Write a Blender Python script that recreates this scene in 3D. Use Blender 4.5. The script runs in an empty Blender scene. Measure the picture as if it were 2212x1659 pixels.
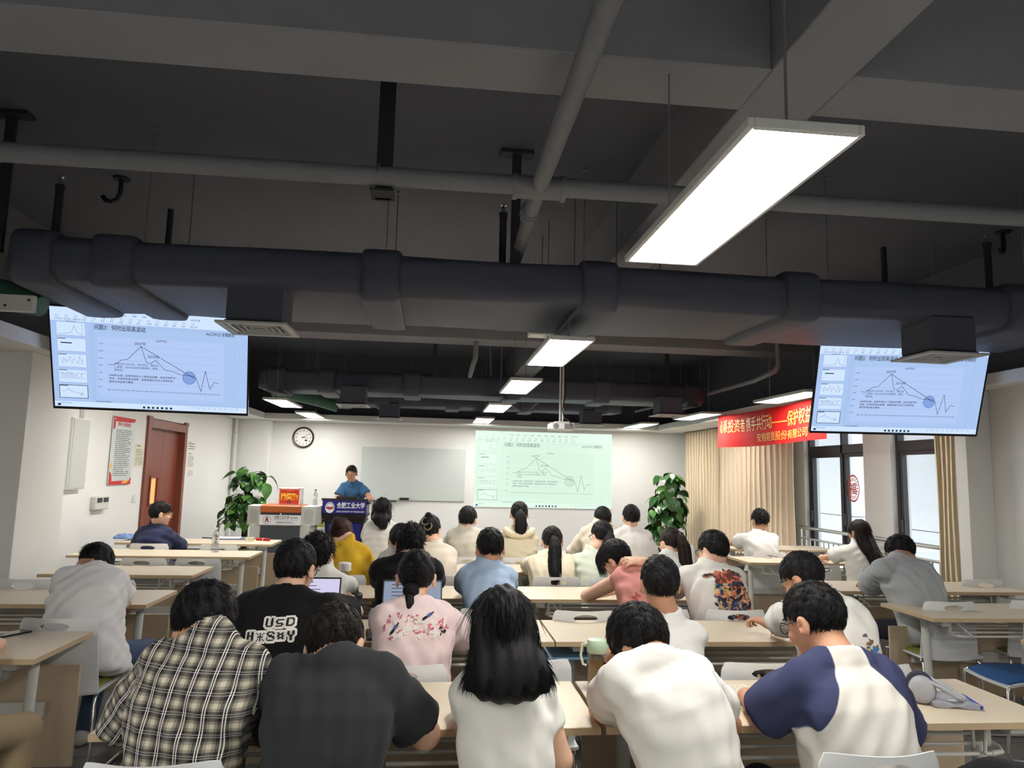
import bpy, bmesh, math, random
import numpy as np
from mathutils import Vector, Matrix
from mathutils.bvhtree import BVHTree

scene = bpy.context.scene
COL = scene.collection

# ------------------------------------------------------------------ camera
# room axes: X right, Y towards the front wall, Z up; metres; the photographer stands at the back
IMG_W, IMG_H, FPX = 2212.0, 1659.0, 1560.0
CAM = np.array([0.0, 0.0, 1.6])
def _camera_basis():
    roll = math.radians(1.40)
    d = np.array([935.0 - IMG_W/2, 1018.0 - IMG_H/2, FPX]); d /= np.linalg.norm(d)
    h = np.array([math.cos(roll), math.sin(roll), 0.0])
    up = np.cross(h, d); up /= np.linalg.norm(up)
    if up[1] > 0: up = -up
    x = np.cross(d, up); x /= np.linalg.norm(x)
    return np.stack([x, d, up], 1)
RC = _camera_basis()
cam_data = bpy.data.cameras.new('camera')
cam_data.sensor_fit = 'HORIZONTAL'; cam_data.sensor_width = 36.0; cam_data.lens = FPX/IMG_W*36.0
cam_data.clip_start = 0.05; cam_data.clip_end = 400
cam = bpy.data.objects.new('camera', cam_data); COL.objects.link(cam)
m = Matrix.Identity(4)
for i in range(3):
    m[i][0] = RC[0][i]; m[i][1] = -RC[1][i]; m[i][2] = -RC[2][i]; m[i][3] = CAM[i]
cam.matrix_world = m
scene.camera = cam
def _ray(u, v): return RC.T @ np.array([(u-IMG_W/2)/FPX, (v-IMG_H/2)/FPX, 1.0])
def atY(u, v, y): r = _ray(u, v); return CAM + r*(y/r[1])
def atX(u, v, x): r = _ray(u, v); return CAM + r*(x/r[0])
def atZ(u, v, z): r = _ray(u, v); return CAM + r*((z-CAM[2])/r[2])

# ------------------------------------------------------------------ world, sun, exposure
world = bpy.data.worlds.new('overcast_sky'); scene.world = world; world.use_nodes = True
wn = world.node_tree.nodes; wl = world.node_tree.links
bg = wn['Background']; bg.inputs[0].default_value = (0.88, 0.94, 1.0, 1); bg.inputs[1].default_value = 2.1
LIGHT_PANEL = 34.0          # radiance of the LED ceiling panels
scene.view_settings.view_transform = 'Standard'; scene.view_settings.look = 'None'
scene.view_settings.gamma = 1.0; scene.view_settings.use_curve_mapping = False
scene.view_settings.exposure = 0.2

# ------------------------------------------------------------------ materials
MATS = {}
def srgb(r, g, b):
    f = lambda c: ((c/255.0)/12.92 if c/255.0 <= 0.04045 else (((c/255.0)+0.055)/1.055)**2.4)
    return (f(r), f(g), f(b))
def mat(name, col, rough=0.6, metal=0.0, spec=0.5, noise=0.0, nscale=8.0, bump=0.0, bscale=60.0, emit=None, estr=0.0,
        stretch=None, trans=0.0, alpha=1.0, ior=1.45, sheen=0.0, coords='Object'):
    if name in MATS: return MATS[name]
    M = bpy.data.materials.new(name); M.use_nodes = True
    N = M.node_tree.nodes; L = M.node_tree.links; P = N['Principled BSDF']
    P.inputs['Base Color'].default_value = (*col, 1); P.inputs['Roughness'].default_value = rough
    P.inputs['Metallic'].default_value = metal; P.inputs['Specular IOR Level'].default_value = spec
    P.inputs['IOR'].default_value = ior
    if trans: P.inputs['Transmission Weight'].default_value = trans
    if alpha < 1: P.inputs['Alpha'].default_value = alpha
    if sheen: P.inputs['Sheen Weight'].default_value = sheen
    if emit is not None:
        P.inputs['Emission Color'].default_value = (*emit, 1); P.inputs['Emission Strength'].default_value = estr
    vec = None
    if noise or bump:
        tc = N.new('ShaderNodeTexCoord'); vec = tc.outputs[coords]
        if stretch:
            mp = N.new('ShaderNodeMapping'); mp.inputs['Scale'].default_value = stretch
            L.new(vec, mp.inputs[0]); vec = mp.outputs[0]
    if noise:
        nz = N.new('ShaderNodeTexNoise'); nz.inputs['Scale'].default_value = nscale; nz.inputs['Detail'].default_value = 4
        L.new(vec, nz.inputs['Vector'])
        rm = N.new('ShaderNodeMapRange'); rm.inputs[3].default_value = 1-noise; rm.inputs[4].default_value = 1+noise
        L.new(nz.outputs[0], rm.inputs[0])
        mx = N.new('ShaderNodeVectorMath'); mx.operation = 'SCALE'; mx.inputs[0].default_value = col
        L.new(rm.outputs[0], mx.inputs['Scale']); L.new(mx.outputs[0], P.inputs['Base Color'])
    if bump:
        nb = N.new('ShaderNodeTexNoise'); nb.inputs['Scale'].default_value = bscale; nb.inputs['Detail'].default_value = 3
        L.new(vec, nb.inputs['Vector'])
        bp = N.new('ShaderNodeBump'); bp.inputs['Strength'].default_value = bump; bp.inputs['Distance'].default_value = 0.01
        L.new(nb.outputs[0], bp.inputs['Height']); L.new(bp.outputs[0], P.inputs['Normal'])
    MATS[name] = M
    return M

# ------------------------------------------------------------------ mesh building
class MB:
    def __init__(s): s.v = []; s.f = []; s.mi = []
    def add(s, vs, fs, mi=0):
        o = len(s.v); s.v.extend([tuple(map(float, p)) for p in vs]); s.f.extend([tuple(i+o for i in f) for f in fs]); s.mi.extend([mi]*len(fs)); return s
    def box(s, lo, hi, bev=0.0, mi=0):
        x0, y0, z0 = lo; x1, y1, z1 = hi
        b = min(bev, (x1-x0)*.49, (y1-y0)*.49, (z1-z0)*.49)
        if b <= 0:
            vs = [(x0,y0,z0),(x1,y0,z0),(x1,y1,z0),(x0,y1,z0),(x0,y0,z1),(x1,y0,z1),(x1,y1,z1),(x0,y1,z1)]
            return s.add(vs, [(3,2,1,0),(4,5,6,7),(0,1,5,4),(1,2,6,5),(2,3,7,6),(3,0,4,7)], mi)
        vs = []; idx = {}
        for a in (0,1):
            for c in (0,1):
                for d in (0,1):
                    X = (x0, x1)[a]; Y = (y0, y1)[c]; Z = (z0, z1)[d]
                    sx = b*(1-2*a); sy = b*(1-2*c); sz = b*(1-2*d)
                    idx[a,c,d,'x'] = len(vs); vs.append((X, Y+sy, Z+sz))
                    idx[a,c,d,'y'] = len(vs); vs.append((X+sx, Y, Z+sz))
                    idx[a,c,d,'z'] = len(vs); vs.append((X+sx, Y+sy, Z))
        I = idx; fs = []
        for a in (0,1):
            q = [I[a,0,0,'x'], I[a,1,0,'x'], I[a,1,1,'x'], I[a,0,1,'x']]; fs.append(q if a else q[::-1])
            q = [I[0,a,0,'y'], I[1,a,0,'y'], I[1,a,1,'y'], I[0,a,1,'y']]; fs.append(q[::-1] if a else q)
            q = [I[0,0,a,'z'], I[1,0,a,'z'], I[1,1,a,'z'], I[0,1,a,'z']]; fs.append(q if a else q[::-1])
        for a in (0,1):
            for c in (0,1):
                fl = (a ^ c)
                q = [I[a,c,0,'x'], I[a,c,0,'y'], I[a,c,1,'y'], I[a,c,1,'x']]; fs.append(q if fl else q[::-1])
                q = [I[a,0,c,'x'], I[a,0,c,'z'], I[a,1,c,'z'], I[a,1,c,'x']]; fs.append(q[::-1] if fl else q)
                q = [I[0,a,c,'y'], I[0,a,c,'z'], I[1,a,c,'z'], I[1,a,c,'y']]; fs.append(q if fl else q[::-1])
                for d in (0,1):
                    q = [I[a,c,d,'x'], I[a,c,d,'y'], I[a,c,d,'z']]; fs.append(q if (a+c+d) % 2 else q[::-1])
        return s.add(vs, fs, mi)
    def tube(s, path, r, n=8, cap=True, mi=0, closed=False):
        P = [np.array(p, float) for p in path]; k = len(P)
        rs = list(r) if hasattr(r, '__len__') else [r]*k
        rings = []; up = None
        for i in range(k):
            if closed: t = P[(i+1) % k]-P[i-1]
            else: t = P[min(i+1, k-1)]-P[max(i-1, 0)]
            L = np.linalg.norm(t); t = t/L if L > 1e-9 else np.array([0,0,1.])
            if up is None:
                a = np.array([0,0,1.]) if abs(t[2]) < .9 else np.array([1.,0,0]); up = np.cross(t, a)
            up = up - t*np.dot(up, t); up /= (np.linalg.norm(up)+1e-12)
            w = np.cross(t, up)
            rings.append([P[i]+rs[i]*(math.cos(2*math.pi*j/n)*up+math.sin(2*math.pi*j/n)*w) for j in range(n)])
        vs = [p for ring in rings for p in ring]; fs = []
        for i in range(k if closed else k-1):
            a = i*n; b = ((i+1) % k)*n
            for j in range(n):
                j2 = (j+1) % n; fs.append((a+j, a+j2, b+j2, b+j))
        if cap and not closed:
            fs.append(tuple(range(n))[::-1]); fs.append(tuple((k-1)*n+j for j in range(n)))
        return s.add(vs, fs, mi)
    def lathe(s, prof, n=16, c=(0,0,0), mi=0, cap=True, axis='z'):
        vs = []; fs = []; k = len(prof)
        for (r, z) in prof:
            for j in range(n):
                a = 2*math.pi*j/n; x, y = r*math.cos(a), r*math.sin(a)
                p = (x, y, z) if axis == 'z' else ((x, -z, y) if axis == 'y' else (z, x, y))
                vs.append((p[0]+c[0], p[1]+c[1], p[2]+c[2]))
        for i in range(k-1):
            for j in range(n):
                j2 = (j+1) % n; fs.append((i*n+j, i*n+j2, (i+1)*n+j2, (i+1)*n+j))
        if cap:
            fs.append(tuple(range(n))[::-1]); fs.append(tuple((k-1)*n+j for j in range(n)))
        return s.add(vs, fs, mi)
    def prism(s, poly, lo, hi, axis='z', mi=0):
        n = len(poly)
        def P(a, b, c):
            return (a, b, c) if axis == 'z' else ((a, c, b) if axis == 'y' else (c, a, b))
        vs = [P(a, b, lo) for a, b in poly]+[P(a, b, hi) for a, b in poly]
        fs = [tuple(range(n))[::-1], tuple(range(n, 2*n))]+[(i, (i+1) % n, n+(i+1) % n, n+i) for i in range(n)]
        if axis == 'y': fs = [f[::-1] for f in fs]
        return s.add(vs, fs, mi)
    def xf(s, M):
        M = Matrix(M); s.v = [tuple(M @ Vector(p)) for p in s.v]; return s
    def mesh(s, name, smooth=None):
        me = bpy.data.meshes.new(name); me.from_pydata(s.v, [], s.f); me.update()
        if any(s.mi): me.polygons.foreach_set('material_index', s.mi)
        if smooth is not None:
            me.polygons.foreach_set('use_smooth', [True]*len(me.polygons))
            if smooth < 180: me.set_sharp_from_angle(angle=math.radians(smooth))
        return me

def link(o, parent=None):
    COL.objects.link(o)
    if parent is not None: o.parent = parent
    return o
def tag(o, label=None, cat=None, group=None, kind=None):
    if label: o['label'] = label
    if cat: o['category'] = cat
    if group: o['group'] = group
    if kind: o['kind'] = kind
    return o
def empty(name, loc=(0,0,0), rz=0.0, label=None, cat=None, group=None):
    o = bpy.data.objects.new(name, None); o.empty_display_size = 0.1; link(o)
    o.location = loc; o.rotation_euler = (0, 0, rz)
    return tag(o, label, cat, group)
def obj(name, mb, m, parent=None, smooth=35, loc=None):
    me = mb.mesh(name, smooth) if isinstance(mb, MB) else mb
    for q in (m if isinstance(m, (list, tuple)) else [m]): me.materials.append(q)
    o = bpy.data.objects.new(name, me); link(o, parent)
    if loc is not None: o.location = loc
    return o
def copy_tree(o, parent=None):
    c = o.copy(); COL.objects.link(c); c.parent = parent
    for ch in list(o.children): copy_tree(ch, c)
    return c
def structure(o, label, cat):
    return tag(o, label, cat, kind='structure')

_txt = {}
def text_geo(s, bold=0.0):
    """flat outline mesh of a line of lettering: em size 1, left aligned on the baseline"""
    key = (s, bold)
    if key in _txt: return _txt[key]
    cu = bpy.data.curves.new('lettering', 'FONT'); cu.body = s; cu.size = 1.0; cu.resolution_u = 2; cu.offset = bold
    o = bpy.data.objects.new('lettering', cu)
    me = o.to_mesh()
    V = np.array([v.co[:2] for v in me.vertices]) if len(me.vertices) else np.zeros((0, 2))
    Fc = [tuple(p.vertices) for p in me.polygons]
    o.to_mesh_clear(); bpy.data.objects.remove(o); bpy.data.curves.remove(cu)
    _txt[key] = (V, Fc); return V, Fc
def text(mb, s, size, org, right, up, align='l', bold=0.0, width=None, mi=0):
    V, Fc = text_geo(s, bold)
    if not len(V): return
    x0, x1 = V[:, 0].min(), V[:, 0].max(); sx = size
    if width: sx = width/max(1e-6, x1-x0)
    off = {'l': x0, 'c': (x0+x1)/2, 'r': x1}[align]
    right = np.array(right, float); up = np.array(up, float); org = np.array(org, float)
    P = org+np.outer((V[:, 0]-off)*sx, right)+np.outer(V[:, 1]*size, up)
    mb.add(P, Fc, mi)
# ================================================================== the room
XL, XR, YF, YB, ZC = -3.65, 5.10, 14.0, -3.0, 3.75
M_wall = mat('white_wall_paint', srgb(226, 226, 224), 0.75, noise=0.03, nscale=1.2, bump=0.04, bscale=35)
M_ledge = mat('white_plaster_ledge', srgb(222, 222, 220), 0.7, noise=0.03, nscale=2)
M_ceil = mat('dark_ceiling_paint', srgb(101, 104, 114), 0.85, noise=0.14, nscale=1.6, bump=0.15, bscale=18)
M_beam = mat('grey_beam_paint', srgb(137, 138, 144), 0.8, noise=0.12, nscale=2.2, bump=0.15, bscale=22)
M_joint = mat('tile_joint', srgb(52, 52, 53), 0.9, noise=0.05)
M_tile = mat('grey_floor_tile', srgb(122, 121, 119), 0.42, noise=0.09, nscale=7, bump=0.03, bscale=40)

floor = structure(obj('floor', MB().box((XL, YB, -0.2), (XR, YF, -0.004)), M_joint), 'grey tiled classroom floor with thin dark joints', 'floor')
TS = 0.6
tile_me = MB().box((0.003, 0.003, -0.006), (TS-0.003, TS-0.003, 0.0), 0.0015).mesh('tile'); tile_me.materials.append(M_tile)
rest = MB()
for i in range(-7, 9):
    for j in range(-5, 24):
        x, y = i*TS+0.35, j*TS+0.2
        x1, y1 = x+TS, y+TS
        if x1 <= XL+.01 or x >= XR-.01 or y >= YF-.01 or y1 <= YB: continue
        full = x >= XL and x1 <= XR and y1 <= YF
        if full and 2.2 <= y <= 9.3:
            t = bpy.data.objects.new('tile', tile_me); link(t, floor); t.location = (x, y, 0)
        else:
            rest.box((max(x, XL)+.003, y+.003, -.006), (min(x1, XR)-.003, min(y1, YF)-.003, 0))
tag(obj('far_tiles', rest, M_tile, floor), kind='stuff')

ceiling = structure(obj('ceiling', MB().box((XL-.2, YB-.2, ZC), (XR+.2, YF+.2, ZC+.2)), M_ceil), 'dark grey painted concrete ceiling slab', 'ceiling')
def beam(n, lo, hi, label):
    return structure(obj('ceiling_beam', MB().box(lo, hi, .006), M_beam), label, 'beam')
beam(1, (XL, 2.71, 3.30), (1.35, 3.05, ZC+.02), 'grey concrete cross beam nearest overhead, left of the lengthwise beam')
beam(1, (1.71, 2.71, 3.30), (XR, 3.05, ZC+.02), 'grey concrete cross beam nearest overhead, right of the lengthwise beam')
beam(2, (XL, 9.15, 3.30), (1.35, 9.62, ZC+.02), 'grey concrete cross beam far beyond the big duct, left part')
beam(2, (1.71, 9.15, 3.30), (XR, 9.62, ZC+.02), 'grey concrete cross beam far beyond the big duct, right part')
beam(3, (1.35, YB, 3.30), (1.71, YF, ZC+.02), 'grey concrete beam running lengthwise to the front wall')

# ---- walls
DY0, DY1, DZ = 9.66, 11.15, 2.20
w = MB().box((XL-.2, YB, 0), (XL, DY0, 2.58)).box((XL-.2, DY1, 0), (XL, YF, 2.58)).box((XL-.2, DY0, DZ), (XL, DY1, 2.58))
structure(obj('wall_left', w, M_wall), 'white left wall with posters and the brown door', 'wall')
structure(obj('wall_left_column', MB().box((XL, 6.06, 0), (-3.2, 6.77, 2.47), .004), M_wall), 'white square column standing out of the left wall', 'column')
structure(obj('wall_front', MB().box((XL-.2, YF, 0), (XR+.2, YF+.2, 2.58)), M_wall), 'white front wall behind the lectern', 'wall')
structure(obj('wall_front_pier', MB().box((XL, 13.72, 0), (-3.02, YF, 2.47), .004), M_wall), 'shallow white pier in the front left corner', 'column')
structure(obj('wall_back', MB().box((XL-.2, YB-.2, 0), (XR+.2, YB, 2.58)), M_wall), 'white back wall behind the photographer', 'wall')
# right wall with two tall window openings
WZ0, WZ1 = 0.28, 2.47
W1 = (8.16, 9.55); W2 = (6.72, 7.64)
w = MB()
w.box((XR, YB, 0), (XR+.22, W2[0], 2.58)).box((XR, W2[1], 0), (XR+.22, W1[0], 2.58)).box((XR, W1[1], 0), (XR+.22, YF, 2.58))
for a, b in (W1, W2): w.box((XR, a, 0), (XR+.22, b, WZ0)).box((XR, a, WZ1), (XR+.22, b, 2.58))
structure(obj('wall_right', w, M_wall), 'white right wall with two tall windows', 'wall')
structure(obj('wall_right_column', MB().box((4.85, 6.15, 0), (XR, 6.30, 2.47), .004), M_wall), 'white column on the right wall beside the near curtain', 'column')
# dropped perimeter ledges
structure(obj('trim_1', MB().box((XL, YB, 2.47), (-3.05, YF, 2.58), .006), M_ledge), 'white dropped ledge along the left wall', 'ledge')
structure(obj('trim_2', MB().box((-3.05, 13.42, 2.47), (4.25, YF, 2.58), .006), M_ledge), 'white dropped ledge along the front wall', 'ledge')
structure(obj('trim_3', MB().box((4.25, 6.45, 2.47), (XR, YF, 2.58), .006), M_ledge), 'white dropped ledge above the curtains and banner', 'ledge')
structure(obj('trim_4', MB().box((4.85, YB, 2.47), (XR, 6.45, 2.58), .006), M_ledge), 'white narrow ledge along the right wall near the television', 'ledge')
M_base = mat('baseboard_grey', srgb(120, 118, 116), .6, noise=.05)
structure(obj('baseboard_left', MB().box((XL, YB, 0), (XL+.012, 6.06, .1)).box((XL, 6.77, 0), (XL+.012, DY0-.02, .1)).box((XL, DY1+.02, 0), (XL+.012, 13.72, .1)), M_base), 'grey skirting along the left wall', 'baseboard')
structure(obj('baseboard_front', MB().box((-3.02, YF-.012, 0), (XR, YF, .1)), M_base), 'grey skirting along the front wall', 'baseboard')

# the walls above the ledges are painted as dark as the ceiling
structure(obj('wall_left_upper', MB().box((XL-.2, YB, 2.58), (XL, YF, ZC)), M_ceil), 'dark painted upper left wall above the ledge', 'wall')
structure(obj('wall_right_upper', MB().box((XR, YB, 2.58), (XR+.22, YF, ZC)), M_ceil), 'dark painted upper right wall above the ledge', 'wall')
structure(obj('wall_front_upper', MB().box((XL-.2, YF, 2.58), (XR+.2, YF+.2, ZC)), M_ceil), 'dark painted upper front wall above the ledge', 'wall')
structure(obj('wall_back_upper', MB().box((XL-.2, YB-.2, 2.58), (XR+.2, YB, ZC)), M_ceil), 'dark painted upper back wall behind the photographer', 'wall')
# ---- door
M_door = mat('red_brown_wood', srgb(122, 58, 42), .38, noise=.16, nscale=3, stretch=(6, 6, .6))
M_doorf = mat('brown_door_frame', srgb(126, 70, 54), .4, noise=.1, nscale=3, stretch=(6, 6, .6))
M_glass_warm = mat('warm_glowing_pane', srgb(230, 170, 100), .3, emit=srgb(235, 185, 130), estr=.5)  # pane carries its own glow to look lighter; no lamp stands behind it
M_chrome = mat('chrome', (.75, .75, .76), .18, 1.0)
door = empty('door_1', (XL, (DY0+DY1)/2, 0)); structure(door, 'reddish brown wooden double door in the left wall', 'door')
hw = (DY1-DY0)/2
fr = MB().box((-.12, -hw, 0), (.03, -hw+.1, DZ), .004).box((-.12, hw-.1, 0), (.03, hw, DZ), .004).box((-.12, -hw+.1, DZ-.13), (.03, hw-.1, DZ-.02), .004).box((-.12, -hw-.015, DZ-.03), (.035, -hw+.11, DZ+.02), .004).box((-.12, hw-.11, DZ-.03), (.035, hw+.015, DZ+.02), .004)
obj('door_frame', fr, M_doorf, door)
for k, (a, b) in enumerate(((-hw+.14, .03), (.035, hw-.1))):
    lf = MB().box((-.105, a, .01), (-.06, b, DZ-.135), .003)
    if k == 0:
        lf = MB(); y0, y1 = -.30, -.06
        lf.box((-.105, a, .01), (-.06, y0, DZ-.135)).box((-.105, y1, .01), (-.06, b, DZ-.135)).box((-.105, y0, .01), (-.06, y1, 1.08)).box((-.105, y0, 1.42), (-.06, y1, DZ-.135))
    L_ = obj('door_leaf', lf, M_door, door)
    if k == 0:
        obj('pane', MB().box((-.09, y0, 1.08), (-.08, y1, 1.42)), M_glass_warm, L_)
        obj('pane_bead', MB().box((-.06, y0-.03, 1.05), (-.048, y0, 1.45)).box((-.06, y1, 1.05), (-.048, y1+.03, 1.45)).box((-.06, y0, 1.05), (-.048, y1, 1.08)).box((-.06, y0, 1.42), (-.048, y1, 1.45)), M_door, L_)
        obj('door_handle', MB().tube([(-.06, -.06, 1.02), (-.02, -.06, 1.02), (-.02, -.16, 1.02)], .009, 8), M_chrome, L_)
tag(obj('jamb_shadow_gap', MB().box((-.11, -hw+.1, 0), (-.1, -hw+.14, DZ-.13)), mat('gap_shade_black', (.012, .012, .013), .7), door))  # black strip painting in the dark of the gap between jamb and leaf

# ---- windows
M_wframe = mat('dark_aluminium', srgb(66, 64, 68), .45, .3, noise=.05)
def glass_mat(name, tint=(1, 1, 1), gl=.07):
    if name in MATS: return MATS[name]
    M = bpy.data.materials.new(name); M.use_nodes = True; N = M.node_tree.nodes; L = M.node_tree.links
    N.remove(N['Principled BSDF']); t = N.new('ShaderNodeBsdfTransparent'); t.inputs[0].default_value = (*tint, 1)
    g = N.new('ShaderNodeBsdfGlossy'); g.inputs['Roughness'].default_value = .03
    x = N.new('ShaderNodeMixShader'); x.inputs[0].default_value = gl
    L.new(t.outputs[0], x.inputs[1]); L.new(g.outputs[0], x.inputs[2]); L.new(x.outputs[0], N['Material Output'].inputs[0])
    MATS[name] = M; return M
M_pane = glass_mat('window_glass', (.96, .98, .98))
def window(n, y0, y1, mull, label):
    r = empty('window_%d' % n, (XR+.1, (y0+y1)/2, 0)); structure(r, label, 'window')
    c = (y0+y1)/2; a, b = y0-c, y1-c; t = .05; zt = 1.95
    f = MB().box((-.04, a, WZ0), (.04, a+t, WZ1), .003).box((-.04, b-t, WZ0), (.04, b, WZ1), .003).box((-.04, a+t, WZ0), (.04, b-t, WZ0+t), .003).box((-.04, a+t, WZ1-t), (.04, b-t, WZ1), .003)
    f.box((-.045, a+t, zt), (.045, b-t, zt+.11), .003)
    obj('window_frame', f, M_wframe, r)
    ys = [a+t]+[m_-c for m_ in mull]+[b-t]
    for i in range(len(ys)-1):
        p, q = ys[i]+(.02 if i else 0), ys[i+1]-(.02 if i < len(ys)-2 else 0)
        sash = MB().box((-.03, p, WZ0+t), (.03, p+.045, zt), .002).box((-.03, q-.045, WZ0+t), (.03, q, zt), .002).box((-.03, p+.045, WZ0+t), (.03, q-.045, WZ0+t+.045), .002).box((-.03, p+.045, zt-.045), (.03, q-.045, zt), .002)
        s_ = obj('sash', sash, M_wframe, r)
        obj('pane', MB().box((-.006, p+.045, WZ0+t+.045), (.006, q-.045, zt-.045)), M_pane, s_)
        obj('latch', MB().box((-.055, q-.035, 1.05), (-.03, q-.012, 1.2), .004), M_wframe, s_)
        if i < len(ys)-2: obj('mullion', MB().box((-.045, ys[i+1]-.02, WZ0+t), (.045, ys[i+1]+.02, WZ1-t), .003), M_wframe, r)
        obj('transom_pane', MB().box((-.006, p, zt+.11), (.006, q, WZ1-t)), M_pane, r)
    return r
window(1, W1[0], W1[1], [8.72], 'tall dark framed window with the red round sticker')
window(2, W2[0], W2[1], [], 'tall dark framed window beside the narrow near curtain')
# red fortune sticker on the window glass
M_red = mat('red_sticker', srgb(226, 84, 54), .5, noise=.04)
st = empty('window_sticker', (XR+.088, atX(1843, 1055, XR+.088)[1], atX(1843, 1055, XR+.088)[2]), 0, 'round red good fortune sticker on the window pane', 'sticker')
disc = MB(); rr = [(.118, .135), (.102, .106)]
for r0, r1 in rr:
    n = 40; vs = []; fs = []
    for j in range(n):
        a = 2*math.pi*j/n
        for rad in (r0, r1): vs.append((0, -rad*math.cos(a), 1.25*rad*math.sin(a)))
    for j in range(n): fs.append((2*j, 2*j+1, 2*((j+1) % n)+1, 2*((j+1) % n)))
    disc.add(vs, fs)
for j in range(18):
    a = 2*math.pi*j/18; disc.add([(0, -r_*math.cos(a+d), 1.25*r_*math.sin(a+d)) for r_, d in ((.07, -.1), (.1, -.05), (.1, .09), (.08, .12))], [(0, 1, 2, 3)])
obj('paper_ring', disc, M_red, st, None)
tm = MB(); text(tm, '福', .15, (-.002, 0, -.06), (0, -1, 0), (0, 0, 1), 'c', .02); obj('lettering', tm, M_red, st, None)

# ---- outside: white facade returns and a distant tower
M_ext = mat('white_facade', srgb(238, 238, 240), .8, noise=.02)
ext = empty('facade_panel', (6.9, 11, 0), 0, 'white outside facade return seen through the left window pane', 'facade')
obj('panel', MB().box((0, .35, -2), (.3, 2.6, 1.02), .01).box((0, .35, 1.03), (.3, 2.6, 5), .01), M_ext, ext)
ext = empty('facade_panel', (6.9, 9, 0), 0, 'white outside facade return seen through the window by the narrow curtain', 'facade')
obj('panel', MB().box((0, -.3, -2), (.3, 1.35, .93), .01).box((0, -.3, .94), (.3, 1.35, 5), .01), M_ext, ext)
tower = empty('office_tower', (46, 76, -20), math.radians(-20), 'pale blue glass office tower outside the window', 'building')
M_tw = mat('pale_concrete', srgb(225, 230, 238), .7, noise=.03); M_tg = mat('blue_tower_glass', srgb(150, 180, 215), .2, noise=.08, nscale=.3)
obj('tower_body', MB().box((-9, -6, 0), (9, 6, 38)), M_tg, tower)
for k in range(13): obj('floor_band', MB().box((-9.2, -6.2, 2.6*k+1), (9.2, 6.2, 2.6*k+2.1)), M_tw, tower)
ground = structure(obj('ground_outside', MB().box((5.6, -60, -20.3), (160, 200, -20)), mat('outside_paving', srgb(190, 190, 186), .9, noise=.08, nscale=.2)), 'pale ground far below the windows', 'ground')

# ---- stainless railing in front of the windows
M_steel = mat('brushed_steel', (.62, .61, .59), .3, 1.0, noise=.05)
rail = empty('window_railing', (XR-.1, 8.1, 0), 0, 'stainless steel railing with upright bars in front of the windows', 'railing')
for z in (.97, .83): obj('rail', MB().tube([(0, -1.5, z), (0, 1.42, z)], .022 if z > .9 else .014, 10), M_steel, rail)
obj('bottom_rail', MB().tube([(0, -1.5, .12), (0, 1.42, .12)], .012, 8), M_steel, rail)
bal = MB().tube([(0, 0, .12), (0, 0, .83)], .009, 6).mesh('baluster', 60); bal.materials.append(M_steel)
for k in range(26):
    b = bpy.data.objects.new('baluster', bal); link(b, rail); b.location = (0, -1.44+k*.113, 0)
for y in (-1.45, 0.02, 1.4): obj('post', MB().tube([(0, y, 0), (0, y, .97)], .02, 10), M_steel, rail)

# ---- curtains
M_cur = mat('tan_curtain_cloth', srgb(230, 214, 186), .85, noise=.05, nscale=30, bump=.15, bscale=300, sheen=.2)
M_cur2 = mat('sand_curtain_cloth', srgb(226, 208, 182), .85, noise=.05, nscale=30, bump=.15, bscale=300, sheen=.2)
def curtain(y0, y1, x, folds, seed, m, label, z0=.06, z1=2.46):
    rnd = random.Random(seed); n = folds*10; vs = []; fs = []
    ph = [rnd.uniform(-.5, .5) for _ in range(folds+2)]; am = [rnd.uniform(.7, 1.25) for _ in range(folds+2)]
    zs = [z0+(z1-z0)*k/8 for k in range(9)]
    for side in (0, 1):
        for k, z in enumerate(zs):
            for i in range(n+1):
                t = i/n*folds; q = int(t); s_ = am[q]*(1-(t-q))+am[q+1]*(t-q); pp = ph[q]*(1-(t-q))+ph[q+1]*(t-q)
                a = .032*s_*(0.75+.25*(1-k/8))
                vs.append((a*math.sin(2*math.pi*t+pp)+.004*side+.008*math.sin(3*z+t), (y0+(y1-y0)*i/n)-(y0+y1)/2+.018*math.cos(2*math.pi*t*2+pp), z))
    w_ = n+1; K = 9*w_
    for side in (0, 1):
        for k in range(8):
            for i in range(n):
                q = (side*K+k*w_+i, side*K+k*w_+i+1, side*K+(k+1)*w_+i+1, side*K+(k+1)*w_+i); fs.append(q if side == 0 else q[::-1])
    mb = MB().add(vs, fs)
    r = empty('curtain', (x, (y0+y1)/2, 0), 0, label, 'curtain', None)
    obj('curtain_cloth', mb, m, r, 180)
    obj('curtain_rail', MB().box((-.02, -(y1-y0)/2-.02, z1), (.02, (y1-y0)/2+.02, z1+.012)), M_wframe, r)
    return r
curtain(11.98, 13.62, 4.86, 12, 1, M_cur, 'tan floor length curtain nearest the front wall')
curtain(9.42, 11.94, 4.86, 15, 2, M_cur2, 'wide sandy curtain hanging below the red banner')
curtain(6.42, 6.70, 4.96, 4, 3, M_cur, 'narrow gathered tan curtain beside the right column')

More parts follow.
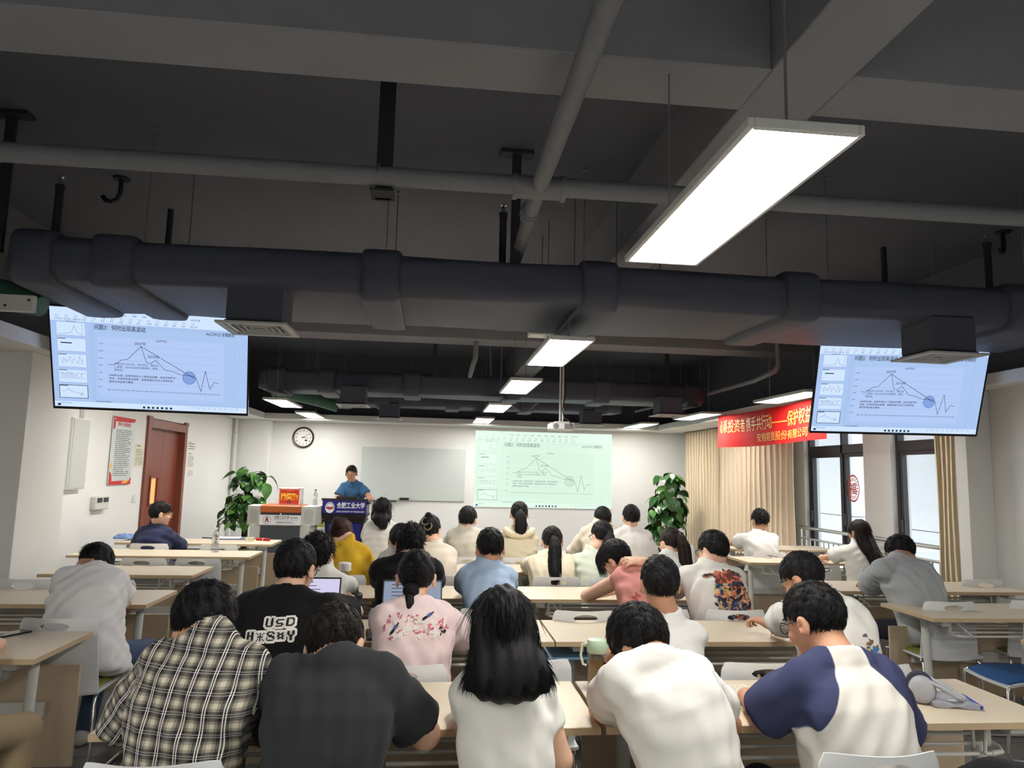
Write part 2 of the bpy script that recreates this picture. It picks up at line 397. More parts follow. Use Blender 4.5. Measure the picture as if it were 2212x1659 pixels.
# ---- red banner
M_ban = mat('red_banner_cloth', srgb(206, 30, 28), .75, noise=.06, nscale=4, spec=.2)
M_gold = mat('gold_lettering', srgb(226, 166, 70), .55, noise=.04)
B0, B1 = 10.35, 7.38
bn = empty('banner', (4.19, (B0+B1)/2, 2.05), 0, 'red cloth banner with gold lettering hanging from the ledge', 'banner')
def ban_x(s, z): return -.015*math.sin(5*s)-.03*(1-(z/.46))**2*math.sin(3.1*s+.5)+.02*math.sin(9*s+4*z)*.4
vs = []; fs = []; n = 60; kz = 10
for side in (0, 1):
    for k in range(kz+1):
        for i in range(n+1):
            s_ = i/n; z = .46*k/kz
            vs.append((ban_x(s_*3, z)+.003*side, (B0-B1)*(.5-s_)*(1.0+.004*(1-k/kz)), z-.02*math.sin(math.pi*s_)))
w_ = n+1; K = (kz+1)*w_
for side in (0, 1):
    for k in range(kz):
        for i in range(n):
            q = (side*K+k*w_+i, side*K+(k+1)*w_+i, side*K+(k+1)*w_+i+1, side*K+k*w_+i+1); fs.append(q if side else q[::-1])
obj('banner_cloth', MB().add(vs, fs), M_ban, bn, 180)
tm = MB()
text(tm, '心系投资者 携手共行动——保护权益', .2, (0, (B0-B1)/2-.12, .22), (0, -1, 0), (0, 0, 1), 'l', .008, width=2.62)
text(tm, '安粮期货股份有限公司', .12, (0, (B0-B1)/2-1.3, .06), (0, -1, 0), (0, 0, 1), 'l', .006, width=1.35)
tm.v = [(ban_x((.5-y/(B0-B1))*3, z)-.006, y, z-.02*math.sin(math.pi*(.5-y/(B0-B1)))) for x, y, z in tm.v]
obj('lettering', tm, M_gold, bn, None)
# ================================================================== ceiling services
M_duct = mat('dark_duct_insulation', srgb(74, 78, 92), .55, noise=.12, nscale=5, bump=.35, bscale=9)
M_pipe = mat('grey_painted_pipe', srgb(122, 124, 130), .6, noise=.1, nscale=9, bump=.1, bscale=60)
M_dark = mat('dark_steel_bracket', srgb(44, 44, 48), .6, noise=.08)
M_rod = mat('zinc_rod', srgb(150, 148, 145), .4, .6, noise=.08)
M_white_metal = mat('white_enamel', srgb(214, 215, 212), .4, noise=.03)
M_grille = mat('grille_enamel', srgb(190, 192, 190), .45, noise=.04)
M_black = mat('black_plastic', (.014, .014, .016), .45)

# ---- LED panels
M_led = mat('led_diffuser', (.9, .9, .88), .5, emit=(1.0, .972, .915), estr=LIGHT_PANEL)
def led_meshes():
    f = MB(); L, W, t = 1.22, .32, .028
    f.box((-W/2, -L/2, 0), (-W/2+.017, L/2, .03), .003).box((W/2-.017, -L/2, 0), (W/2, L/2, .03), .003)
    f.box((-W/2+.017, -L/2, 0), (W/2-.017, -L/2+.017, .03), .003).box((-W/2+.017, L/2-.017, 0), (W/2-.017, L/2, .03), .003)
    f.box((-W/2+.01, -L/2+.01, .018), (W/2-.01, L/2-.01, .034))
    d = MB().box((-W/2+.017, -L/2+.017, .006), (W/2-.017, L/2-.017, .012))
    w_ = MB().tube([(0, 0, .03), (0, 0, ZC-2.5)], .004, 6).lathe([(.018, .034), (.018, .05), (.008, .06)], 10)
    return f.mesh('frame', 35), d.mesh('diffuser'), w_.mesh('suspension_wire', 40)
lf, ld, lw = led_meshes(); lf.materials.append(M_white_metal); ld.materials.append(M_led); lw.materials.append(M_rod)
lws = MB().tube([(0, 0, .03), (0, 0, .185)], .004, 6).lathe([(.018, .034), (.018, .05), (.008, .06)], 10).mesh('suspension_wire', 40); lws.materials.append(M_rod)
def led(x, y0, label):
    r = empty('ceiling_light', (x, y0+.6, 2.5), 0, label, 'ceiling light', 'hanging panel lights')
    for me, nm in ((lf, 'frame'), (ld, 'diffuser')):
        o = bpy.data.objects.new(nm, me); link(o, r)
    for s in (-1, 1):
        yy = y0+.6+s*.5; under = any(a < yy < b for a, b in ((4.42, 5.66), (10.32, 11.24), (12.36, 13.2)))
        o = bpy.data.objects.new('suspension_wire', lws if under else lw); link(o, r); o.location = (0, s*.5, 0)
    return r
led(.935, 1.70, 'large bright hanging panel light nearest the camera')
led(.90, 4.74, 'hanging panel light just past the big black duct, second in the middle line')
led(.88, 6.96, 'hanging panel light third in the middle line')
led(.87, 9.60, 'hanging panel light fourth in the middle line, beside the far duct')
led(.85, 12.14, 'hanging panel light last in the middle line, above the projected picture')
led(-2.15, 9.95, 'hanging panel light in the left line, right of the left television')
led(-2.33, 7.2, 'added panel light for the left wall, hidden behind the left television')  # unseen extra light, added to brighten the left wall
led(-2.13, 12.14, 'hanging panel light in the left line nearest the clock')
led(3.92, 7.0, 'hanging panel light partly behind the right television')
led(3.90, 9.86, 'hanging panel light above the red banner end')
led(3.70, 12.14, 'hanging panel light on the right nearest the front wall')
for x in (-2.15, .935, 3.9):
    for y in (-2.3,) if x == .935 else (-2.3, -.1):
        led(x, y, 'hanging panel light behind the camera, %s, %s' % ('left line' if x < 0 else 'middle line' if x < 2 else 'right line', 'rearmost' if y < -1 else 'nearer'))

# ---- ducts
def rrect(y0, y1, z0, z1, r, n=5):
    pts = []
    for cy, cz, a0 in ((y1-r, z0+r, -90), (y1-r, z1-r, 0), (y0+r, z1-r, 90), (y0+r, z0+r, 180)):
        for k in range(n+1):
            a = math.radians(a0+90*k/n); pts.append((cy+r*math.cos(a), cz+r*math.sin(a)))
    return pts
def sweep(mb, sec, xs, amp=0.0, seed=0):
    rnd = random.Random(seed); n = len(sec); vs = []; fs = []
    cy = sum(p[0] for p in sec)/n; cz = sum(p[1] for p in sec)/n
    for i, (x, s_) in enumerate(xs):
        for j, (y, z) in enumerate(sec):
            d = amp*math.sin(3.1*x+j*.7+seed)+amp*rnd.uniform(-.4, .4)
            vs.append((x, cy+(y-cy)*s_+d*.5, cz+(z-cz)*s_+d))
    for i in range(len(xs)-1):
        for j in range(n): fs.append((i*n+j, i*n+(j+1) % n, (i+1)*n+(j+1) % n, (i+1)*n+j))
    fs.append(tuple(range(n))[::-1]); fs.append(tuple((len(xs)-1)*n+j for j in range(n)))
    mb.add(vs, [f[::-1] for f in fs])
def diffuser(parent, x, y, z, top):
    n_ = obj('duct_neck', MB().box((x-.17, y-.17, z+.02), (x+.17, y+.17, top+.05), .02), M_duct, parent)
    g = MB(); S = .215
    for k, s_ in enumerate((S, .158, .122, .086, .05)):
        t = .042 if k == 0 else .007; zz = z if k == 0 else z+.006
        h = .014
        g.box((x-s_, y-s_, zz), (x+s_, y-s_+t, zz+h)).box((x-s_, y+s_-t, zz), (x+s_, y+s_, zz+h)).box((x-s_, y-s_+t, zz), (x-s_+t, y+s_-t, zz+h)).box((x+s_-t, y-s_+t, zz), (x+s_, y+s_-t, zz+h))
    d = obj('air_grille', g, M_grille, parent)
    obj('grille_throat', MB().box((x-.17, y-.17, z+.022), (x+.17, y+.17, z+.03)), M_black, d)
def duct(label, x0, x1, y0, y1, z0, z1, collars, grilles, seed):
    r = empty('air_duct', (0, 0, 0), 0, label, 'air duct')
    mb = MB(); xs = [(x0, .86), (x0+.04, .97), (x0+.09, 1.0)]+[(x0+.09+(x1-x0-.18)*k/28, 1.0) for k in range(1, 28)]+[(x1-.09, 1.0), (x1-.04, .97), (x1, .86)]
    sweep(mb, rrect(y0, y1, z0, z1, .075), xs, .006, seed)
    obj('duct_body', mb, M_duct, r, 50)
    for k, cx in enumerate(collars):
        c = MB(); wd = .11
        sweep(c, rrect(y0-.035, y1+.035, z0-.035, z1+.035, .1), [(cx-wd-.015, .93), (cx-wd, .985), (cx-wd+.03, 1), (cx, 1.004), (cx+wd-.03, 1), (cx+wd, .985), (cx+wd+.015, .93)], .004, seed+k)
        obj('duct_collar', c, M_duct, r, 50)
    for gx, gy in grilles: diffuser(r, gx, gy, 2.47, z0)
    return r
cx1 = [atZ(u, v, 2.7)[0] for u, v in ((295, 640), (825, 650), (1300, 655), (1760, 670))]
duct('big black insulated air duct crossing the room nearest the camera', -2.62, 4.75, 4.50, 5.58, 2.70, 2.97, [-2.45]+cx1+[4.05], [(-1.14, 4.70), (3.50, 4.66)], 1)
duct('black insulated air duct crossing behind the televisions', -2.50, 4.02, 10.40, 11.15, 2.70, 2.99, [-2.25, -1.55, -.35, 1.12, 2.45, 3.85], [(-1.13, 10.2), (3.34, 10.1)], 2)
duct('black air duct farthest away, just before the front wall', -1.9, 3.3, 12.45, 13.1, 2.70, 2.97, [-1.6, -.9, .3, 1.6, 2.9], [(-.78, 12.6), (2.75, 12.6)], 3)

# ---- sprinkler pipes
px = empty('sprinkler_pipe', (0, 3.63, 3.1), 0, 'grey sprinkler pipe crossing the ceiling from side to side', 'pipe')
obj('pipe_run', MB().tube([(XL+.05, 0, 0), (4.85, -.04, 0)], .05, 18), M_pipe, px, 60)
obj('pipe_coupling', MB().tube([(.38, 0, 0), (.62, 0, 0)], .062, 18).tube([(.36, 0, 0), (.385, 0, 0)], .07, 18).tube([(.615, 0, 0), (.64, 0, 0)], .07, 18), M_pipe, px, 50)
pl = empty('sprinkler_pipe', (.5, 0, 3.1), 0, 'grey sprinkler pipe running lengthwise overhead towards the big duct', 'pipe')
obj('pipe_run', MB().tube([(0, YB+.3, 0), (0, 3.63, 0), (0.03, 5.25, -.02)], [.045, .045, .038], 18), M_pipe, pl, 60)
for y in (3.95, 4.0): obj('pipe_coupling', MB().tube([(0, y, 0), (0, y+.03, 0)], .056, 18), M_pipe, pl, 50)
def hanger(label, x, y, z0, wide, top=.22):
    r = empty('pipe_hanger', (x, y, ZC), 0, label, 'bracket')
    obj('hanger_bar', MB().box((-wide/2, -.012, z0-ZC), (wide/2, .012, -.01)), M_dark, r)
    if top: obj('anchor_plate', MB().box((-top/2, -.05, -.03), (top/2, .05, -.002), .003), M_dark, r)
    return r
p = atY(838, 200, 3.70); h = hanger('dark flat hanger strap holding the crossing pipe left of centre', p[0], 3.72, 3.02, .085, 0)
obj('strap_foot', MB().box((-.06, -.12, 3.02-ZC), (.06, .03, 3.035-ZC)), M_dark, h)
obj('clamp', MB().tube([(-.02, -.09+.065*math.cos(a), 3.1-ZC+.065*math.sin(a)) for a in [k*math.pi/6 for k in range(7)]], .006, 6), M_rod, h)
hanger('dark tee shaped pipe hanger at the left edge of the picture', atZ(28, 242, ZC)[0], 4.56, 2.85, .06)
hanger('dark tee shaped pipe hanger beside the pipe crossing', atZ(1117, 328, ZC)[0], 4.61, 2.85, .06)
# upright sprinkler heads rising behind the duct
def sprinkler(u, v, y, label):
    p = atY(u, v, y); r = empty('fire_sprinkler', (p[0], y, 2.9), 0, label, 'sprinkler')
    h = p[2]-2.9
    obj('riser', MB().tube([(0, 0, 0), (0, 0, h-.1), (0, 0, h-.05)], [.026, .026, .033], 10), M_dark, r)
    obj('sprinkler_nozzle', MB().tube([(0, 0, h-.05), (0, 0, h)], .008, 8).lathe([(.004, h), (.022, h+.006), (.022, h+.01), (.004, h+.012)], 10).tube([(-.012, 0, h-.04), (-.014, 0, h-.01), (0, 0, h)], .003, 5).tube([(.012, 0, h-.04), (.014, 0, h-.01), (0, 0, h)], .003, 5), M_chrome, r)
sprinkler(132, 385, 4.95, 'upright sprinkler on a dark riser at far left above the duct')
sprinkler(1088, 446, 4.95, 'upright sprinkler on a dark riser beside the lengthwise pipe')
sprinkler(2131, 512, 4.95, 'upright sprinkler on a dark riser above the right end of the duct')
def hook(u, v, y, s, label):
    p = atZ(u, v, ZC); y = p[1]; r = empty('conduit_stub', (p[0], y, ZC), 0, label, 'conduit')
    obj('bent_conduit', MB().tube([(0, 0, 0), (0, 0, -.12), (-.02*s, 0, -.17), (-.06*s, 0, -.19), (-.1*s, 0, -.18), (-.125*s, 0, -.15)], .018, 8), M_black, r)
    obj('ceiling_plate', MB().lathe([(.06, -.012), (.06, -.001)], 12), M_dark, r)
hook(263, 385, 4.55, 1, 'black hooked conduit stub hanging from the ceiling on the left')
hook(2166, 500, 5.05, .3, 'short black conduit stub hanging from the ceiling on the right')
# hanger rods of the ducts
rods = [(318, 215, 4.62), (413, 380, 5.2), (838, 430, 4.62), (858, 430, 5.45), (1332, 300, 5.2), (1426, 240, 4.62), (1654, 480, 5.3), (1785, 460, 4.66), (2010, 480, 5.2), (2206, 360, 4.62), (1242, 470, 5.3), (1262, 470, 4.8)]
names_ = ['at the far left', 'second from the left', 'below the flat strap', 'just right of the flat strap', 'left of the large panel light', 'beside the long beam', 'behind the large panel light', 'right of the large panel light', 'towards the right sprinkler', 'at the right picture edge', 'right of the pipe crossing', 'a little right of the pipe crossing']
for (u, v, y), nm in zip(rods, names_):
    p = atY(u, 470, y); r = obj('hanger_rod', MB().tube([(0, 0, 2.94-ZC), (0, 0, -.004)], .0045, 6).lathe([(.014, -.02), (.014, -.002)], 8), M_rod, None, 50, (p[0], y, ZC))
    tag(r, 'thin threaded rod carrying the near duct, '+nm, 'rod', 'rods carrying the near duct')
rods2 = [(607, 10.45), (665, 10.9), (685, 10.45), (893, 10.45), (940, 10.9), (1085, 10.45), (1105, 10.9), (1285, 10.45), (1318, 10.9), (1470, 10.5), (1511, 10.9)]
for k, (u, y) in enumerate(rods2):
    p = atY(u, 760, y); r = obj('hanger_rod', MB().tube([(0, 0, 2.97-ZC), (0, 0, -.004)], .005, 6), M_rod, None, 50, (p[0], y, ZC))
    tag(r, 'thin rod carrying the duct behind the televisions, number %s from the left' % ('first second third fourth fifth sixth seventh eighth ninth tenth eleventh'.split()[k]), 'rod', 'rods carrying the second duct')
for x, y in ((-1.6, 12.75), (.3, 12.75), (1.9, 12.75), (2.9, 12.75)):
    tag(obj('hanger_rod', MB().tube([(0, 0, 2.95-ZC), (0, 0, -.004)], .005, 6), M_rod, None, 50, (x, y, ZC)), 'thin rod carrying the farthest duct at %s' % {-1.6: 'its left end', .3: 'its middle', 1.9: 'right of its middle', 2.9: 'its right end'}[x], 'rod', 'rods carrying the farthest duct')
def bar(u, y, z1, w, label):
    p = atY(u, 760, y); tag(obj('hanger_bar', MB().box((-w/2, -.012, z1-ZC), (w/2, .012, -.002)), M_dark, None, 35, (p[0], y, ZC)), label, 'bracket')
bar(940, 10.0, 2.9, .055, 'dark flat hanger bar above the second duct left of the middle lights')
bar(1441, 10.0, 2.9, .055, 'dark flat hanger bar above the second duct on the right')
def conduit(label, pts, r, m=M_pipe):
    o = obj('conduit', MB().tube([Vector(p)-Vector(pts[0]) for p in pts], r, 10), m, None, 60, tuple(pts[0])); tag(o, label, 'pipe'); return o
P_ = lambda u, v, y: tuple(atY(u, v, y))
a = P_(1027, 775, 9.3); conduit('grey pipe dropping with a bend beside the second hanging light', [(a[0], 9.3, 3.305), a, (a[0]-.02, 9.35, a[2]-.05), P_(1015, 812, 9.9)], .034)
a = P_(1682, 800, 8.2); conduit('grey pipe dropping from the ceiling left of the right television and running back', [(a[0], 8.2, ZC-.01), (a[0], 8.2, a[2]+.06), (a[0]-.02, 8.25, a[2]), P_(1630, 822, 9.0), P_(1530, 850, 10.4)], .033)
conduit('thin pale conduit bent down in a vee in front of the far duct', [(P_(1058, 840, 11.6)[0], 11.6, ZC), P_(1060, 840, 11.6), P_(1095, 870, 11.6), P_(1128, 890, 11.6), P_(1140, 887, 11.6), P_(1162, 868, 11.7)], .022)
conduit('grey pipe running back above the right hanging lights', [P_(1372, 889, 12.2), P_(1480, 862, 11.4), P_(1530, 836, 11.3)], .022)
# emergency light box below the near duct
p = atY(1168, 720, 6.3)
em = empty('emergency_light', (p[0], 6.3, p[2]), 0, 'white flat emergency light box hanging past the near duct', 'emergency light')
obj('housing', MB().box((-.11, -.09, -.028), (.11, .09, .028), .006), M_white_metal, em)
obj('indicator', MB().lathe([(.006, -.031), (.006, -.027)], 8, (.03, -.03, 0)), M_black, em)
obj('drop_rod', MB().tube([(.0, 0, .02), (.0, 0, ZC-p[2])], .006, 6), M_rod, em)
# ---- projector
p = atY(1212, 922, 8.6)
pj = empty('projector', (p[0], 8.6, p[2]), 0, 'white projector hanging on a twin pole below the second duct', 'projector')
obj('projector_body', MB().box((-.15, -.12, -.045), (.15, .12, .045), .016), M_white_metal, pj)
obj('rear_vent', MB().box((.02, -.124, -.03), (.13, -.119, .03)), mat('grey_vent', srgb(120, 120, 122), .6), pj)
obj('lens_ring', MB().lathe([(.035, .115), (.035, .13), (.025, .132)], 14, (-.07, 0, 0), axis='y').xf(Matrix.Rotation(math.pi, 4, 'Z')), M_black, pj)
obj('speaker_patch', MB().lathe([(.035, .119), (.035, .1225)], 14, (-.08, 0, 0), axis='y'), mat('grey_vent', srgb(120, 120, 122), .6), pj)
obj('mount_plate', MB().box((-.09, -.08, .045), (.09, .08, .06), .004), M_white_metal, pj)
for s in (-1, 1): obj('pole', MB().tube([(s*.017, 0, .05), (s*.017, 0, ZC-p[2])], .011, 8), M_white_metal, pj)
obj('cable', MB().tube([(.03, -.03, .9), (.04, -.05, .4), (.0, -.07, .2), (.02, -.09, .1), (.09, -.11, .06), (.1, -.125, .0)], .008, 6), M_black, pj)
# ---- green wrapped pipe and perforated bracket at the upper left
M_green = mat('green_foil_wrap', srgb(70, 110, 92), .5, noise=.25, nscale=9, bump=.6, bscale=14)
p = atY(20, 640, 5.0)
r = empty('wrapped_pipe', (p[0], 5.0, p[2]), 0, 'green foil wrapped pipe at the far left below the duct', 'pipe')
obj('foil_sleeve', MB().tube([(-.5, .2, .1), (-.25, .1, .06), (0, 0, 0), (.22, -.02, -.06)], [.1, .11, .1, .07], 14), M_green, r, 60)
p = atY(30, 655, 4.9)
r = empty('wall_bracket', (p[0], 4.9, p[2]), 0, 'white perforated steel bracket at the far left below the duct', 'bracket')
obj('bracket_arm', MB().box((-.8, -.02, -.055), (.13, .02, .055), .004), M_white_metal, r)
for k in range(6): obj('bolt', MB().lathe([(.008, .02), (.008, .026)], 8, (.1-.14*k, 0, .02*(-1)**k), axis='y'), M_dark, r)
p = atZ(640, 860, 2.55)
r = empty('wrapped_pipe', (-2.0, 11.75, 2.66), 0, 'green foil wrapped pipe behind the left hanging lights', 'pipe')
obj('foil_sleeve', MB().tube([(-.6, .3, .16), (-.2, .05, .1), (.15, 0, .02), (.45, .05, -.08)], [.1, .11, .1, .08], 14), M_green, r, 60)
# ================================================================== screens and wall pieces
def bil(px_, py_):
    """point of the slide seen on the left television -> (s, t) on the screen, 0..1, t downwards"""
    t = (py_-328)/669.0
    for _ in range(4):
        xl = 335+43*t; xr = 1690+15*t; s = (px_-xl)/(xr-xl); yt = 328+48*s; yb = 997+43*s; t = (py_-yt)/(yb-yt)
    return s, t
def slide(parent, W, H, y0, pal, tag_):
    """contents of the shared slide; the screen faces -Y, its middle is the origin"""
    X = lambda s: (s-.5)*W
    Z = lambda t: (.5-t)*H
    def rect(mb, s0, t0, s1, t1, y): mb.add([(X(s0), y, Z(t1)), (X(s1), y, Z(t1)), (X(s1), y, Z(t0)), (X(s0), y, Z(t0))], [(0, 1, 2, 3)])
    def line(mb, pts, w_, y):
        for (a, b) in zip(pts[:-1], pts[1:]):
            p = np.array([X(a[0]), Z(a[1])]); q = np.array([X(b[0]), Z(b[1])]); d = q-p; L = np.linalg.norm(d)+1e-9; d /= L; n = np.array([-d[1], d[0]])*w_/2; p = p-d*w_*.3; q = q+d*w_*.3
            mb.add([(p[0]-n[0], y, p[1]-n[1]), (q[0]-n[0], y, q[1]-n[1]), (q[0]+n[0], y, q[1]+n[1]), (p[0]+n[0], y, p[1]+n[1])], [(0, 1, 2, 3)])
    def frame(mb, s0, t0, s1, t1, w_, y): line(mb, [(s0, t0), (s1, t0), (s1, t1), (s0, t1), (s0, t0)], w_, y)
    lite = MB(); rect(lite, .0, .0, 1, .135, y0-.001)
    rect(lite, .0, .945, 1, 1, y0-.001)
    for k in range(5): rect(lite, .028, .145+.158*k, .167, .275+.158*k, y0-.001)
    obj('bright_areas', lite, pal['lite'], parent, None)
    mid = MB(); rect(mid, .226, .268, .872, .885, y0-.0012); obj('chart_area', mid, pal['mid'], parent, None)
    g = MB()
    for k in range(7): line(g, [(.265, .345+.0765*k), (.855, .345+.0765*k)], W*.0012, y0-.0018)
    line(g, [(.195, .14), (.195, .94)], W*.0012, y0-.0018); line(g, [(.0, .137), (1, .137)], W*.0015, y0-.0018); frame(g, .205, .155, .93, .925, W*.0012, y0-.0018)
    obj('grid_lines', g, pal['faint'], parent, None)
    d = MB(); yk = y0-.0026
    pts = [(725, 705), (762, 710), (820, 672), (855, 670), (945, 578), (985, 688), (1012, 697), (1047, 670), (1115, 738), (1150, 742), (1180, 752), (1215, 766), (1245, 770), (1310, 775), (1335, 795), (1370, 884), (1397, 740), (1433, 868), (1462, 817), (1495, 828)]
    line(d, [bil(*p) for p in pts], W*.0022, yk)
    a = np.array(bil(947, 580)); b = np.array(bil(1322, 793))
    for k in range(22): line(d, [tuple(a+(b-a)*(k/22)), tuple(a+(b-a)*((k+.58)/22))], W*.0034, yk)
    c = np.array(bil(1285, 790)); n = 36
    circ = [(c[0]+.034*math.cos(2*math.pi*k/n), c[1]+.066*math.sin(2*math.pi*k/n)) for k in range(n+1)]
    line(d, circ, W*.0016, yk)
    th = MB()
    for k in range(5): frame(th, .028, .145+.158*k, .167, .275+.158*k, W*(.0028 if k == 4 else .0006), yk)
    rnd = random.Random(4)
    line(d, [(.035+.1*i/14, .262-(.008*rnd.random() if i < 8 else .075*math.exp(-((i-11)/1.2)**2)+.012)) for i in range(15)]+[(.15, .262)], W*.0012, yk); line(d, [(.152, .15), (.152, .27)], W*.001, yk)
    line(d, [(.04+.115*i/22, .505+.04*math.sin(i*1.3)*rnd.random()+.02*(i % 3)) for i in range(23)], W*.001, yk)
    for i in range(18): line(d, [(.036+.007*i, .70-.06*rnd.random()), (.036+.007*i, .71)], W*.0011, yk)
    line(d, [(.036+.125*i/24, .66+.035*(rnd.random()-.5)) for i in range(25)], W*.001, yk)
    mini = [(.028+.139*(s-.2)/.73, .777+.13*(t-.15)/.78) for s, t in [bil(*p) for p in pts]]
    line(d, mini, W*.0012, yk)
    for k in range(1, 5): rect(d, .03, .148+.158*k, .07, .154+.158*k, yk)
    rect(d, .045, .345, .1, .355, yk)
    def T(s, size, px_, py_, al='l', bold=0, width=None):
        u, t = bil(px_, py_); text(d, s, size*H, (X(u), yk, Z(t)), (1, 0, 0), (0, 0, 1), al, bold, width*W if width else None)
    T('问题3：何时出现高波动', .058, 630, 470, bold=.008, width=.255)
    T('AnCOFCO 安粮期货', .042, 1393, 492, bold=.008, width=.15)
    T('GDP同比', .026, 1085, 547, 'c'); T('2007年', .036, 940, 570, 'c'); T('2010年', .036, 1032, 657, 'c')
    for k, s in enumerate(('中国2007+2010年，双头成立，确定进', '入衰退；2016-2020年过度期后，萧条', '期来临。')): T(s, .0242, 768, 705+21*k)
    for k, s in enumerate(('2004年以来，全球市场迈入了高波动范畴，这对实体产业', '来说，市场风险愈加艰难，急需金融衍生品工保驾护航，', '期货市场迎来大爆发')): T(s, .0242, 735, 784+22*k, bold=.008)
    for k in range(7): T('%d.00' % (14-2*k), .02, 690, 570+49*k, 'r')
    for k in range(25): T(str(2000+k), .017, 737+31.6*k, 884+1.1*k, 'c')
    rnd = random.Random(9)
    words_ = '开始 插入 设计 切换 动画 放映 审阅 视图 工具 会员专享'.split()
    for k, s in enumerate(words_): text(d, s, .022*H, (X(.25+.05*k), yk, Z(.055)), (1, 0, 0), (0, 0, 1))
    for k, s in enumerate('从头开始 当页开始 新建幻灯 版式 节 字体 字号 段落 形状 图片 文本框 排列 查找 替换 选择 演示工具'.split()):
        text(d, s, .017*H, (X(.02+.045*k), yk, Z(.122)), (1, 0, 0), (0, 0, 1)); frame(d, .028+.045*k, .078, .040+.045*k, .098, W*.001, yk)
    text(d, '大纲 幻灯片', .017*H, (X(.075), yk, Z(.142)), (1, 0, 0), (0, 0, 1))
    text(d, '单击此处添加备注', .018*H, (X(.205), yk, Z(.942)), (1, 0, 0), (0, 0, 1)); text(d, '幻灯片 36/41', .018*H, (X(.03), yk, Z(.968)), (1, 0, 0), (0, 0, 1))
    for k in range(9): frame(d, .70+.03*k, .955, .712+.03*k, .97, W*.0008, yk)
    obj('slide_lettering', d, pal['ink'], parent, None); obj('thumbnail_frames', th, pal['ink'], parent, None)
    ic = MB(); ic2 = MB(); ic3 = MB()
    for k in range(7): rect((ic, ic2, ic3)[k % 3], .445+.0235*k, .968, .457+.0235*k, .99, yk)
    rect(ic, .015, .968, .03, .99, yk)
    tag(obj('taskbar_icons', ic, mat(tag_+'icon_blue', srgb(40, 110, 190), .5), parent, None), kind='stuff'); tag(obj('taskbar_icons', ic2, mat(tag_+'icon_dark', srgb(60, 60, 66), .5), parent, None), kind='stuff'); tag(obj('taskbar_icons', ic3, mat(tag_+'icon_green', srgb(80, 150, 130), .5), parent, None), kind='stuff')
    disc = MB(); disc.add([(X(p[0]), y0-.0022, Z(p[1])) for p in circ[:-1]], [tuple(range(n))]); obj('circle_mark', disc, pal['disc'], parent, None)
def emis(name, c, s): return mat(name, (.02, .02, .02), .5, emit=srgb(*c), estr=s)
TVS = 1.0
pal_tv = dict(lite=emis('tv_lite', (196, 216, 250), TVS), mid=emis('tv_mid', (168, 190, 232), TVS), faint=emis('tv_faint', (140, 160, 200), TVS), ink=mat('tv_ink', srgb(20, 24, 38), .4), disc=emis('tv_disc', (122, 152, 212), TVS))
M_tvbase = emis('tv_glow', (160, 186, 226), TVS)
M_bezel = mat('black_tv_bezel', (.008, .008, .012), .3)
def tv(loc, rot, label, screen_mat=M_tvbase, pal=pal_tv):
    W, H = 1.44, .81
    r = empty('television', loc, 0, label, 'television', 'hanging televisions'); r.rotation_euler = rot
    b = MB().box((-W/2-.012, 0, -H/2-.02), (W/2+.012, .035, H/2+.012), .006)
    b.box((-W/2-.012, -.006, -H/2-.02), (W/2+.012, 0, -H/2)).box((-W/2-.012, -.006, H/2), (W/2+.012, 0, H/2+.012)).box((-W/2-.012, -.006, -H/2), (-W/2, 0, H/2)).box((W/2, -.006, -H/2), (W/2+.012, 0, H/2))
    obj('bezel', b, M_bezel, r)
    obj('back_cover', MB().box((-W*.36, .03, -H*.42), (W*.36, .075, H*.3), .015), M_black, r)
    s = obj('screen', MB().add([(-W/2, -.001, -H/2), (W/2, -.001, -H/2), (W/2, -.001, H/2), (-W/2, -.001, H/2)], [(0, 1, 2, 3)]), screen_mat, r, None)
    slide(s, W, H, -.001, pal, 'tv_')
    bk = obj('mount', MB().box((-.25, .075, -.2), (-.21, .09, .2)).box((.21, .075, -.2), (.25, .09, .2)).box((-.3, .09, -.05), (.3, .12, .05)), M_white_metal, r)
    m_ = MB().tube([(0, .12, 0), (0, .19, .0)], .03, 10); obj('tilt_arm', m_, M_white_metal, r)
    R_ = r.rotation_euler.to_matrix(); q = Vector(loc)+R_ @ Vector((0, .19, 0))
    # drop pole is vertical in the room
    pole = MB().tube([R_.inverted() @ (Vector((q[0], q[1], q[2]-.03))-Vector(loc)), R_.inverted() @ (Vector((q[0], q[1], ZC))-Vector(loc))], .025, 10)
    obj('drop_pole', pole, M_dark, r)
    obj('maker_mark', MB().box((-.05, -.0075, -H/2-.013), (.05, -.006, -H/2-.007)), mat('grey_mark', srgb(110, 112, 118), .5), r)
    return r
tv((-2.27, 6.02, 2.415), (math.radians(24), 0, math.radians(7.8)), 'large television on the left, showing the chart slide')
tv((4.03, 5.88, 2.42), (math.radians(20.8), 0, math.radians(-8)), 'large television on the right, showing the chart slide')
# ---- projected picture: a glowing sheet stands in for the projector's light
PJS = 1.0
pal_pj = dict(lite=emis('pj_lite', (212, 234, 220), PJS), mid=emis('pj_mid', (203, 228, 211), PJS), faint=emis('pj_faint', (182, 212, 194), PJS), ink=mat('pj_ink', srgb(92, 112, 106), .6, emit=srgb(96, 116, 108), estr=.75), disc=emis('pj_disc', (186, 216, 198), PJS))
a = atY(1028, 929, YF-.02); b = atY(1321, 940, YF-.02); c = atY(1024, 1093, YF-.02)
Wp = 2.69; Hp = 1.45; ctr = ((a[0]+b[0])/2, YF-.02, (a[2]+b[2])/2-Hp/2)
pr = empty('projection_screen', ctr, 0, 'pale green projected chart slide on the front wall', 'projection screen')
obj('screen_cloth', MB().box((-Wp/2-.01, 0, -Hp/2-.01), (Wp/2+.01, .015, Hp/2+.01)), mat('projection_cloth', srgb(235, 238, 236), .9), pr)
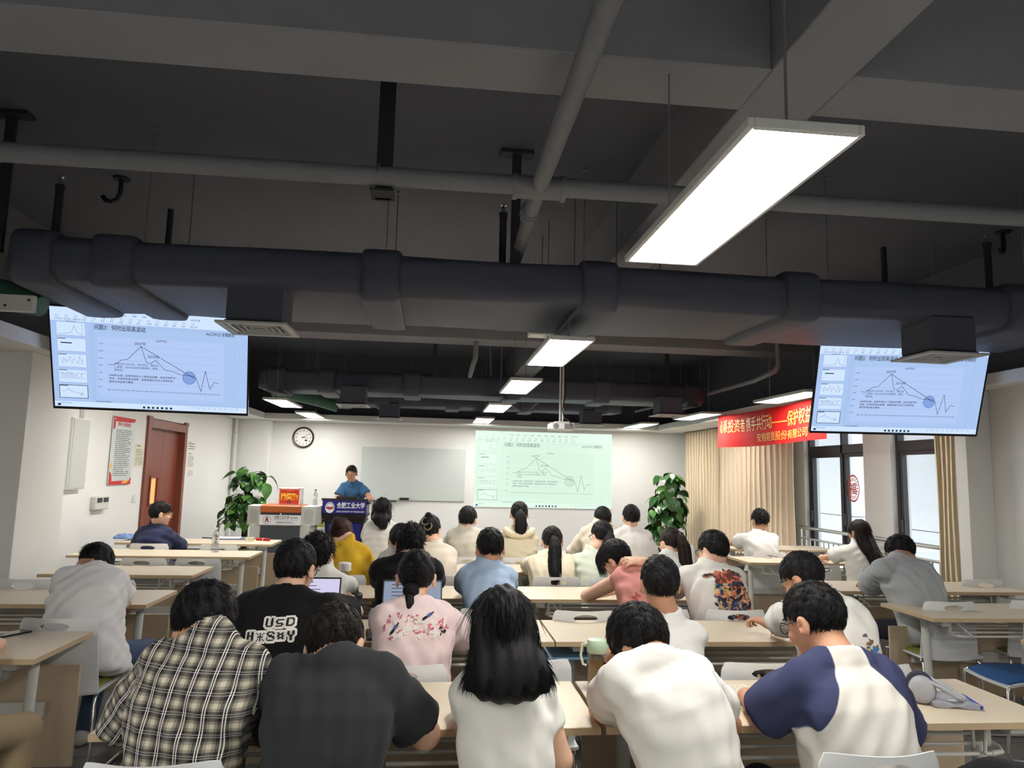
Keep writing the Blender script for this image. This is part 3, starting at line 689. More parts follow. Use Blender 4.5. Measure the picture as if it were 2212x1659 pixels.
s = obj('glowing_picture', MB().add([(-Wp/2, -.002, -Hp/2), (Wp/2, -.002, -Hp/2), (Wp/2, -.002, Hp/2), (-Wp/2, -.002, Hp/2)], [(0, 1, 2, 3)]), emis('projection_glow', (206, 230, 213), PJS), pr, None)
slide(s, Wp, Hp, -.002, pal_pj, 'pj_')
# ---- whiteboard
M_glassboard = mat('grey_glass_board', srgb(196, 203, 200), .12, noise=.02, nscale=1)
bx0, bx1, bz0, bz1 = -1.35, .615, 1.04, 2.03
wb = empty('glass_board', ((bx0+bx1)/2, YF-.003, (bz0+bz1)/2), 0, 'pale grey glass writing board on the front wall', 'whiteboard')
hw, hh = (bx1-bx0)/2, (bz1-bz0)/2
obj('glass_sheet', MB().box((-hw, -.03, -hh), (hw, -.02, hh), .002), M_glassboard, wb)
for sx in (-1, 0, 1):
    for sz in (-1, 1): obj('stand_off', MB().lathe([(.012, 0), (.012, .038)], 10, (sx*(hw-.04), 0, sz*(hh-.04)), axis='y'), M_steel, wb)
obj('pen_tray', MB().box((-hw+.02, -.075, -hh-.03), (-.3, -.025, -hh-.01), .004), M_dark, wb)
er = empty('board_eraser', (-.52, YF-.06, 1.06), 0, 'black board eraser on the tray below the glass board', 'eraser')
obj('eraser_body', MB().box((-.09, -.025, 0), (.09, .02, .03), .005), M_black, er); obj('felt_pad', MB().box((-.085, -.022, -.012), (.085, .018, 0)), M_dark, er)
# ---- clock
ck = empty('wall_clock', (-2.45, YF, 2.175), 0, 'round wall clock with a dark brown rim on the front wall', 'clock')
R0 = .2
obj('rim', MB().lathe([(R0-.035, .012), (R0-.03, .04), (R0-.01, .045), (R0, .03), (R0, 0)], 40, axis='y', cap=False), mat('dark_wood_rim', srgb(50, 28, 24), .3), ck, 50)
obj('dial', MB().lathe([(.001, .012), (R0-.03, .012)], 40, axis='y', cap=False), mat('clock_dial', srgb(236, 236, 232), .5), ck, None)
tm = MB()
for k in range(12):
    a = math.radians(90-30*(k+1)); text(tm, str(k+1), .044, (.132*math.cos(a), -.0135, .132*math.sin(a)-.016), (1, 0, 0), (0, 0, 1), 'c', .02)
tm.box((.028, -.014, -.07), (.075, -.013, -.04))
obj('numerals', tm, M_black, ck, None)
def hand(ang, L, w_):
    a = math.radians(90-ang); d = np.array([math.cos(a), math.sin(a)]); n = np.array([-d[1], d[0]])*w_
    p = [-d*.03-n, d*L-n*.4, d*L+n*.4, -d*.03+n]; mb = MB().add([(q[0], -.017, q[1]) for q in p], [(0, 1, 2, 3)]); return mb
obj('hour_hand', hand(98, .085, .007), M_black, ck, None); obj('minute_hand', hand(55, .13, .0055), M_black, ck, None); obj('second_hand', hand(100, .11, .0015), M_black, ck, None)
# ---- left wall: poster, notices, panels
def wallpos(u, v): p = atX(u, v, XL); return p[1], p[2]
def wall_lines(mb, y0, y1, z1, z0, n, seed, ragged=.35):
    rnd = random.Random(seed)
    for k in range(n):
        z = z1-(z1-z0)*k/n; s = y0
        e = y0+(y1-y0)*(1-ragged*rnd.random()*(rnd.random() < .4))
        while s < e:
            w_ = rnd.uniform(.02, .09); h_ = (z1-z0)/n*.3
            mb.add([(0, s, z-h_), (0, min(s+w_, e), z-h_), (0, min(s+w_, e), z), (0, s, z)], [(0, 1, 2, 3)]); s += w_+rnd.uniform(.006, .02)
M_paper = mat('white_paper', srgb(228, 226, 220), .7, noise=.02)
M_ink = mat('dark_print', srgb(60, 62, 66), .7)
M_inkr = mat('red_print', srgb(196, 40, 48), .6)
M_inky = mat('yellow_print', srgb(225, 175, 60), .6)
ya, za = wallpos(243, 898); yb, zb = wallpos(290, 1043)
pz0 = wallpos(238, 1047)[1]; yb = wallpos(290, 902)[0]
ps = empty('rules_poster', (XL+.02, (ya+yb)/2, (za+pz0)/2), 0, 'tall red and white rules poster on the left wall', 'poster')
pw, ph = (yb-ya)/2, (za-pz0)/2
obj('acrylic_panel', MB().box((-.012, -pw, -ph), (0, pw, ph), .002), mat('poster_pale', srgb(206, 214, 216), .25, noise=.03), ps)
rb = MB()
def yz(pts, x=.0012): return [(x, p, q) for p, q in pts]
rb.add(yz([(-pw, ph), (pw, ph), (pw, ph*.9), (pw*.5, ph*.87), (-pw*.8, ph*.85), (-pw*.82, ph*.66), (-pw, ph*.6)][::-1]), [tuple(range(7))])
rb.add(yz([(-pw, -ph), (pw, -ph), (pw, -ph*.78), (pw*.8, -ph*.88), (-pw*.75, -ph*.9), (-pw*.8, -ph*.7), (-pw, -ph*.6)]), [tuple(range(7))])
text(rb, '教室使用管理规定', .05, (.0014, 0, ph*.74), (0, 1, 0), (0, 0, 1), 'c', .01, width=pw*1.2)
obj('red_print', rb, M_inkr, ps, None)
yl = MB().add(yz([(-pw, -ph*.56), (-pw*.84, -ph*.5), (-pw*.84, -ph*.34), (-pw, -ph*.4)], .0014), [(0, 1, 2, 3)]).add(yz([(pw*.1, -ph*.97), (pw*.6, -ph*.97), (pw*.9, -ph*.86), (pw*.3, -ph*.9)], .0014), [(0, 1, 2, 3)])
obj('yellow_print', yl, M_inky, ps, None)
tx = MB(); wall_lines(tx, -pw*.7, pw*.7, ph*.62, -ph*.78, 24, 3); tx.v = [(.0016, y, z) for x, y, z in tx.v]; obj('text_lines', tx, M_ink, ps, None)
for sy in (-1, 1):
    for sz in (-1, 1): obj('stand_off', MB().lathe([(.009, -.02), (.009, .006)], 8, (0, sy*(pw-.03), sz*(ph-.03)), axis='x'), M_steel, ps)
def notice(u0, v0, u1, v1, label, seed, n, color=M_paper, tbl=False, red=False):
    y0, z1 = wallpos(u0, v0); y1, z0 = wallpos(u1, v1)
    r = empty('wall_notice', (XL+.004, (y0+y1)/2, (z0+z1)/2), 0, label, 'notice'); w_, h_ = (y1-y0)/2, (z1-z0)/2
    obj('sheet', MB().box((-.003, -w_, -h_), (0, w_, h_)), color, r)
    tx = MB(); wall_lines(tx, -w_*.8, w_*.8, h_*.55, -h_*.85, n, seed)
    tx.add([(0, -w_*.7, h_*.8), (0, w_*.1, h_*.8), (0, w_*.1, h_*.86), (0, -w_*.7, h_*.86)], [(0, 1, 2, 3)])
    tx.v = [(.001, y, z) for x, y, z in tx.v]; obj('text_lines', tx, M_ink, r, None)
    if red: obj('red_heading', MB().add(yz([(-w_*.8, h_*.62), (w_*.8, h_*.62), (w_*.8, h_*.72), (-w_*.8, h_*.72)], .0015), [(0, 1, 2, 3)]), mat('salmon_print', srgb(226, 150, 120), .6), r, None)
notice(292, 958, 308, 1010, 'cream notice sheet between the poster and the door', 5, 15, mat('cream_paper', srgb(222, 218, 200), .7))
notice(405, 953, 421, 976, 'upper of the three white notices right of the door', 6, 3, red=True)
notice(404, 976, 418, 1013, 'timetable notice in the middle right of the door', 7, 8)
notice(404, 1014, 416, 1032, 'lowest of the three white notices right of the door', 8, 5)
M_grey_pl = mat('light_grey_plastic', srgb(205, 205, 198), .5, noise=.02)
y0, z1 = wallpos(196, 1073); y1, z0 = wallpos(222, 1099)
r = empty('control_panel', (XL, (y0+y1)/2, (z0+z1)/2), 0, 'grey wall control box with two dark displays', 'control panel'); w_, h_ = (y1-y0)/2, (z1-z0)/2
obj('casing', MB().box((0, -w_, -h_), (.06, w_, h_), .008), M_grey_pl, r)
for s in (-1, 1): obj('display', MB().box((.06, s*w_*.48-w_*.36, h_*.1), (.066, s*w_*.48+w_*.36, h_*.8), .002), mat('dark_display', srgb(38, 42, 56), .15), r)
y0, z1 = wallpos(283, 1070); y1, z0 = wallpos(293, 1084)
r = empty('light_switch', (XL, (y0+y1)/2, (z0+z1)/2), 0, 'small white light switch left of the door', 'switch'); obj('switch_plate', MB().box((0, -.045, -.045), (.01, .045, .045), .003), M_white_metal, r); obj('rocker', MB().box((.01, -.025, -.03), (.014, .025, .03), .002), M_white_metal, r)
y0, z1 = wallpos(150, 905); y1, z0 = wallpos(166, 1062)
r = empty('distribution_box', (XL, 7.85, 1.69), 0, 'tall grey electrical box beside the left column', 'electrical box')
obj('box_body', MB().box((0, -.2, -.36), (.06, .16, .36), .004), M_wall, r); obj('box_door', MB().box((.06, -.19, -.35), (.066, .15, .35), .003), mat('pale_green_grey', srgb(188, 192, 184), .5), r)
obj('conduit_drop', MB().tube([(.03, .05, .36), (.03, .05, .62)], .015, 8), M_white_metal, r)
r = empty('corner_pipe', (XL+.06, 13.62, 0), 0, 'slim grey drain pipe in the front left corner', 'pipe'); obj('pipe_run', MB().tube([(0, 0, 0), (0, 0, 2.47)], .035, 12), M_white_metal, r, 60)
for z in (.6, 1.4, 2.2): obj('pipe_clip', MB().tube([(0, 0, z), (0, 0, z+.03)], .041, 12), M_grey_pl, r)
# ================================================================== furniture
M_top = mat('pale_maple_laminate', srgb(214, 200, 176), .42, noise=.05, nscale=5, stretch=(1.5, 14, 14))
M_edge = mat('maple_edge_band', srgb(196, 172, 138), .5, noise=.05, nscale=6, stretch=(2, 8, 8))
M_panel = mat('maple_panel', srgb(190, 170, 144), .55, noise=.06, nscale=5, stretch=(1.5, 10, 10))
M_leg = mat('white_powder_coat', srgb(206, 206, 200), .42, noise=.03)
M_caster = mat('grey_caster', srgb(70, 70, 72), .5)
_tables = {}
def table_proto(L):
    if L in _tables: return _tables[L]
    D = .55; parts = {}
    h = L/2
    parts['tabletop'] = (MB().box((-h, 0, .7245), (h, D, .75), .003), M_top)
    parts['edge_band'] = (MB().box((-h-.0015, -.0015, .7255), (h+.0015, .004, .7485)).box((-h-.0015, 0, .7255), (-h+.004, D, .7485)).box((h-.004, 0, .7255), (h+.0015, D, .7485)), M_edge)
    parts['modesty_panel'] = (MB().box((-h+.02, D-.06, .12), (h-.02, D-.042, .60), .002), M_panel)
    parts['crossbeam'] = (MB().box((-h+.16, D-.10, .36), (h-.16, D-.065, .43), .006), M_leg)
    for s, nm in ((-1, 'leg'), (1, 'leg.001')):
        x = s*(h-.13)
        parts[nm] = (MB().tube([(x, D*.42, .045), (x, D*.5, .69)], [.026, .024], 14).box((x-.03, .06, .685), (x+.03, D-.08, .722), .004), M_leg)
        parts[nm.replace('leg', 'foot')] = (MB().tube([(x, .03, .062), (x, D*.45, .075), (x, D-.02, .062)], [.018, .026, .018], 10).lathe([(.022, 0), (.025, .01), (.025, .04), (.02, .05)], 10, (x, .045, 0)).lathe([(.022, 0), (.025, .01), (.025, .04), (.02, .05)], 10, (x, D-.04, 0)), M_leg)
        parts[nm.replace('leg', 'bracket')] = (MB().box((x-s*.07-.012, .12, .62), (x-s*.07+.012, .20, .725), .004).tube([(x-s*.1, .1, .70), (x-s*.16, .03, .63)], .006, 6), M_leg)
    sh = MB(); a = h-.2
    for k, y in enumerate((.05, .12, .19, .26)):
        z = .625+.012*k
        sh.tube([(-a+.05*(k == 0), y, z), (a-.05*(k == 0), y, z)], .0075, 8)
    for s in (-1, 1):
        sh.tube([(s*(a-.05), .05, .625), (s*(a+.0), .06, .627), (s*(a+.02), .10, .63), (s*a, .19, .645), (s*(a-.02), .36, .70)], .009, 8)
        sh.tube([(s*(a-.08), .1, .63), (s*(a-.08), .1, .725)], .006, 6)
    parts['wire_shelf'] = (sh, M_leg)
    out = []
    for k, (mb, m_) in parts.items():
        me = mb.mesh(k.split('.')[0], 35); me.materials.append(m_); out.append((k.split('.')[0], me))
    _tables[L] = out; return out
def table(xc, y, L, label, rz=0.0, group='training tables'):
    r = empty('training_table', (xc, y, 0), rz, label, 'table', group)
    for nm, me in table_proto(L): link(bpy.data.objects.new(nm, me), r)
    return r
R1, R2, R3, R4, R5 = 2.53, 3.78, 5.03, 6.36, 7.62
table(-.225, R1, 1.65, 'maple table in the nearest centre row, left, at the dark tee')
table(1.47, R1, 1.70, 'maple table in the nearest centre row, right, with the headphones')
table(-.16, R2, 1.62, 'maple table in the second centre row, left, with the tumbler')
table(1.49, R2, 1.66, 'maple table in the second centre row, right, under the bent forearm')
table(-.2, R3, 1.62, 'maple table in the third centre row, left, with the laptops')
table(1.45, R3, 1.62, 'maple table in the third centre row, right, at the pink sleeveless shirt')
table(-.15, R4, 1.62, 'maple table in the fourth centre row, left, behind the yellow jacket')
table(1.5, R4, 1.62, 'maple table in the fourth centre row, right, at the red ponytail')
table(-.1, R5, 1.62, 'maple table in the front centre row, left')
table(1.55, R5, 1.62, 'maple table in the front centre row, right, with the black bag')
table(-2.5, 3.46, 1.62, 'maple table at the lower left edge with the phone')
table(-2.52, 4.75, 1.62, 'maple table on the left at the bent over white blouse')
table(-2.4, 6.0, 1.14, 'short maple table on the left beside the column')
table(-2.52, 7.22, 1.64, 'maple table on the left with the water bottle')
table(-2.58, 8.42, 1.66, 'maple table on the left nearest the door, with papers')
table(4.03, 4.42, 1.66, 'maple table on the right below the television, close to the front')
table(4.0, 5.48, 1.66, 'maple table on the right at the grey tee')
table(4.08, 7.28, 1.62, 'maple table on the right with a phone and notebook')
table(4.28, 8.62, 1.5, 'maple table farthest on the right beside the curtains')
p = atZ(2205, 1381, .75); table(p[0]+.81, p[1]-.55, 1.62, 'maple table corner at the right picture edge')

# ---- chairs
M_shell = mat('white_chair_plastic', srgb(222, 224, 226), .38, noise=.02)
M_padg = mat('green_seat_fabric', srgb(136, 142, 62), .9, noise=.08, nscale=40, bump=.2, bscale=300)
M_padb = mat('blue_seat_fabric', srgb(52, 96, 150), .9, noise=.1, nscale=40, bump=.2, bscale=300)
def back_mesh():
    nx, nz = 28, 28; th = .006
    hx0, hz0, ha, hb = 0.0, .768, .074, .021
    def surf(u, v):
        w_ = .212-.026*v-.012*max(0, v-.9)/.1
        x = (u*2-1)*w_; z = .42+v*(.81-.42)
        y = -.205-.055*v+.055*(u*2-1)**2*(.5+.5*v)
        if v > .93: z -= .006*((u*2-1)**8)
        return x, y, z
    P = {}; vs = []; fs = []
    keep = {}
    for i in range(nx):
        for j in range(nz):
            x, y, z = surf((i+.5)/nx, (j+.5)/nz); keep[i, j] = ((x-hx0)/ha)**2+((z-hz0)/hb)**2 > 1.0
    for side in (0, 1):
        for i in range(nx+1):
            for j in range(nz+1):
                x, y, z = surf(i/nx, j/nz)
                near = [keep.get((i+a, j+b)) for a in (-1, 0) for b in (-1, 0)]
                if (False in near) and (True in near):
                    a = math.atan2((z-hz0)/hb, (x-hx0)/ha); x, z = hx0+ha*math.cos(a), hz0+hb*math.sin(a)
                P[side, i, j] = len(vs); vs.append((x, y-th*side, z))
    for i in range(nx):
        for j in range(nz):
            if not keep[i, j]: continue
            fs.append((P[0, i, j], P[0, i, j+1], P[0, i+1, j+1], P[0, i+1, j]))
            fs.append((P[1, i, j], P[1, i+1, j], P[1, i+1, j+1], P[1, i, j+1]))
            for (a, b), (c, d), (di, dj) in (((i, j), (i+1, j), (0, -1)), ((i+1, j), (i+1, j+1), (1, 0)), ((i+1, j+1), (i, j+1), (0, 1)), ((i, j+1), (i, j), (-1, 0))):
                if not keep.get((i+di, j+dj), False):
                    fs.append((P[0, a, b], P[0, c, d], P[1, c, d], P[1, a, b]))
    return MB().add(vs, fs)
def seat_mesh(th, z0, w_, d0, d1, round_):
    n = 10; vs = []; fs = []
    for side in (0, 1):
        for i in range(n+1):
            for j in range(n+1):
                u, v = i/n*2-1, j/n
                x = u*w_*(1-.06*v); y = d0+(d1-d0)*v-.02*(u*u)*(v > .5)
                e = max(abs(u), abs(2*v-1))
                z = z0-.018*(1-u*u)*(1-v)-.025*max(0, v-.75)/.25+round_*(1-e**6)*(side == 0)
                vs.append((x, y, z-th*side))
    w1 = n+1; K = w1*w1
    for i in range(n):
        for j in range(n):
            q = (i*w1+j, (i+1)*w1+j, (i+1)*w1+j+1, i*w1+j+1); fs.append(q); fs.append(tuple(K+k for k in q[::-1]))
    for i in range(n):
        for a, b in (((i+1)*w1, i*w1), (i*w1+n, (i+1)*w1+n), (i, i+1), (n*w1+i+1, n*w1+i)): fs.append((a, b, K+b, K+a))
    return MB().add(vs, fs)
def chair_proto():
    out = {}
    out['backrest'] = (back_mesh(), M_shell, 40)
    out['seat'] = (seat_mesh(.012, .445, .225, -.215, .215, 0), M_shell, 40)
    out['pad'] = (seat_mesh(.012, .458, .2, -.18, .2, .012), None, 60)
    for s in (-1, 1):
        t = MB().tube([(s*.2, .17, .425), (s*.205, .19, .40), (s*.215, .215, .06), (s*.215, .20, .014), (s*.215, .16, .01), (s*.215, -.17, .01), (s*.215, -.215, .014), (s*.215, -.23, .06), (s*.205, -.2, .40), (s*.2, -.17, .425)], .0105, 8)
        out['leg_frame' if s < 0 else 'leg_frame.001'] = (t, M_chrome, 60)
    out['stretcher'] = (MB().tube([(-.2, .12, .425), (.2, .12, .425)], .009, 8).tube([(-.2, -.12, .425), (.2, -.12, .425)], .009, 8), M_chrome, 60)
    return out
_cp = {}
for k, (mb, m_, sm) in chair_proto().items():
    me = mb.mesh(k.split('.')[0], sm)
    if m_: me.materials.append(m_)
    else: me.materials.append(M_padg)
    _cp[k] = me
padb = _cp['pad'].copy(); padb.materials.clear(); padb.materials.append(M_padb)
def chair(x, y, label, rz=0.0, pad='g', group='white shell chairs'):
    r = empty('shell_chair', (x, y, 0), rz, label, 'chair', group)
    for k, me in _cp.items():
        if k == 'pad':
            if pad is None: continue
            if pad == 'b': me = padb
        link(bpy.data.objects.new(k.split('.')[0], me), r)
    return r

# ---- lectern
M_navy = mat('royal_blue_board', srgb(28, 30, 120), .35, noise=.05, nscale=2)
M_dkwood = mat('dark_lectern_wood', srgb(40, 30, 34), .4, noise=.1, nscale=4, stretch=(2, 2, 9))
M_whitep = mat('white_print', srgb(236, 238, 240), .6)
LX, LY = -1.24, 11.0
lt = empty('lectern', (LX, LY, 0), 0, 'dark lectern with a royal blue university name board', 'lectern')
obj('lectern_body', MB().add([(-.27, -.2, .12), (.27, -.2, .12), (.27, .2, .12), (-.27, .2, .12), (-.33, -.24, .86), (.33, -.24, .86), (.33, .24, .86), (-.33, .24, .86)], [(3, 2, 1, 0), (4, 5, 6, 7), (0, 1, 5, 4), (1, 2, 6, 5), (2, 3, 7, 6), (3, 0, 4, 7)]), M_dkwood, lt)
obj('plinth', MB().box((-.33, -.26, 0), (.33, .26, .12), .01), M_dkwood, lt)
obj('cornice', MB().add([(-.33, -.25, .86), (.33, -.25, .86), (.33, .25, .86), (-.33, .25, .86), (-.385, -.29, .95), (.385, -.29, .95), (.385, .29, .95), (-.385, .29, .95)], [(3, 2, 1, 0), (4, 5, 6, 7), (0, 1, 5, 4), (1, 2, 6, 5), (2, 3, 7, 6), (3, 0, 4, 7)]).box((-.36, -.27, .84), (.36, .27, .87), .01), M_dkwood, lt)
obj('front_panel', MB().add([(-.24, -.222, .16), (.24, -.222, .16), (.285, -.258, .83), (-.285, -.258, .83)], [(0, 1, 2, 3)]), M_navy, lt, None)
nb = obj('name_board', MB().box((-.37, -.31, .965), (.37, -.29, 1.155), .004), M_navy, lt)
obj('reading_top', MB().add([(-.39, -.31, 1.15), (.39, -.31, 1.15), (.39, .3, 1.08), (-.39, .3, 1.08), (-.39, -.31, 1.18), (.39, -.31, 1.18), (.39, .3, 1.11), (-.39, .3, 1.11)], [(3, 2, 1, 0), (4, 5, 6, 7), (0, 1, 5, 4), (1, 2, 6, 5), (2, 3, 7, 6), (3, 0, 4, 7)]).box((-.36, -.285, .95), (.36, .28, 1.09)), M_dkwood, lt)
tm = MB(); text(tm, '合肥工业大学', .09, (-.13, -.3115, 1.05), (1, 0, 0), (0, 0, 1), 'l', .02, width=.47); text(tm, 'HEFEI UNIVERSITY OF TECHNOLOGY', .03, (-.13, -.3115, .985), (1, 0, 0), (0, 0, 1), 'l', .01, width=.47)
obj('lettering', tm, M_whitep, nb, None); tm = MB(); text(tm, '合肥工业大学', .055, (0, -.247, .55), (1, 0, 0), (0, 0, 1), 'c', .02, width=.34); text(tm, 'HEFEI UNIVERSITY OF TECHNOLOGY', .018, (0, -.247, .515), (1, 0, 0), (0, 0, 1), 'c', .01, width=.34)
obj('lettering', tm, M_whitep, lt, None)
em = MB().lathe([(.001, .0), (.078, .0)], 36, (-.245, -.3118, 1.05), axis='y', cap=False); e_ = obj('emblem_disc', em, M_whitep, nb, None)
er = MB().box((-.31, -.3132, 1.035), (-.18, -.3125, 1.06)); er.add([(-.29, -.3132, 1.035), (-.2, -.3132, 1.035), (-.22, -.3132, 1.02), (-.27, -.3132, 1.02)], [(0, 1, 2, 3)])
obj('emblem_mark', er, mat('emblem_red', srgb(170, 70, 76), .6), nb, None)
eb = MB()
for k in range(9):
    a = math.radians(20+140*k/8); eb.box((-.245+.064*math.cos(a)-.006, -.3132, 1.05+.064*math.sin(a)-.006), (-.245+.064*math.cos(a)+.006, -.3126, 1.05+.064*math.sin(a)+.006))
obj('emblem_letters', eb, M_navy, nb, None)
lt.scale = (.84, 1, 1)
r = empty('laptop', (-1.22, 10.85, 1.168), 0, 'closed dark laptop edge on the lectern top', 'laptop'); obj('laptop_body', MB().box((-.15, -.1, 0), (.15, .12, .03), .004), M_black, r); r.rotation_euler = (math.radians(-6.5), 0, 0)

# ---- multimedia console
M_cons = mat('console_grey', srgb(196, 198, 190), .5, noise=.03)
M_slate = mat('console_slate', srgb(70, 74, 80), .5, noise=.04)
M_orange = mat('orange_wood', srgb(186, 96, 40), .4, noise=.08, nscale=4, stretch=(2, 9, 9))
CX, CY = -2.05, 10.35
cs = empty('teaching_console', (CX, CY, 0), 0, 'grey teaching console with an orange wooden lid and white name plate', 'console')
obj('cabinet', MB().box((-.40, 0, 0), (.40, .62, .82), .008), M_cons, cs)
obj('slate_door', MB().box((-.265, -.012, .06), (.265, 0, .80), .004), M_slate, cs)
obj('head_shelf', MB().box((-.26, -.02, .815), (.26, .6, 1.07), .006), M_slate, cs)
obj('wooden_lid', MB().box((-.27, -.06, .985), (.27, .55, 1.085), .012), M_orange, cs)
for s in (-1, 1):
    p = MB().prism([(s*.27, -.02), (s*.46, .05), (s*.5, .5), (s*.27, .55)][::s], .815, 1.07)
    wg = obj('speaker_wing', p, M_cons, cs)
    hl = MB()
    for i in range(6):
        for j in range(11):
            if abs(i-2.5)/3.2 > 1 or (abs(j-5) > 4 and abs(i-2.5) > 1.6): continue
            t = .25+.1*i; x = s*(.27+.19*t); y = -.02+.07*t; hl.lathe([(.0045, .0005), (.0045, .002)], 6, (x, y, .85+.017*j), axis='y')
    obj('speaker_holes', hl, M_slate, wg, None)
pl_ = obj('name_plate', MB().box((-.275, -.05, .82), (.275, -.025, .955), .002), M_whitep, cs)
tm = MB(); text(tm, '合肥工业大学', .05, (-.08, -.0515, .905), (1, 0, 0), (0, 0, 1), 'l', .012, width=.2); text(tm, '经济学院', .03, (.135, -.0515, .908), (1, 0, 0), (0, 0, 1), 'l', .01, width=.1)
text(tm, 'School of Economics of Hefei University of Technology', .012, (-.08, -.0515, .885), (1, 0, 0), (0, 0, 1), 'l', .004, width=.31); text(tm, '厚德博学 经世济人', .026, (-.05, -.0515, .845), (1, 0, 0), (0, 0, 1), 'l', .008, width=.24)
obj('lettering', tm, M_ink, pl_, None)
em = MB().tube([(-.175+.052*math.cos(2*math.pi*k/28), -.0515, .888+.052*math.sin(2*math.pi*k/28)) for k in range(28)], .002, 4, closed=True); obj('emblem_ring', em, M_ink, pl_, None)
em = MB().add([(-.2, -.052, .855), (-.187, -.052, .855), (-.178, -.052, .88), (-.172, -.052, .88), (-.163, -.052, .855), (-.15, -.052, .855), (-.165, -.052, .925), (-.185, -.052, .925)], [tuple(range(8))]); obj('emblem_mark', em, mat('emblem_crimson', srgb(160, 36, 48), .6), pl_, None)
obj('keyhole', MB().lathe([(.012, .02), (.012, .024)], 10, (0, 0, .968), axis='y'), M_chrome, cs)
# draw box on the console
db = empty('draw_box', (-2.0, 10.7, 1.085), 0, 'white prize draw box with a red and orange front on the console', 'box')
obj('box_body', MB().box((-.15, -.11, 0), (.15, .15, .235), .006), mat('white_acrylic', srgb(226, 222, 222), .3), db)
fp = obj('front_print', MB().add([(-.135, -.112, .01), (.135, -.112, .01), (.135, -.112, .215), (-.135, -.112, .215)], [(0, 1, 2, 3)]), mat('poster_red', srgb(206, 62, 36), .5), db, None)
ray = MB()
for k in range(9):
    a0, a1 = math.radians(15+17*k), math.radians(23+17*k); ray.add([(0, -.113, .09), (.115*math.cos(a0), -.113, .09+.115*math.sin(a0)), (.115*math.cos(a1), -.113, .09+.115*math.sin(a1))], [(0, 1, 2)])
obj('sun_rays', ray, mat('poster_orange', srgb(238, 150, 50), .5), fp, None)
tm = MB(); text(tm, '抽奖箱', .1, (0, -.1145, .075), (1, 0, 0), (0, 0, 1), 'c', .03, width=.24); obj('lettering', tm, mat('poster_yellow', srgb(246, 212, 60), .5), fp, None)
obj('red_ribbon', MB().box((-.11, -.1142, .165), (.11, -.1135, .185)), mat('ribbon_red', srgb(178, 28, 34), .5), fp, None)
obj('wheel_mark', MB().lathe([(.012, .0), (.026, .0)], 20, (0, -.1146, .04), axis='y', cap=False), M_slate, fp, None)
for s in (-1, 1): obj('corner_bolt', MB().lathe([(.008, 0), (.008, .006)], 8, (s*.135, -.11, .222), axis='y'), M_slate, db)
def bottle(x, y, z, h, r, label, m_body, m_cap, band=None, liquid=None, name='water_bottle'):
    e = empty(name, (x, y, z), 0, label, 'bottle')
    obj('bottle_body', MB().lathe([(r*.9, 0), (r, .006), (r, h*.3), (r*.94, h*.36), (r, h*.42), (r, h*.66), (r*.75, h*.8), (r*.4, h*.9), (r*.38, h*.93)], 20), m_body, e, 50)
    obj('cap', MB().lathe([(r*.46, h*.92), (r*.46, h), (r*.4, h*1.005)], 14), m_cap, e)
    if band: obj('label_band', MB().lathe([(r*1.02, h*.40), (r*1.02, h*.64)], 20, cap=False), band, e, 50)
    return e
M_clear = glass_mat('clear_plastic', (.78, .82, .84), .2)
bottle(-1.66, 10.72, 1.07, .23, .03, 'small water bottle standing on the console', M_clear, mat('blue_cap', srgb(50, 80, 130), .5), mat('white_label', srgb(214, 214, 218), .5))
# swivel chair with a green back between console and lectern
gc = empty('office_chair', (float(atY(690, 1125, 11.6)[0]), 11.6, 0), math.radians(8), 'chair with a yellow green backrest between console and lectern', 'chair')
obj('backrest', MB().box((-.21, -.03, .5), (.21, .03, .92), .02), mat('lime_fabric', srgb(166, 172, 88), .9, noise=.06, nscale=30), gc)
obj('seat', MB().box((-.24, .02, .42), (.24, .46, .49), .02), mat('lime_fabric', srgb(166, 172, 88), .9), gc)
obj('seat_shell', MB().box((-.26, -.045, .40), (.26, .48, .425), .01).box((-.235, -.045, .425), (.235, -.03, .7), .006), M_shell, gc)
for s in (-1, 1): obj('leg_frame', MB().tube([(s*.22, .4, .41), (s*.24, .44, .02), (s*.24, .05, .01), (s*.22, .02, .41)], .011, 8), M_chrome, gc)

# ---- plants
M_leaf = mat('glossy_leaf', srgb(42, 84, 36), .3, noise=.22, nscale=9, spec=.5)
M_leaf2 = mat('light_leaf', srgb(76, 122, 52), .32, noise=.2, nscale=9)
M_moss = mat('moss_pole', srgb(48, 40, 30), .95, noise=.25, nscale=30, bump=.5, bscale=60)
M_pot = mat('black_pot', srgb(26, 26, 28), .5)
def leaf_me(name, m_, droop):
    n = 8; vs = []; fs = []
    for i in range(n+1):
        t = i/n; w_ = .5*math.sin(math.pi*min(1, t*.93+.07)**.62)*(1-t*.15) if t < 1 else 0.0
        w_ = .46*(math.sin(math.pi*(t**.6)))+.02*(1-t)
        y = t-.0; z = -droop*t*t
        for s in (-1, -.5, 0, .5, 1):
            vs.append((s*w_, y-.14*abs(s)*(1-t)**2*(t < .5), z+.12*abs(s)*w_-(.02 if s == 0 else 0)))
    for i in range(n):
        for j in range(4): fs.append((i*5+j, i*5+j+1, (i+1)*5+j+1, (i+1)*5+j))
    me = MB().add(vs, fs).mesh(name, 180); me.materials.append(m_); return me
leaves = [leaf_me('leaf', M_leaf, .25), leaf_me('leaf', M_leaf, .5), leaf_me('leaf', M_leaf2, .35)]
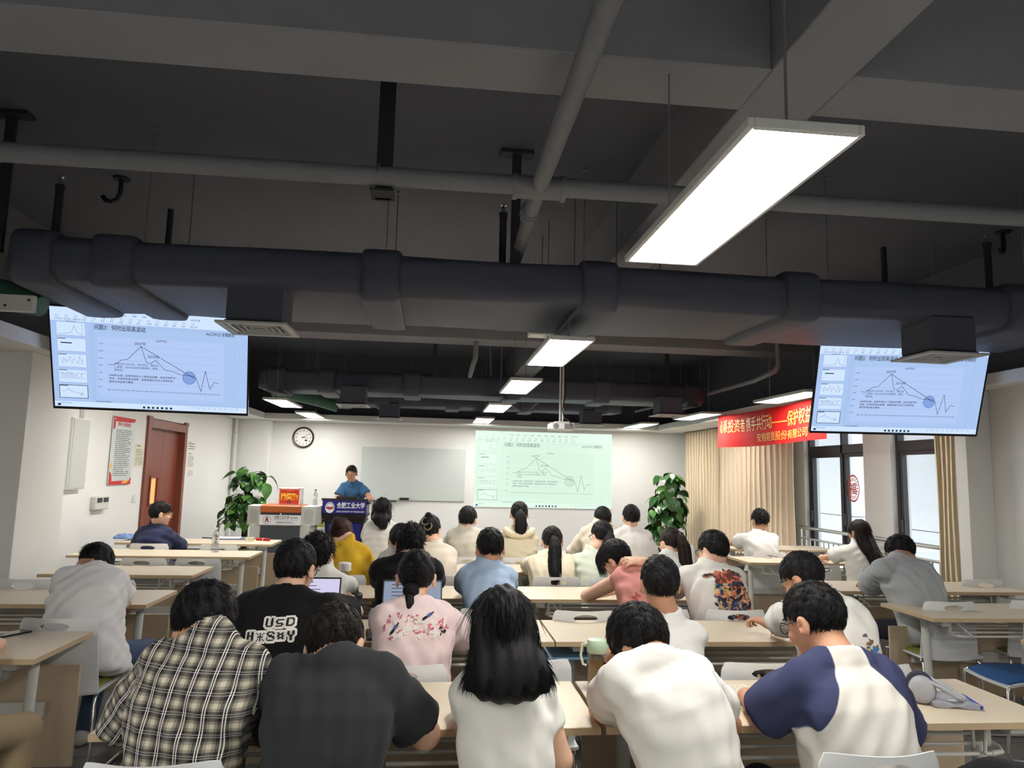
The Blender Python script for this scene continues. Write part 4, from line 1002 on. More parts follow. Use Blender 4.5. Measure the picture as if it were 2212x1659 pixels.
def plant(x, y, label, spots, pot_r, pole_h, seed):
    r = empty('potted_vine', (x, y, 0), 0, label, 'plant')
    obj('pot', MB().lathe([(pot_r*.75, 0), (pot_r*.8, .02), (pot_r, .3), (pot_r*1.06, .31), (pot_r*1.06, .34), (pot_r*.95, .34), (pot_r*.93, .30)], 20), M_pot, r)
    obj('soil', MB().lathe([(.001, .305), (pot_r*.94, .305)], 20, cap=False), M_moss, r)
    obj('moss_pole', MB().tube([(0, 0, .3), (0, 0, pole_h)], .045, 10), M_moss, r, 60)
    rnd = random.Random(seed); st = MB()
    for (a, z, rad, size, k) in spots:
        base = Vector((.03*math.cos(a), .03*math.sin(a), z-.05+rnd.uniform(-.04, .02))); tip = Vector((rad*math.cos(a), rad*math.sin(a), z))
        mid = (base+tip)/2+Vector((0, 0, .05)); st.tube([base, mid, tip], .005, 5)
        o = bpy.data.objects.new('leaf', leaves[k]); link(o, r)
        o.location = tip; o.scale = (size, size, size)
        o.rotation_euler = (math.radians(rnd.uniform(-75, -10)), math.radians(rnd.uniform(-25, 25)), a-math.pi/2+rnd.uniform(-.5, .5))
    obj('stems', st, mat('green_stem', srgb(86, 112, 58), .6), r, 60)
    return r
rnd = random.Random(11)
sp = []
for k in range(130):
    z = rnd.uniform(.5, 1.62); a = rnd.uniform(0, 2*math.pi); w_ = .16+.12*math.sin(math.pi*min(1, max(0, (z-.35)/1.2))); sp.append((a, z, w_*rnd.uniform(.7, 1.1), rnd.uniform(.14, .24), rnd.choice((0, 0, 1, 1, 2))))
for a, z, rd, sz in ((1.2, 1.66, .1, .2), (3.4, 1.6, .2, .18), (4.6, 1.64, .12, .2), (.2, 1.55, .25, .17)): sp.append((a, z, rd, sz, 0))
plant(4.22, 12.75, 'tall leafy pothos on a moss pole beside the curtain', sp, .17, 1.55, 5)
sp = []
for k in range(170):
    z = rnd.uniform(.85, 1.5); a = rnd.uniform(0, 2*math.pi); w_ = .14+.16*(1.5-z)/.65+.06; sp.append((a, z-.12*(w_ > .25), w_*rnd.uniform(.6, 1.1), rnd.uniform(.09, .155), rnd.choice((0, 1, 1, 0, 2))))
for a, z, rd, sz in ((.1, 1.45, .34, .22), (-.3, 1.33, .3, .24), (.6, 1.52, .2, .2), (2.6, 1.58, .12, .2), (3.3, 1.5, .22, .2), (3.0, .8, .36, .14), (3.3, .72, .38, .13), (2.9, .9, .4, .13), (4.4, 1.55, .1, .2), (5.3, 1.5, .2, .2)): sp.append((a, z, rd, sz, 2))
plant(-2.86, 11.75, 'leafy pothos in a black pot behind the console on the left', sp, .15, 1.4, 6)
# ================================================================== people: distance-field bodies
F32 = np.float32
def nrm(v): v = np.asarray(v, float); return v/(np.linalg.norm(v)+1e-12)
def d_cap(P, a, b, ra, rb=None):
    rb = ra if rb is None else rb
    a = np.asarray(a, F32); ab = np.asarray(b, F32)-a; L = float(ab @ ab)+1e-9
    q = P-a; t = np.clip((q @ ab)/L, 0, 1)
    q = q-t[:, None]*ab
    return np.sqrt(np.einsum('ij,ij->i', q, q))-(ra+(rb-ra)*t)
def d_ell(P, c, r, ax=None):
    q = P-np.asarray(c, F32)
    if ax is not None: q = q @ np.asarray(ax, F32)
    r = np.asarray(r, F32); q1 = q/r; q2 = q1/r
    k0 = np.sqrt(np.einsum('ij,ij->i', q1, q1)); k1 = np.sqrt(np.einsum('ij,ij->i', q2, q2))+1e-9
    return k0*(k0-1)/k1
def smin(a, b, k):
    h = np.clip(.5+.5*(b-a)/k, 0, 1); return b+(a-b)*h-k*h*(1-h)
def smax(a, b, k): return -smin(-a, -b, k)
_E = [(0,1),(2,3),(4,5),(6,7),(0,2),(1,3),(4,6),(5,7),(0,4),(1,5),(2,6),(3,7)]
def surf(fn, lo, hi, vox):
    """surface-net mesh of fn < 0 inside the box; fn takes (N, 3) points"""
    lo = np.asarray(lo, float); n = np.maximum(4, np.ceil((np.asarray(hi, float)-lo)/vox).astype(int)+1)
    g = np.stack(np.meshgrid(*[lo[i]+vox*np.arange(n[i]) for i in range(3)], indexing='ij'), -1).reshape(-1, 3).astype(F32)
    v = fn(g).reshape(n).astype(F32); v[0] = v[-1] = 1; v[:, 0] = v[:, -1] = 1; v[:, :, 0] = v[:, :, -1] = 1
    ins = v < 0
    c8 = [ins[i:n[0]-1+i, j:n[1]-1+j, k:n[2]-1+k] for i in (0, 1) for j in (0, 1) for k in (0, 1)]
    cnt = sum(c.astype(np.int8) for c in c8); act = (cnt > 0) & (cnt < 8)
    idx = np.argwhere(act)
    if not len(idx): return np.zeros((0, 3)), np.zeros((0, 4), int)
    ids = -np.ones(act.shape, int); ids[act] = np.arange(len(idx))
    off = np.array([(i, j, k) for i in (0, 1) for j in (0, 1) for k in (0, 1)])
    vals = np.stack([v[tuple((idx+o).T)] for o in off], 1)
    acc = np.zeros((len(idx), 3)); num = np.zeros(len(idx))
    for a, b in _E:
        va, vb = vals[:, a], vals[:, b]; m_ = (va < 0) != (vb < 0)
        t = np.where(m_, va/np.where(m_, va-vb, 1), 0)
        acc += np.where(m_[:, None], off[a]+t[:, None]*(off[b]-off[a]), 0); num += m_
    V = lo+vox*(idx+acc/num[:, None])
    Q = []
    for ax in range(3):
        sl0 = [slice(None)]*3; sl1 = [slice(None)]*3; sl0[ax] = slice(0, -1); sl1[ax] = slice(1, None)
        a = ins[tuple(sl0)]; b = ins[tuple(sl1)]; e = np.argwhere(a != b)
        o1, o2 = [(1, 2), (2, 0), (0, 1)][ax]
        ok = (e[:, o1] > 0) & (e[:, o2] > 0) & (e[:, o1] < n[o1]-1) & (e[:, o2] < n[o2]-1); e = e[ok]
        fl = a[tuple(e.T)]
        def C(d1, d2):
            q = e.copy(); q[:, o1] += d1; q[:, o2] += d2; return ids[tuple(q.T)]
        q = np.stack([C(-1, -1), C(0, -1), C(0, 0), C(-1, 0)], 1)
        Q.append(np.where(fl[:, None], q, q[:, ::-1]))
    return V, np.concatenate(Q)
def np_mesh(name, V, Fq, attrs=None):
    me = bpy.data.meshes.new(name); nf = len(Fq); k = Fq.shape[1] if nf else 4
    me.vertices.add(len(V)); me.vertices.foreach_set('co', np.asarray(V, F32).ravel())
    me.loops.add(nf*k); me.loops.foreach_set('vertex_index', np.asarray(Fq, np.int32).ravel())
    me.polygons.add(nf); me.polygons.foreach_set('loop_start', np.arange(nf, dtype=np.int32)*k)
    me.polygons.foreach_set('use_smooth', np.ones(nf, bool))
    for nm, (ty, arr) in (attrs or {}).items():
        at = me.attributes.new(nm, ty, 'POINT'); at.data.foreach_set('vector' if ty == 'FLOAT_VECTOR' else 'value', np.asarray(arr, F32).ravel())
    me.update(calc_edges=True); me.validate()
    return me
def cat(parts):
    V = []; Fc = []; o = 0
    for v, f in parts:
        V.append(v); Fc.append(f+o); o += len(v)
    return np.concatenate(V), np.concatenate(Fc)
def strands(paths, rad, nref, sides=3):
    """(M, K, 3) paths, (M, K) radii, (M, 3) reference normals -> tapered tubes"""
    M_, K, _ = paths.shape
    t = np.gradient(paths, axis=1); t /= (np.linalg.norm(t, axis=2, keepdims=True)+1e-9)
    u = np.cross(t, nref[:, None, :]); u /= (np.linalg.norm(u, axis=2, keepdims=True)+1e-9); w_ = np.cross(t, u)
    rings = [paths+rad[..., None]*(math.cos(2*math.pi*s/sides)*u*1.5+math.sin(2*math.pi*s/sides)*w_*.8) for s in range(sides)]
    V = np.stack(rings, 2).reshape(-1, 3)
    base = (np.arange(M_)[:, None, None]*K+np.arange(K-1)[None, :, None])*sides; s = np.arange(sides)[None, None, :]; s2 = (s+1) % sides
    Fq = np.stack([base+s, base+s2, base+sides+s2, base+sides+s], -1).reshape(-1, 4)
    return V, Fq
def rotm(yaw, pitch, roll):
    y, p, r = map(math.radians, (yaw, pitch, roll))
    Rz = np.array([[math.cos(y), -math.sin(y), 0], [math.sin(y), math.cos(y), 0], [0, 0, 1]])
    Rx = np.array([[1, 0, 0], [0, math.cos(p), math.sin(p)], [0, -math.sin(p), math.cos(p)]])
    Ry = np.array([[math.cos(r), 0, math.sin(r)], [0, 1, 0], [-math.sin(r), 0, math.cos(r)]])
    return Rz @ Rx @ Ry
# ---- head in its own frame (x right, y face, z up)
def head_sdf(p, fem):
    d = d_ell(p, (0, -.012, .03), (.0765, .097, .093))
    d = smin(d, d_ell(p, (0, .035, -.045), (.056-.004*fem, .056, .068)), .035)
    d = smin(d, d_ell(p, (0, .062, -.088), (.027, .026, .024)), .02)
    d = smin(d, d_cap(p, (0, .085, .012), (0, .102, -.022), .009, .013), .012)
    for s in (-1, 1):
        d = smin(d, d_ell(p, (s*.036, .066, -.028), (.026, .022, .022)), .018)
        d = smax(d, -d_ell(p, (s*.031, .094, .008), (.017, .016, .010)), .010)
        d = smin(d, d_ell(p, (s*.0315, .079, .008), (.014, .012, .012)), .004)
        e = d_ell(p, (s*.0855, -.012, -.006), (.0095, .022, .034), np.array([[math.cos(.32), -s*math.sin(.32), 0], [s*math.sin(.32), math.cos(.32), 0], [0, 0, 1]]).T); e = smax(e, -d_ell(p, (s*.097, -.004, -.004), (.009, .011, .018)), .006)
        d = smin(d, e, .007)
    d = smin(d, d_cap(p, (-.018, .087, -.052), (.018, .087, -.052), .0075), .006)
    d = smax(d, -d_cap(p, (-.022, .098, -.0515), (.022, .098, -.0515), .0022), .003)
    return d
CR_C = np.array([0, -.014, .034]); CR_R = np.array([.083, .103, .099])
def hair_cut(p, front, nape):
    z = p[:, 2]; y = p[:, 1]
    c = (y-(.040+front+.95*(z-.03)))*.72
    return np.maximum(c, (nape-z)-.25*np.clip(-.03-y, -.1, .1))
def hair_short(p, vol, front, nape, rnd_ph, ears=True):
    d = d_ell(p, CR_C, CR_R*(1+vol))
    d = d+.16*np.clip(-.0-p[:, 2], 0, .12)*(1 if vol < .1 else .5)
    d = d+.0035*np.sin(p[:, 0]*95+rnd_ph)*np.sin(p[:, 1]*80+p[:, 2]*60+rnd_ph*2)+.002*np.sin(p[:, 0]*210+p[:, 2]*150)
    d = smax(d, hair_cut(p, front, nape), .012)
    if ears:
        for s in (-1, 1): d = smax(d, -d_ell(p, (s*.095, -.004, -.014), (.026, .032, .042)), .008)
    return d
def scalp_locks(n, rng, vol, front, nape, length, lift, r0, whorl=(0.01, -.07, .09), grav=.35, jitter=.35):
    D = rng.normal(size=(n*5, 3)); D /= np.linalg.norm(D, axis=1)[:, None]
    p = CR_C+D*CR_R*(1+vol)
    ok = (hair_cut(p, front-.008, nape+.014) < 0) & ~((np.abs(p[:, 0]) > .062) & (np.abs(p[:, 1]+.004) < .044) & (p[:, 2] < .05))
    p = p[ok][:n]; D = D[ok][:n]; n = len(p)
    nor = D/CR_R; nor /= np.linalg.norm(nor, axis=1)[:, None]
    fl = p-np.array(whorl)+rng.normal(size=(n, 3))*jitter*.06; fl[:, 2] -= grav*.1
    fl -= nor*np.sum(fl*nor, 1)[:, None]; fl /= np.linalg.norm(fl, axis=1)[:, None]+1e-9
    L = length*rng.uniform(.6, 1.25, size=(n, 1)); lf = lift*rng.uniform(.2, 1.6, size=(n, 1))
    K = 5; ts = np.linspace(0, 1, K)
    paths = np.stack([p-nor*.006+fl*L*t+nor*(lf*t**1.5+.006*t)-nor*(L*t)**2/.2*(1-min(1, lift*40)) for t in ts], 1)
    rad = r0*np.array([1, 1.1, .9, .6, .08])[None, :]*rng.uniform(.6, 1.3, size=(n, 1))
    return paths, rad, nor
def head_part(Rh, C, hs): return lambda v: (np.asarray(v)*hs) @ Rh.T+C

# ---- materials of people
def skin_mat(name, c): return mat(name, srgb(*c), .5, noise=.05, nscale=30, spec=.35, bump=.03, bscale=120)
SKIN = [skin_mat('skin_light', (222, 178, 152)), skin_mat('skin_tan', (204, 152, 122)), skin_mat('skin_warm', (212, 162, 130))]
def hair_mat(name, c, rough=.5):
    return mat(name, c, rough, noise=.35, nscale=14, spec=.24, stretch=(6, 6, 1.2), bump=.35, bscale=70)
HAIR = dict(black=hair_mat('black_hair', (.010, .0095, .0105)), dark=hair_mat('dark_brown_hair', (.020, .014, .012)), brown=hair_mat('auburn_hair', (.050, .020, .014)))
def cloth(name, c, bump=.05, rough=.88, noise=.04): return mat(name, srgb(*c), rough, noise=noise, nscale=14, spec=.15, bump=bump, bscale=260, sheen=.06)
M_eye = mat('eye_white', srgb(228, 224, 218), .25); M_iris = mat('eye_dark', (.012, .008, .006), .15); M_brow = mat('brow_hair', (.012, .011, .011), .6); M_lip = mat('lip_skin', srgb(176, 104, 92), .5)
M_jean = cloth('dark_trouser_cloth', (34, 36, 46)); M_jeanb = cloth('denim_cloth', (70, 84, 110)); M_khaki = cloth('khaki_cloth', (150, 132, 106)); M_shoe = mat('white_shoe', srgb(190, 188, 184), .6, noise=.04); M_shoed = mat('black_shoe', (.02, .02, .022), .5)
_fx = {}
def face_bits():
    if _fx: return _fx
    e = MB(); e.lathe([(.001, .0115), (.006, .0105), (.0095, .007), (.0115, 0)], 12, axis='y', cap=False); e.v = [(x, -y, z) for x, y, z in e.v]; e.f = [f[::-1] for f in e.f]
    _fx['eye'] = e.mesh('eye', 180); _fx['eye'].materials.append(M_eye)
    i = MB(); i.lathe([(.0001, .0122), (.0052, .0115)], 10, axis='y', cap=False); i.v = [(x, -y, z) for x, y, z in i.v]
    _fx['iris'] = i.mesh('iris', 180); _fx['iris'].materials.append(M_iris)
    b = MB(); b.tube([(-.015, 0, -.001), (-.006, .003, .003), (.006, .003, .003), (.016, -.002, -.002)], [.0018, .0032, .003, .001], 6); _fx['eyebrow'] = b.mesh('eyebrow', 180); _fx['eyebrow'].materials.append(M_brow)
    l = MB(); l.tube([(-.021, -.004, 0), (-.008, .002, -.0015), (.008, .002, -.0015), (.021, -.004, 0)], [.001, .0035, .0035, .001], 6); _fx['mouth'] = l.mesh('mouth', 180); _fx['mouth'].materials.append(M_lip)
    return _fx
def glasses_mb(big, th=1.0):
    g = MB(); w_, h_ = (.024, .019) if not big else (.027, .023)
    for s in (-1, 1):
        g.tube([(s*.033+w_*math.cos(a), .106-.004*abs(math.cos(a)), .004+h_*math.sin(a)) for a in [2*math.pi*k/20 for k in range(20)]], .0018*th, 5, closed=True)
        g.tube([(s*(.033+w_), .102, .009), (s*.077, .085, .012), (s*.084, .02, .014), (s*.085, -.012, .010), (s*.083, -.03, -.008)], .0019*th, 5)
    g.tube([(-.010, .105, .008), (0, .109, .010), (.010, .105, .008)], .0015, 5)
    return g
GL_BLACK = mat('black_glasses', (.01, .01, .011), .3); GL_GOLD = mat('gold_glasses', srgb(170, 140, 90), .25, .9)

def ik(S, Wr, l1, l2, hint):
    S, Wr = np.array(S, float), np.array(Wr, float); d = Wr-S; L = np.linalg.norm(d); L2 = min(L, (l1+l2)*.998)
    if L > L2: Wr = S+d/L*L2; d = Wr-S; L = L2
    u = d/L; a = (l1*l1-l2*l2+L*L)/(2*L); h = math.sqrt(max(0, l1*l1-a*a))
    hn = np.array(hint, float); hn -= u*(hn @ u); hn = nrm(hn)
    return S+u*a+hn*h, Wr
def hand_parts(W_, d, n, side, curl=.5, spread=1.0):
    """capsules of a hand: W_ wrist, d finger direction, n palm normal; side=+1 when the thumb lies towards d x n"""
    d = nrm(d); n = nrm(np.asarray(n, float)-d*(np.asarray(n, float) @ d)); s = np.cross(d, n)*side
    out = [('ell', W_+d*.048, (.041, .052, .0165), np.stack([s, d, n], 1))]
    for k, (o, b, L) in enumerate(((.030, .086, .070), (.0105, .092, .078), (-.010, .089, .072), (-.029, .080, .057))):
        p = W_+d*b+s*o*spread; ang = .12
        for j, fr in enumerate((.46, .31, .25)):
            ang += curl*(.55+.45*j); q = p+(d*math.cos(ang)+n*math.sin(ang))*L*fr+s*o*.12*spread
            out.append(('cap', p, q, .0092-.0009*j, .0088-.0012*j)); p = q
    p = W_+d*.022+s*.034+n*.004; t1 = nrm(d*.68+s*.62+n*.35); q = p+t1*.038; t2 = nrm(d*.92+s*.18+n*(.3+.3*curl)); r_ = q+t2*.032
    out.append(('cap', W_+d*.01+s*.015, p, .017, .0145)); out.append(('cap', p, q, .0135, .0112)); out.append(('cap', q, r_, .0108, .0085))
    return out
def prims_sdf(P, prims, k):
    d = None
    for q in prims:
        e = d_ell(P, q[1], q[2], q[3]) if q[0] == 'ell' else d_cap(P, q[1], q[2], q[3], q[4])
        d = e if d is None else smin(d, e, k)
    return d
UP = np.array([0, 0, 1.0])

def person(label, head, neck, desk, sw=.21, hp=12, hy=0, hr=0, by=0, hip=None, fem=0, hair='short', hcol='black', hvol=.04, front=.0, nape=-.082, shirt='tee', sm=None, sinfl=0.0,
           arms=None, glasses=None, skin=0, near=2, pants=None, shoe=None, build=1.0, legs=True, group='seated students', collar=True, standing=False, slv=None, hair_fn=None, hs=1.0, lean_back=.035, hem=.035, wrk=1.0, category='person'):
    rng = np.random.default_rng(abs(hash(label)) % 1000 if False else sum(map(ord, label)) % 9973)
    vb = {2: .0090, 1: .012, 0: .0155}[near]; vh = {2: .0055, 1: .0075, 0: .009}[near]; va = {2: .0055, 1: .0075, 0: .0095}[near]
    cy, sy = math.cos(math.radians(by)), math.sin(math.radians(by)); r = np.array([cy, sy, 0]); f = np.array([-sy, cy, 0])
    T = np.array(head[1:]) if head[0] == 'w' else atY(*head); N = np.array(neck[1:]) if neck[0] == 'w' else atY(*neck)
    if head[0] == 'w': head = (0, 0, head[2])
    Rh = rotm(hy, hp, hr); u = Rh.T @ UP; Rr = CR_R*(1+hvol)+.004; sup = CR_C @ u+math.sqrt(((Rr*u)**2).sum())
    C = np.array([T[0], head[2], T[2]-sup*hs])
    if hip is None: H = np.array([N[0], desk-.40, .56])
    else: H = np.array([hip[0], hip[1], hip[2] if len(hip) > 2 else .56])
    if not standing and near < 2 and head[0] != 0: H[1] += .07
    root = empty('person', (H[0], H[1], 0), by*math.pi/180, label, category, group)
    inv = root.matrix_world.inverted() if False else Matrix.Translation((H[0], H[1], 0)) @ Matrix.Rotation(math.radians(by), 4, 'Z')
    inv = np.array(inv.inverted())
    def child(name, V, Fq, m_, attrs=None, parent=root):
        V = np.asarray(V) @ inv[:3, :3].T+inv[:3, 3]
        me = np_mesh(name, V, Fq, attrs); me.materials.append(m_); o = bpy.data.objects.new(name, me); link(o, parent); return o
    # ---- skeleton
    S0 = H-UP*hem; S2 = N-UP*.058+f*.045; ax = S2-S0; Lx = np.linalg.norm(ax); ax /= Lx
    lat = nrm(r-ax*(r @ ax)); dep = np.cross(ax, lat)          # dep points to the front
    bow = lean_back
    sh = {}; el = {}; wr = {}
    arms = arms or {}
    for s, k in ((-1, 'L'), (1, 'R')):
        sh[k] = N+r*s*(sw-.078-sinfl*.5)-UP*.105+f*.035
        a = arms.get(k, {})
        if 'sh' in a: sh[k] = sh[k]+np.array(a['sh'])
        w_ = a.get('w'); hint = np.array(a.get('hint', r*s*.9-UP*.6-f*.35), float)
        if w_ is None: w_ = np.array([N[0], desk+.16, .785])+r*s*(.13)+np.array(a.get('dw', (0, 0, 0)))
        if 'e' in a: el[k] = np.array(a['e'], float); wr[k] = np.array(w_, float)
        else: el[k], wr[k] = ik(sh[k], w_, .285*build**.5, .25*build**.5, hint)
    # ---- torso field
    if fem: wt = [.165, .155, .135, .145, .150, .130, .07]; ht = [.115, .11, .092, .095, .095, .08, .05]
    else: wt = [.16, .155, .146, .156, .165, .148, .075]; ht = [.115, .108, .100, .106, .106, .086, .05]
    tt = [0, .12, .32, .55, .76, .9, 1.0]
    wscale = (sw/.215)**.7*(.93 if not fem else .96)
    def torso(P, infl):
        q = P-S0.astype(F32); s_ = q @ ax.astype(F32); t = np.clip(s_/Lx, 0, 1)
        x = q @ lat.astype(F32); y = q @ dep.astype(F32)+bow*4*t*(1-t)
        w_ = np.interp(t, tt, wt).astype(F32)*wscale+infl*(1+.2*(1-t)); h_ = np.interp(t, tt, ht).astype(F32)*build**.5+infl*(1+.4*(1-t))
        k = (np.abs(x/w_)**2.5+np.abs(y/h_)**2.5)**.4
        d = (k-1)*np.minimum(w_, h_); ex = np.maximum(np.maximum(-s_, s_-Lx), 0)
        return np.where(ex > 0, np.hypot(np.maximum(d+.03, 0), ex)-.03, d), x, s_
    nk0 = C+Rh @ (np.array([0, -.026, -.055])*hs); cr = .066-.008*fem
    tn = nrm(nk0-(N+f*.05-UP*.03)); cn = nrm(tn*.8+UP*.75); cb = nrm(UP*(cn @ f)-f*(cn @ UP)); Nc = N-cb*(cr-.002); nk1 = Nc-UP*.10+f*.01; cc = Nc-cn*.002
    def back(xo, drop, out=.014):
        s_ = Lx-drop; t = min(1, max(0, s_/Lx)); h_ = float(np.interp(t, tt, ht))*build**.5+(.012+sinfl)*(1+.4*(1-t))
        return S0+ax*s_-dep*(bow*4*t*(1-t)+h_+out)+lat*xo
    # ---- body: head, neck, arms with hands, trunk
    pieces = []
    def hf(P):
        p = (P-C.astype(F32)) @ Rh.astype(F32)/hs
        d = head_sdf(p, fem)*hs
        nk = smin(d_cap(P, nk0, Nc, .054-.007*fem, .057-.008*fem), d_cap(P, Nc, nk1, .055-.008*fem, .055-.008*fem), .01)
        return smin(d, nk, .03)
    lo = np.minimum(C-.16, np.minimum(nk1, nk0)-.075); hi = np.maximum(C+.16, np.maximum(nk1, nk0)+.075)
    pieces.append(surf(hf, lo, hi, vh))
    bare = shirt != 'long'
    for s, k in ((-1, 'L'), (1, 'R')):
        a = arms.get(k, {})
        if a.get('skip'): continue
        d_ = np.array(a.get('d', nrm((wr[k]-el[k])*np.array([1, 1, .35])-r*s*.15)), float)
        hn = np.array(a.get('n', (0, 0, -1.0)), float); pr = [('cap', el[k], wr[k], .042*build**.5-.004*fem, .027-.003*fem), ('cap', sh[k], el[k], .052*build**.5-.006*fem, .042*build**.5-.004*fem)]
        pr.append(('cap', wr[k], wr[k]+d_*.02, .026-.002*fem, .026-.002*fem))
        hd = hand_parts(wr[k], d_, hn, a.get('th', s), a.get('curl', .45), a.get('spread', 1.0))
        def af(P): return smin(prims_sdf(P, pr, .02), prims_sdf(P, hd, .006), .012)
        pts = np.array([sh[k], el[k], wr[k], wr[k]+d_*.2, wr[k]+d_*.1+hn*.08, wr[k]+d_*.1-np.cross(d_, hn)*.06, wr[k]+d_*.1+np.cross(d_, hn)*.06])
        pieces.append(surf(af, pts.min(0)-.065, pts.max(0)+.065, va))
    pieces.append(surf(lambda P: torso(P, -.03)[0], np.minimum(S0, S2)-.25, np.maximum(S0, S2)+.25, .03))
    V, Fq = cat(pieces); body = child('body', V, Fq, SKIN[skin])
    # ---- shirt
    ph = rng.uniform(0, 6, 8); kk = rng.normal(size=(6, 3)); kk /= np.linalg.norm(kk, axis=1)[:, None]; kk *= np.array([24, 34, 48, 62, 80, 105])[:, None]
    frac = slv if slv is not None else {'tee': .80, 'cap': .42, 'long': 1.0, 'sleeveless': .0}[shirt]
    sl_r = {'tee': (.062, .074), 'cap': (.058, .062), 'long': (.060, .055), 'sleeveless': (.052, .052)}[shirt]
    sl_r = tuple(q+sinfl*.8-.008*fem for q in sl_r)
    def sleeves(P):
        d = None
        for k in ('L', 'R'):
            if arms.get(k, {}).get('noslv'): continue
            e = d_cap(P, sh[k], sh[k]+(el[k]-sh[k])*max(frac, .02), sl_r[0], sl_r[1])
            # flat hem
            if frac < 1 and frac > .05:
                h0 = sh[k]+(el[k]-sh[k])*(frac+.03); dn = nrm(el[k]-sh[k]); e = smax(e, ((P-h0.astype(F32)) @ dn.astype(F32)), .012)
            if shirt == 'long': e = smin(e, d_cap(P, el[k], wr[k]-(wr[k]-el[k])*.04, .055+sinfl*.5, .040+sinfl*.3), .02)
            d = e if d is None else np.minimum(d, e)
        return d if d is not None else np.full(len(P), 9., F32)
    def shf(P):
        dt, x, s_ = torso(P, .012+sinfl)
        d = dt
        for s, k in ((-1, 'L'), (1, 'R')):
            d = smin(d, d_cap(P, N-UP*.044+f*.035+r*s*.045, sh[k]+UP*.008, .044, .054+sinfl*.4), .04)
        d = smin(d, sleeves(P), .022)
        P64 = P.astype(np.float64); wn = 0
        for i in range(6): wn = wn+np.sin(P64 @ kk[i]+ph[i]+1.2*np.sin(P64 @ kk[(i+2) % 6]*.4+ph[i-1]))
        d = d+.0019*wrk*(1+14*sinfl)*wn.astype(F32)
        # hem, neck opening
        ck = .16 if collar == 'stand' else .45
        q = P-cc.astype(F32); a_ = q @ cn.astype(F32)
        d = smin(d, smax(d_cap(P, Nc-UP*.05, Nc, cr+.014, cr+.005), a_-.003, .004), .028); rd = np.sqrt(np.maximum(np.einsum('ij,ij->i', q, q)-a_*a_, 0))
        d = smax(d, -np.maximum(rd-cr-.25*np.maximum(a_, 0), -.006-a_), .006)
        if collar: d = smin(d, np.sqrt((rd-cr-.002)**2+(a_*ck)**2)-.007, .010)
        return d
    pts = np.array([S0, S2, N]+[sh[k] for k in 'LR']+([el[k] for k in 'LR'] if frac > .3 else [])+([wr[k] for k in 'LR'] if shirt == 'long' else []))
    lo = pts.min(0)-.16; hi = pts.max(0)+.13; lo[2] = max(lo[2], S0[2]-.13)
    lo[0] = min(lo[0], S0[0]-.27); hi[0] = max(hi[0], S0[0]+.27); lo[1] = min(lo[1], S0[1]-.2)
    V, Fq = surf(shf, lo, hi, vb)
    Vf = V.astype(F32); dt, x, s_ = torso(Vf, .012+sinfl); ds = sleeves(Vf)
    uv = np.stack([x, s_, np.zeros_like(x)], 1); on = ds < dt-.004
    for s, k in ((-1, 'L'), (1, 'R')):
        a_ = nrm(el[k]-sh[k]); q = V-sh[k]; al = q @ a_; e1 = nrm(np.cross(a_, f)); e2 = np.cross(a_, e1); ang = np.arctan2(q @ e2, q @ e1)
        m_ = on & ((x*s) > 0) & (al > .01); uv[m_] = np.stack([ang*.07, al, np.zeros_like(al)], 1)[m_]
    below = np.maximum(0, Lx-s_); rag = np.maximum(np.abs(x)-(.058+.66*below), np.where(on, .03, -1))
    so = child('shirt', V, Fq, sm, {'cloth_uv': ('FLOAT_VECTOR', uv), 'sleeve': ('FLOAT', rag)})
    # ---- trousers and shoes
    kn = {}; an = {}
    for s, k in ((-1, 'L'), (1, 'R')):
        hj = H+r*s*.085
        if standing: kn[k] = np.array([hj[0], hj[1], .48])+f*.02; an[k] = np.array([hj[0], hj[1], .09])
        else: kn[k] = H+r*s*(.12+.02*rng.random())+f*.40; kn[k][2] = .50; an[k] = kn[k]+f*rng.uniform(-.12, .03); an[k][2] = .09
    if legs:
        def tf(P):
            d = d_ell(P, H-UP*.01, (.165*build, .125, .115), np.stack([r, f, UP], 1))
            for s, k in ((-1, 'L'), (1, 'R')):
                d = smin(d, d_cap(P, H+r*s*.085-UP*.01, kn[k], .088*build, .066), .03); d = smin(d, d_cap(P, kn[k], an[k], .064, .05), .02)
            return d
        pts = np.array([H]+list(kn.values())+list(an.values())); V, Fq = surf(tf, pts.min(0)-.2, pts.max(0)+.12, .016); child('trousers', V, Fq, pants or M_jean)
        for k in 'LR':
            a0 = an[k]
            def sf(P): return smax(smin(d_cap(P, a0-UP*.045-f*.05, a0-UP*.05+f*.13, .040, .034), d_cap(P, a0, a0-UP*.04, .045, .042), .02), .004-P[:, 2], .004)
            V, Fq = surf(sf, a0-np.array([.2, .2, .1]), a0+np.array([.2, .2, .06]), .014); child('shoe', V, Fq, shoe or M_shoe)
    # ---- hair
    ls = lambda v: (np.asarray(v)*hs) @ Rh.T+C
    nl = {2: 2000, 1: 800, 0: 360}[near]; rs = {2: 1.0, 1: 1.45, 0: 2.0}[near]
    hm = HAIR[hcol]; vhh = {2: .006, 1: .008, 0: .0095}[near]
    hp_ = []; extra = []
    p0 = rng.uniform(0, 6)
    full = hair not in ('short', 'bushy')
    fr_, np_ = front, nape
    base = lambda p: hair_short(p, hvol, fr_, np_, p0, ears=(not full) or hair in ('pony', 'bun', 'claw', 'knot'))
    hv, hq = surf(base, (-.14, -.17, -.17), (.14, .15, .18), vhh); hp_.append((ls(hv), hq))
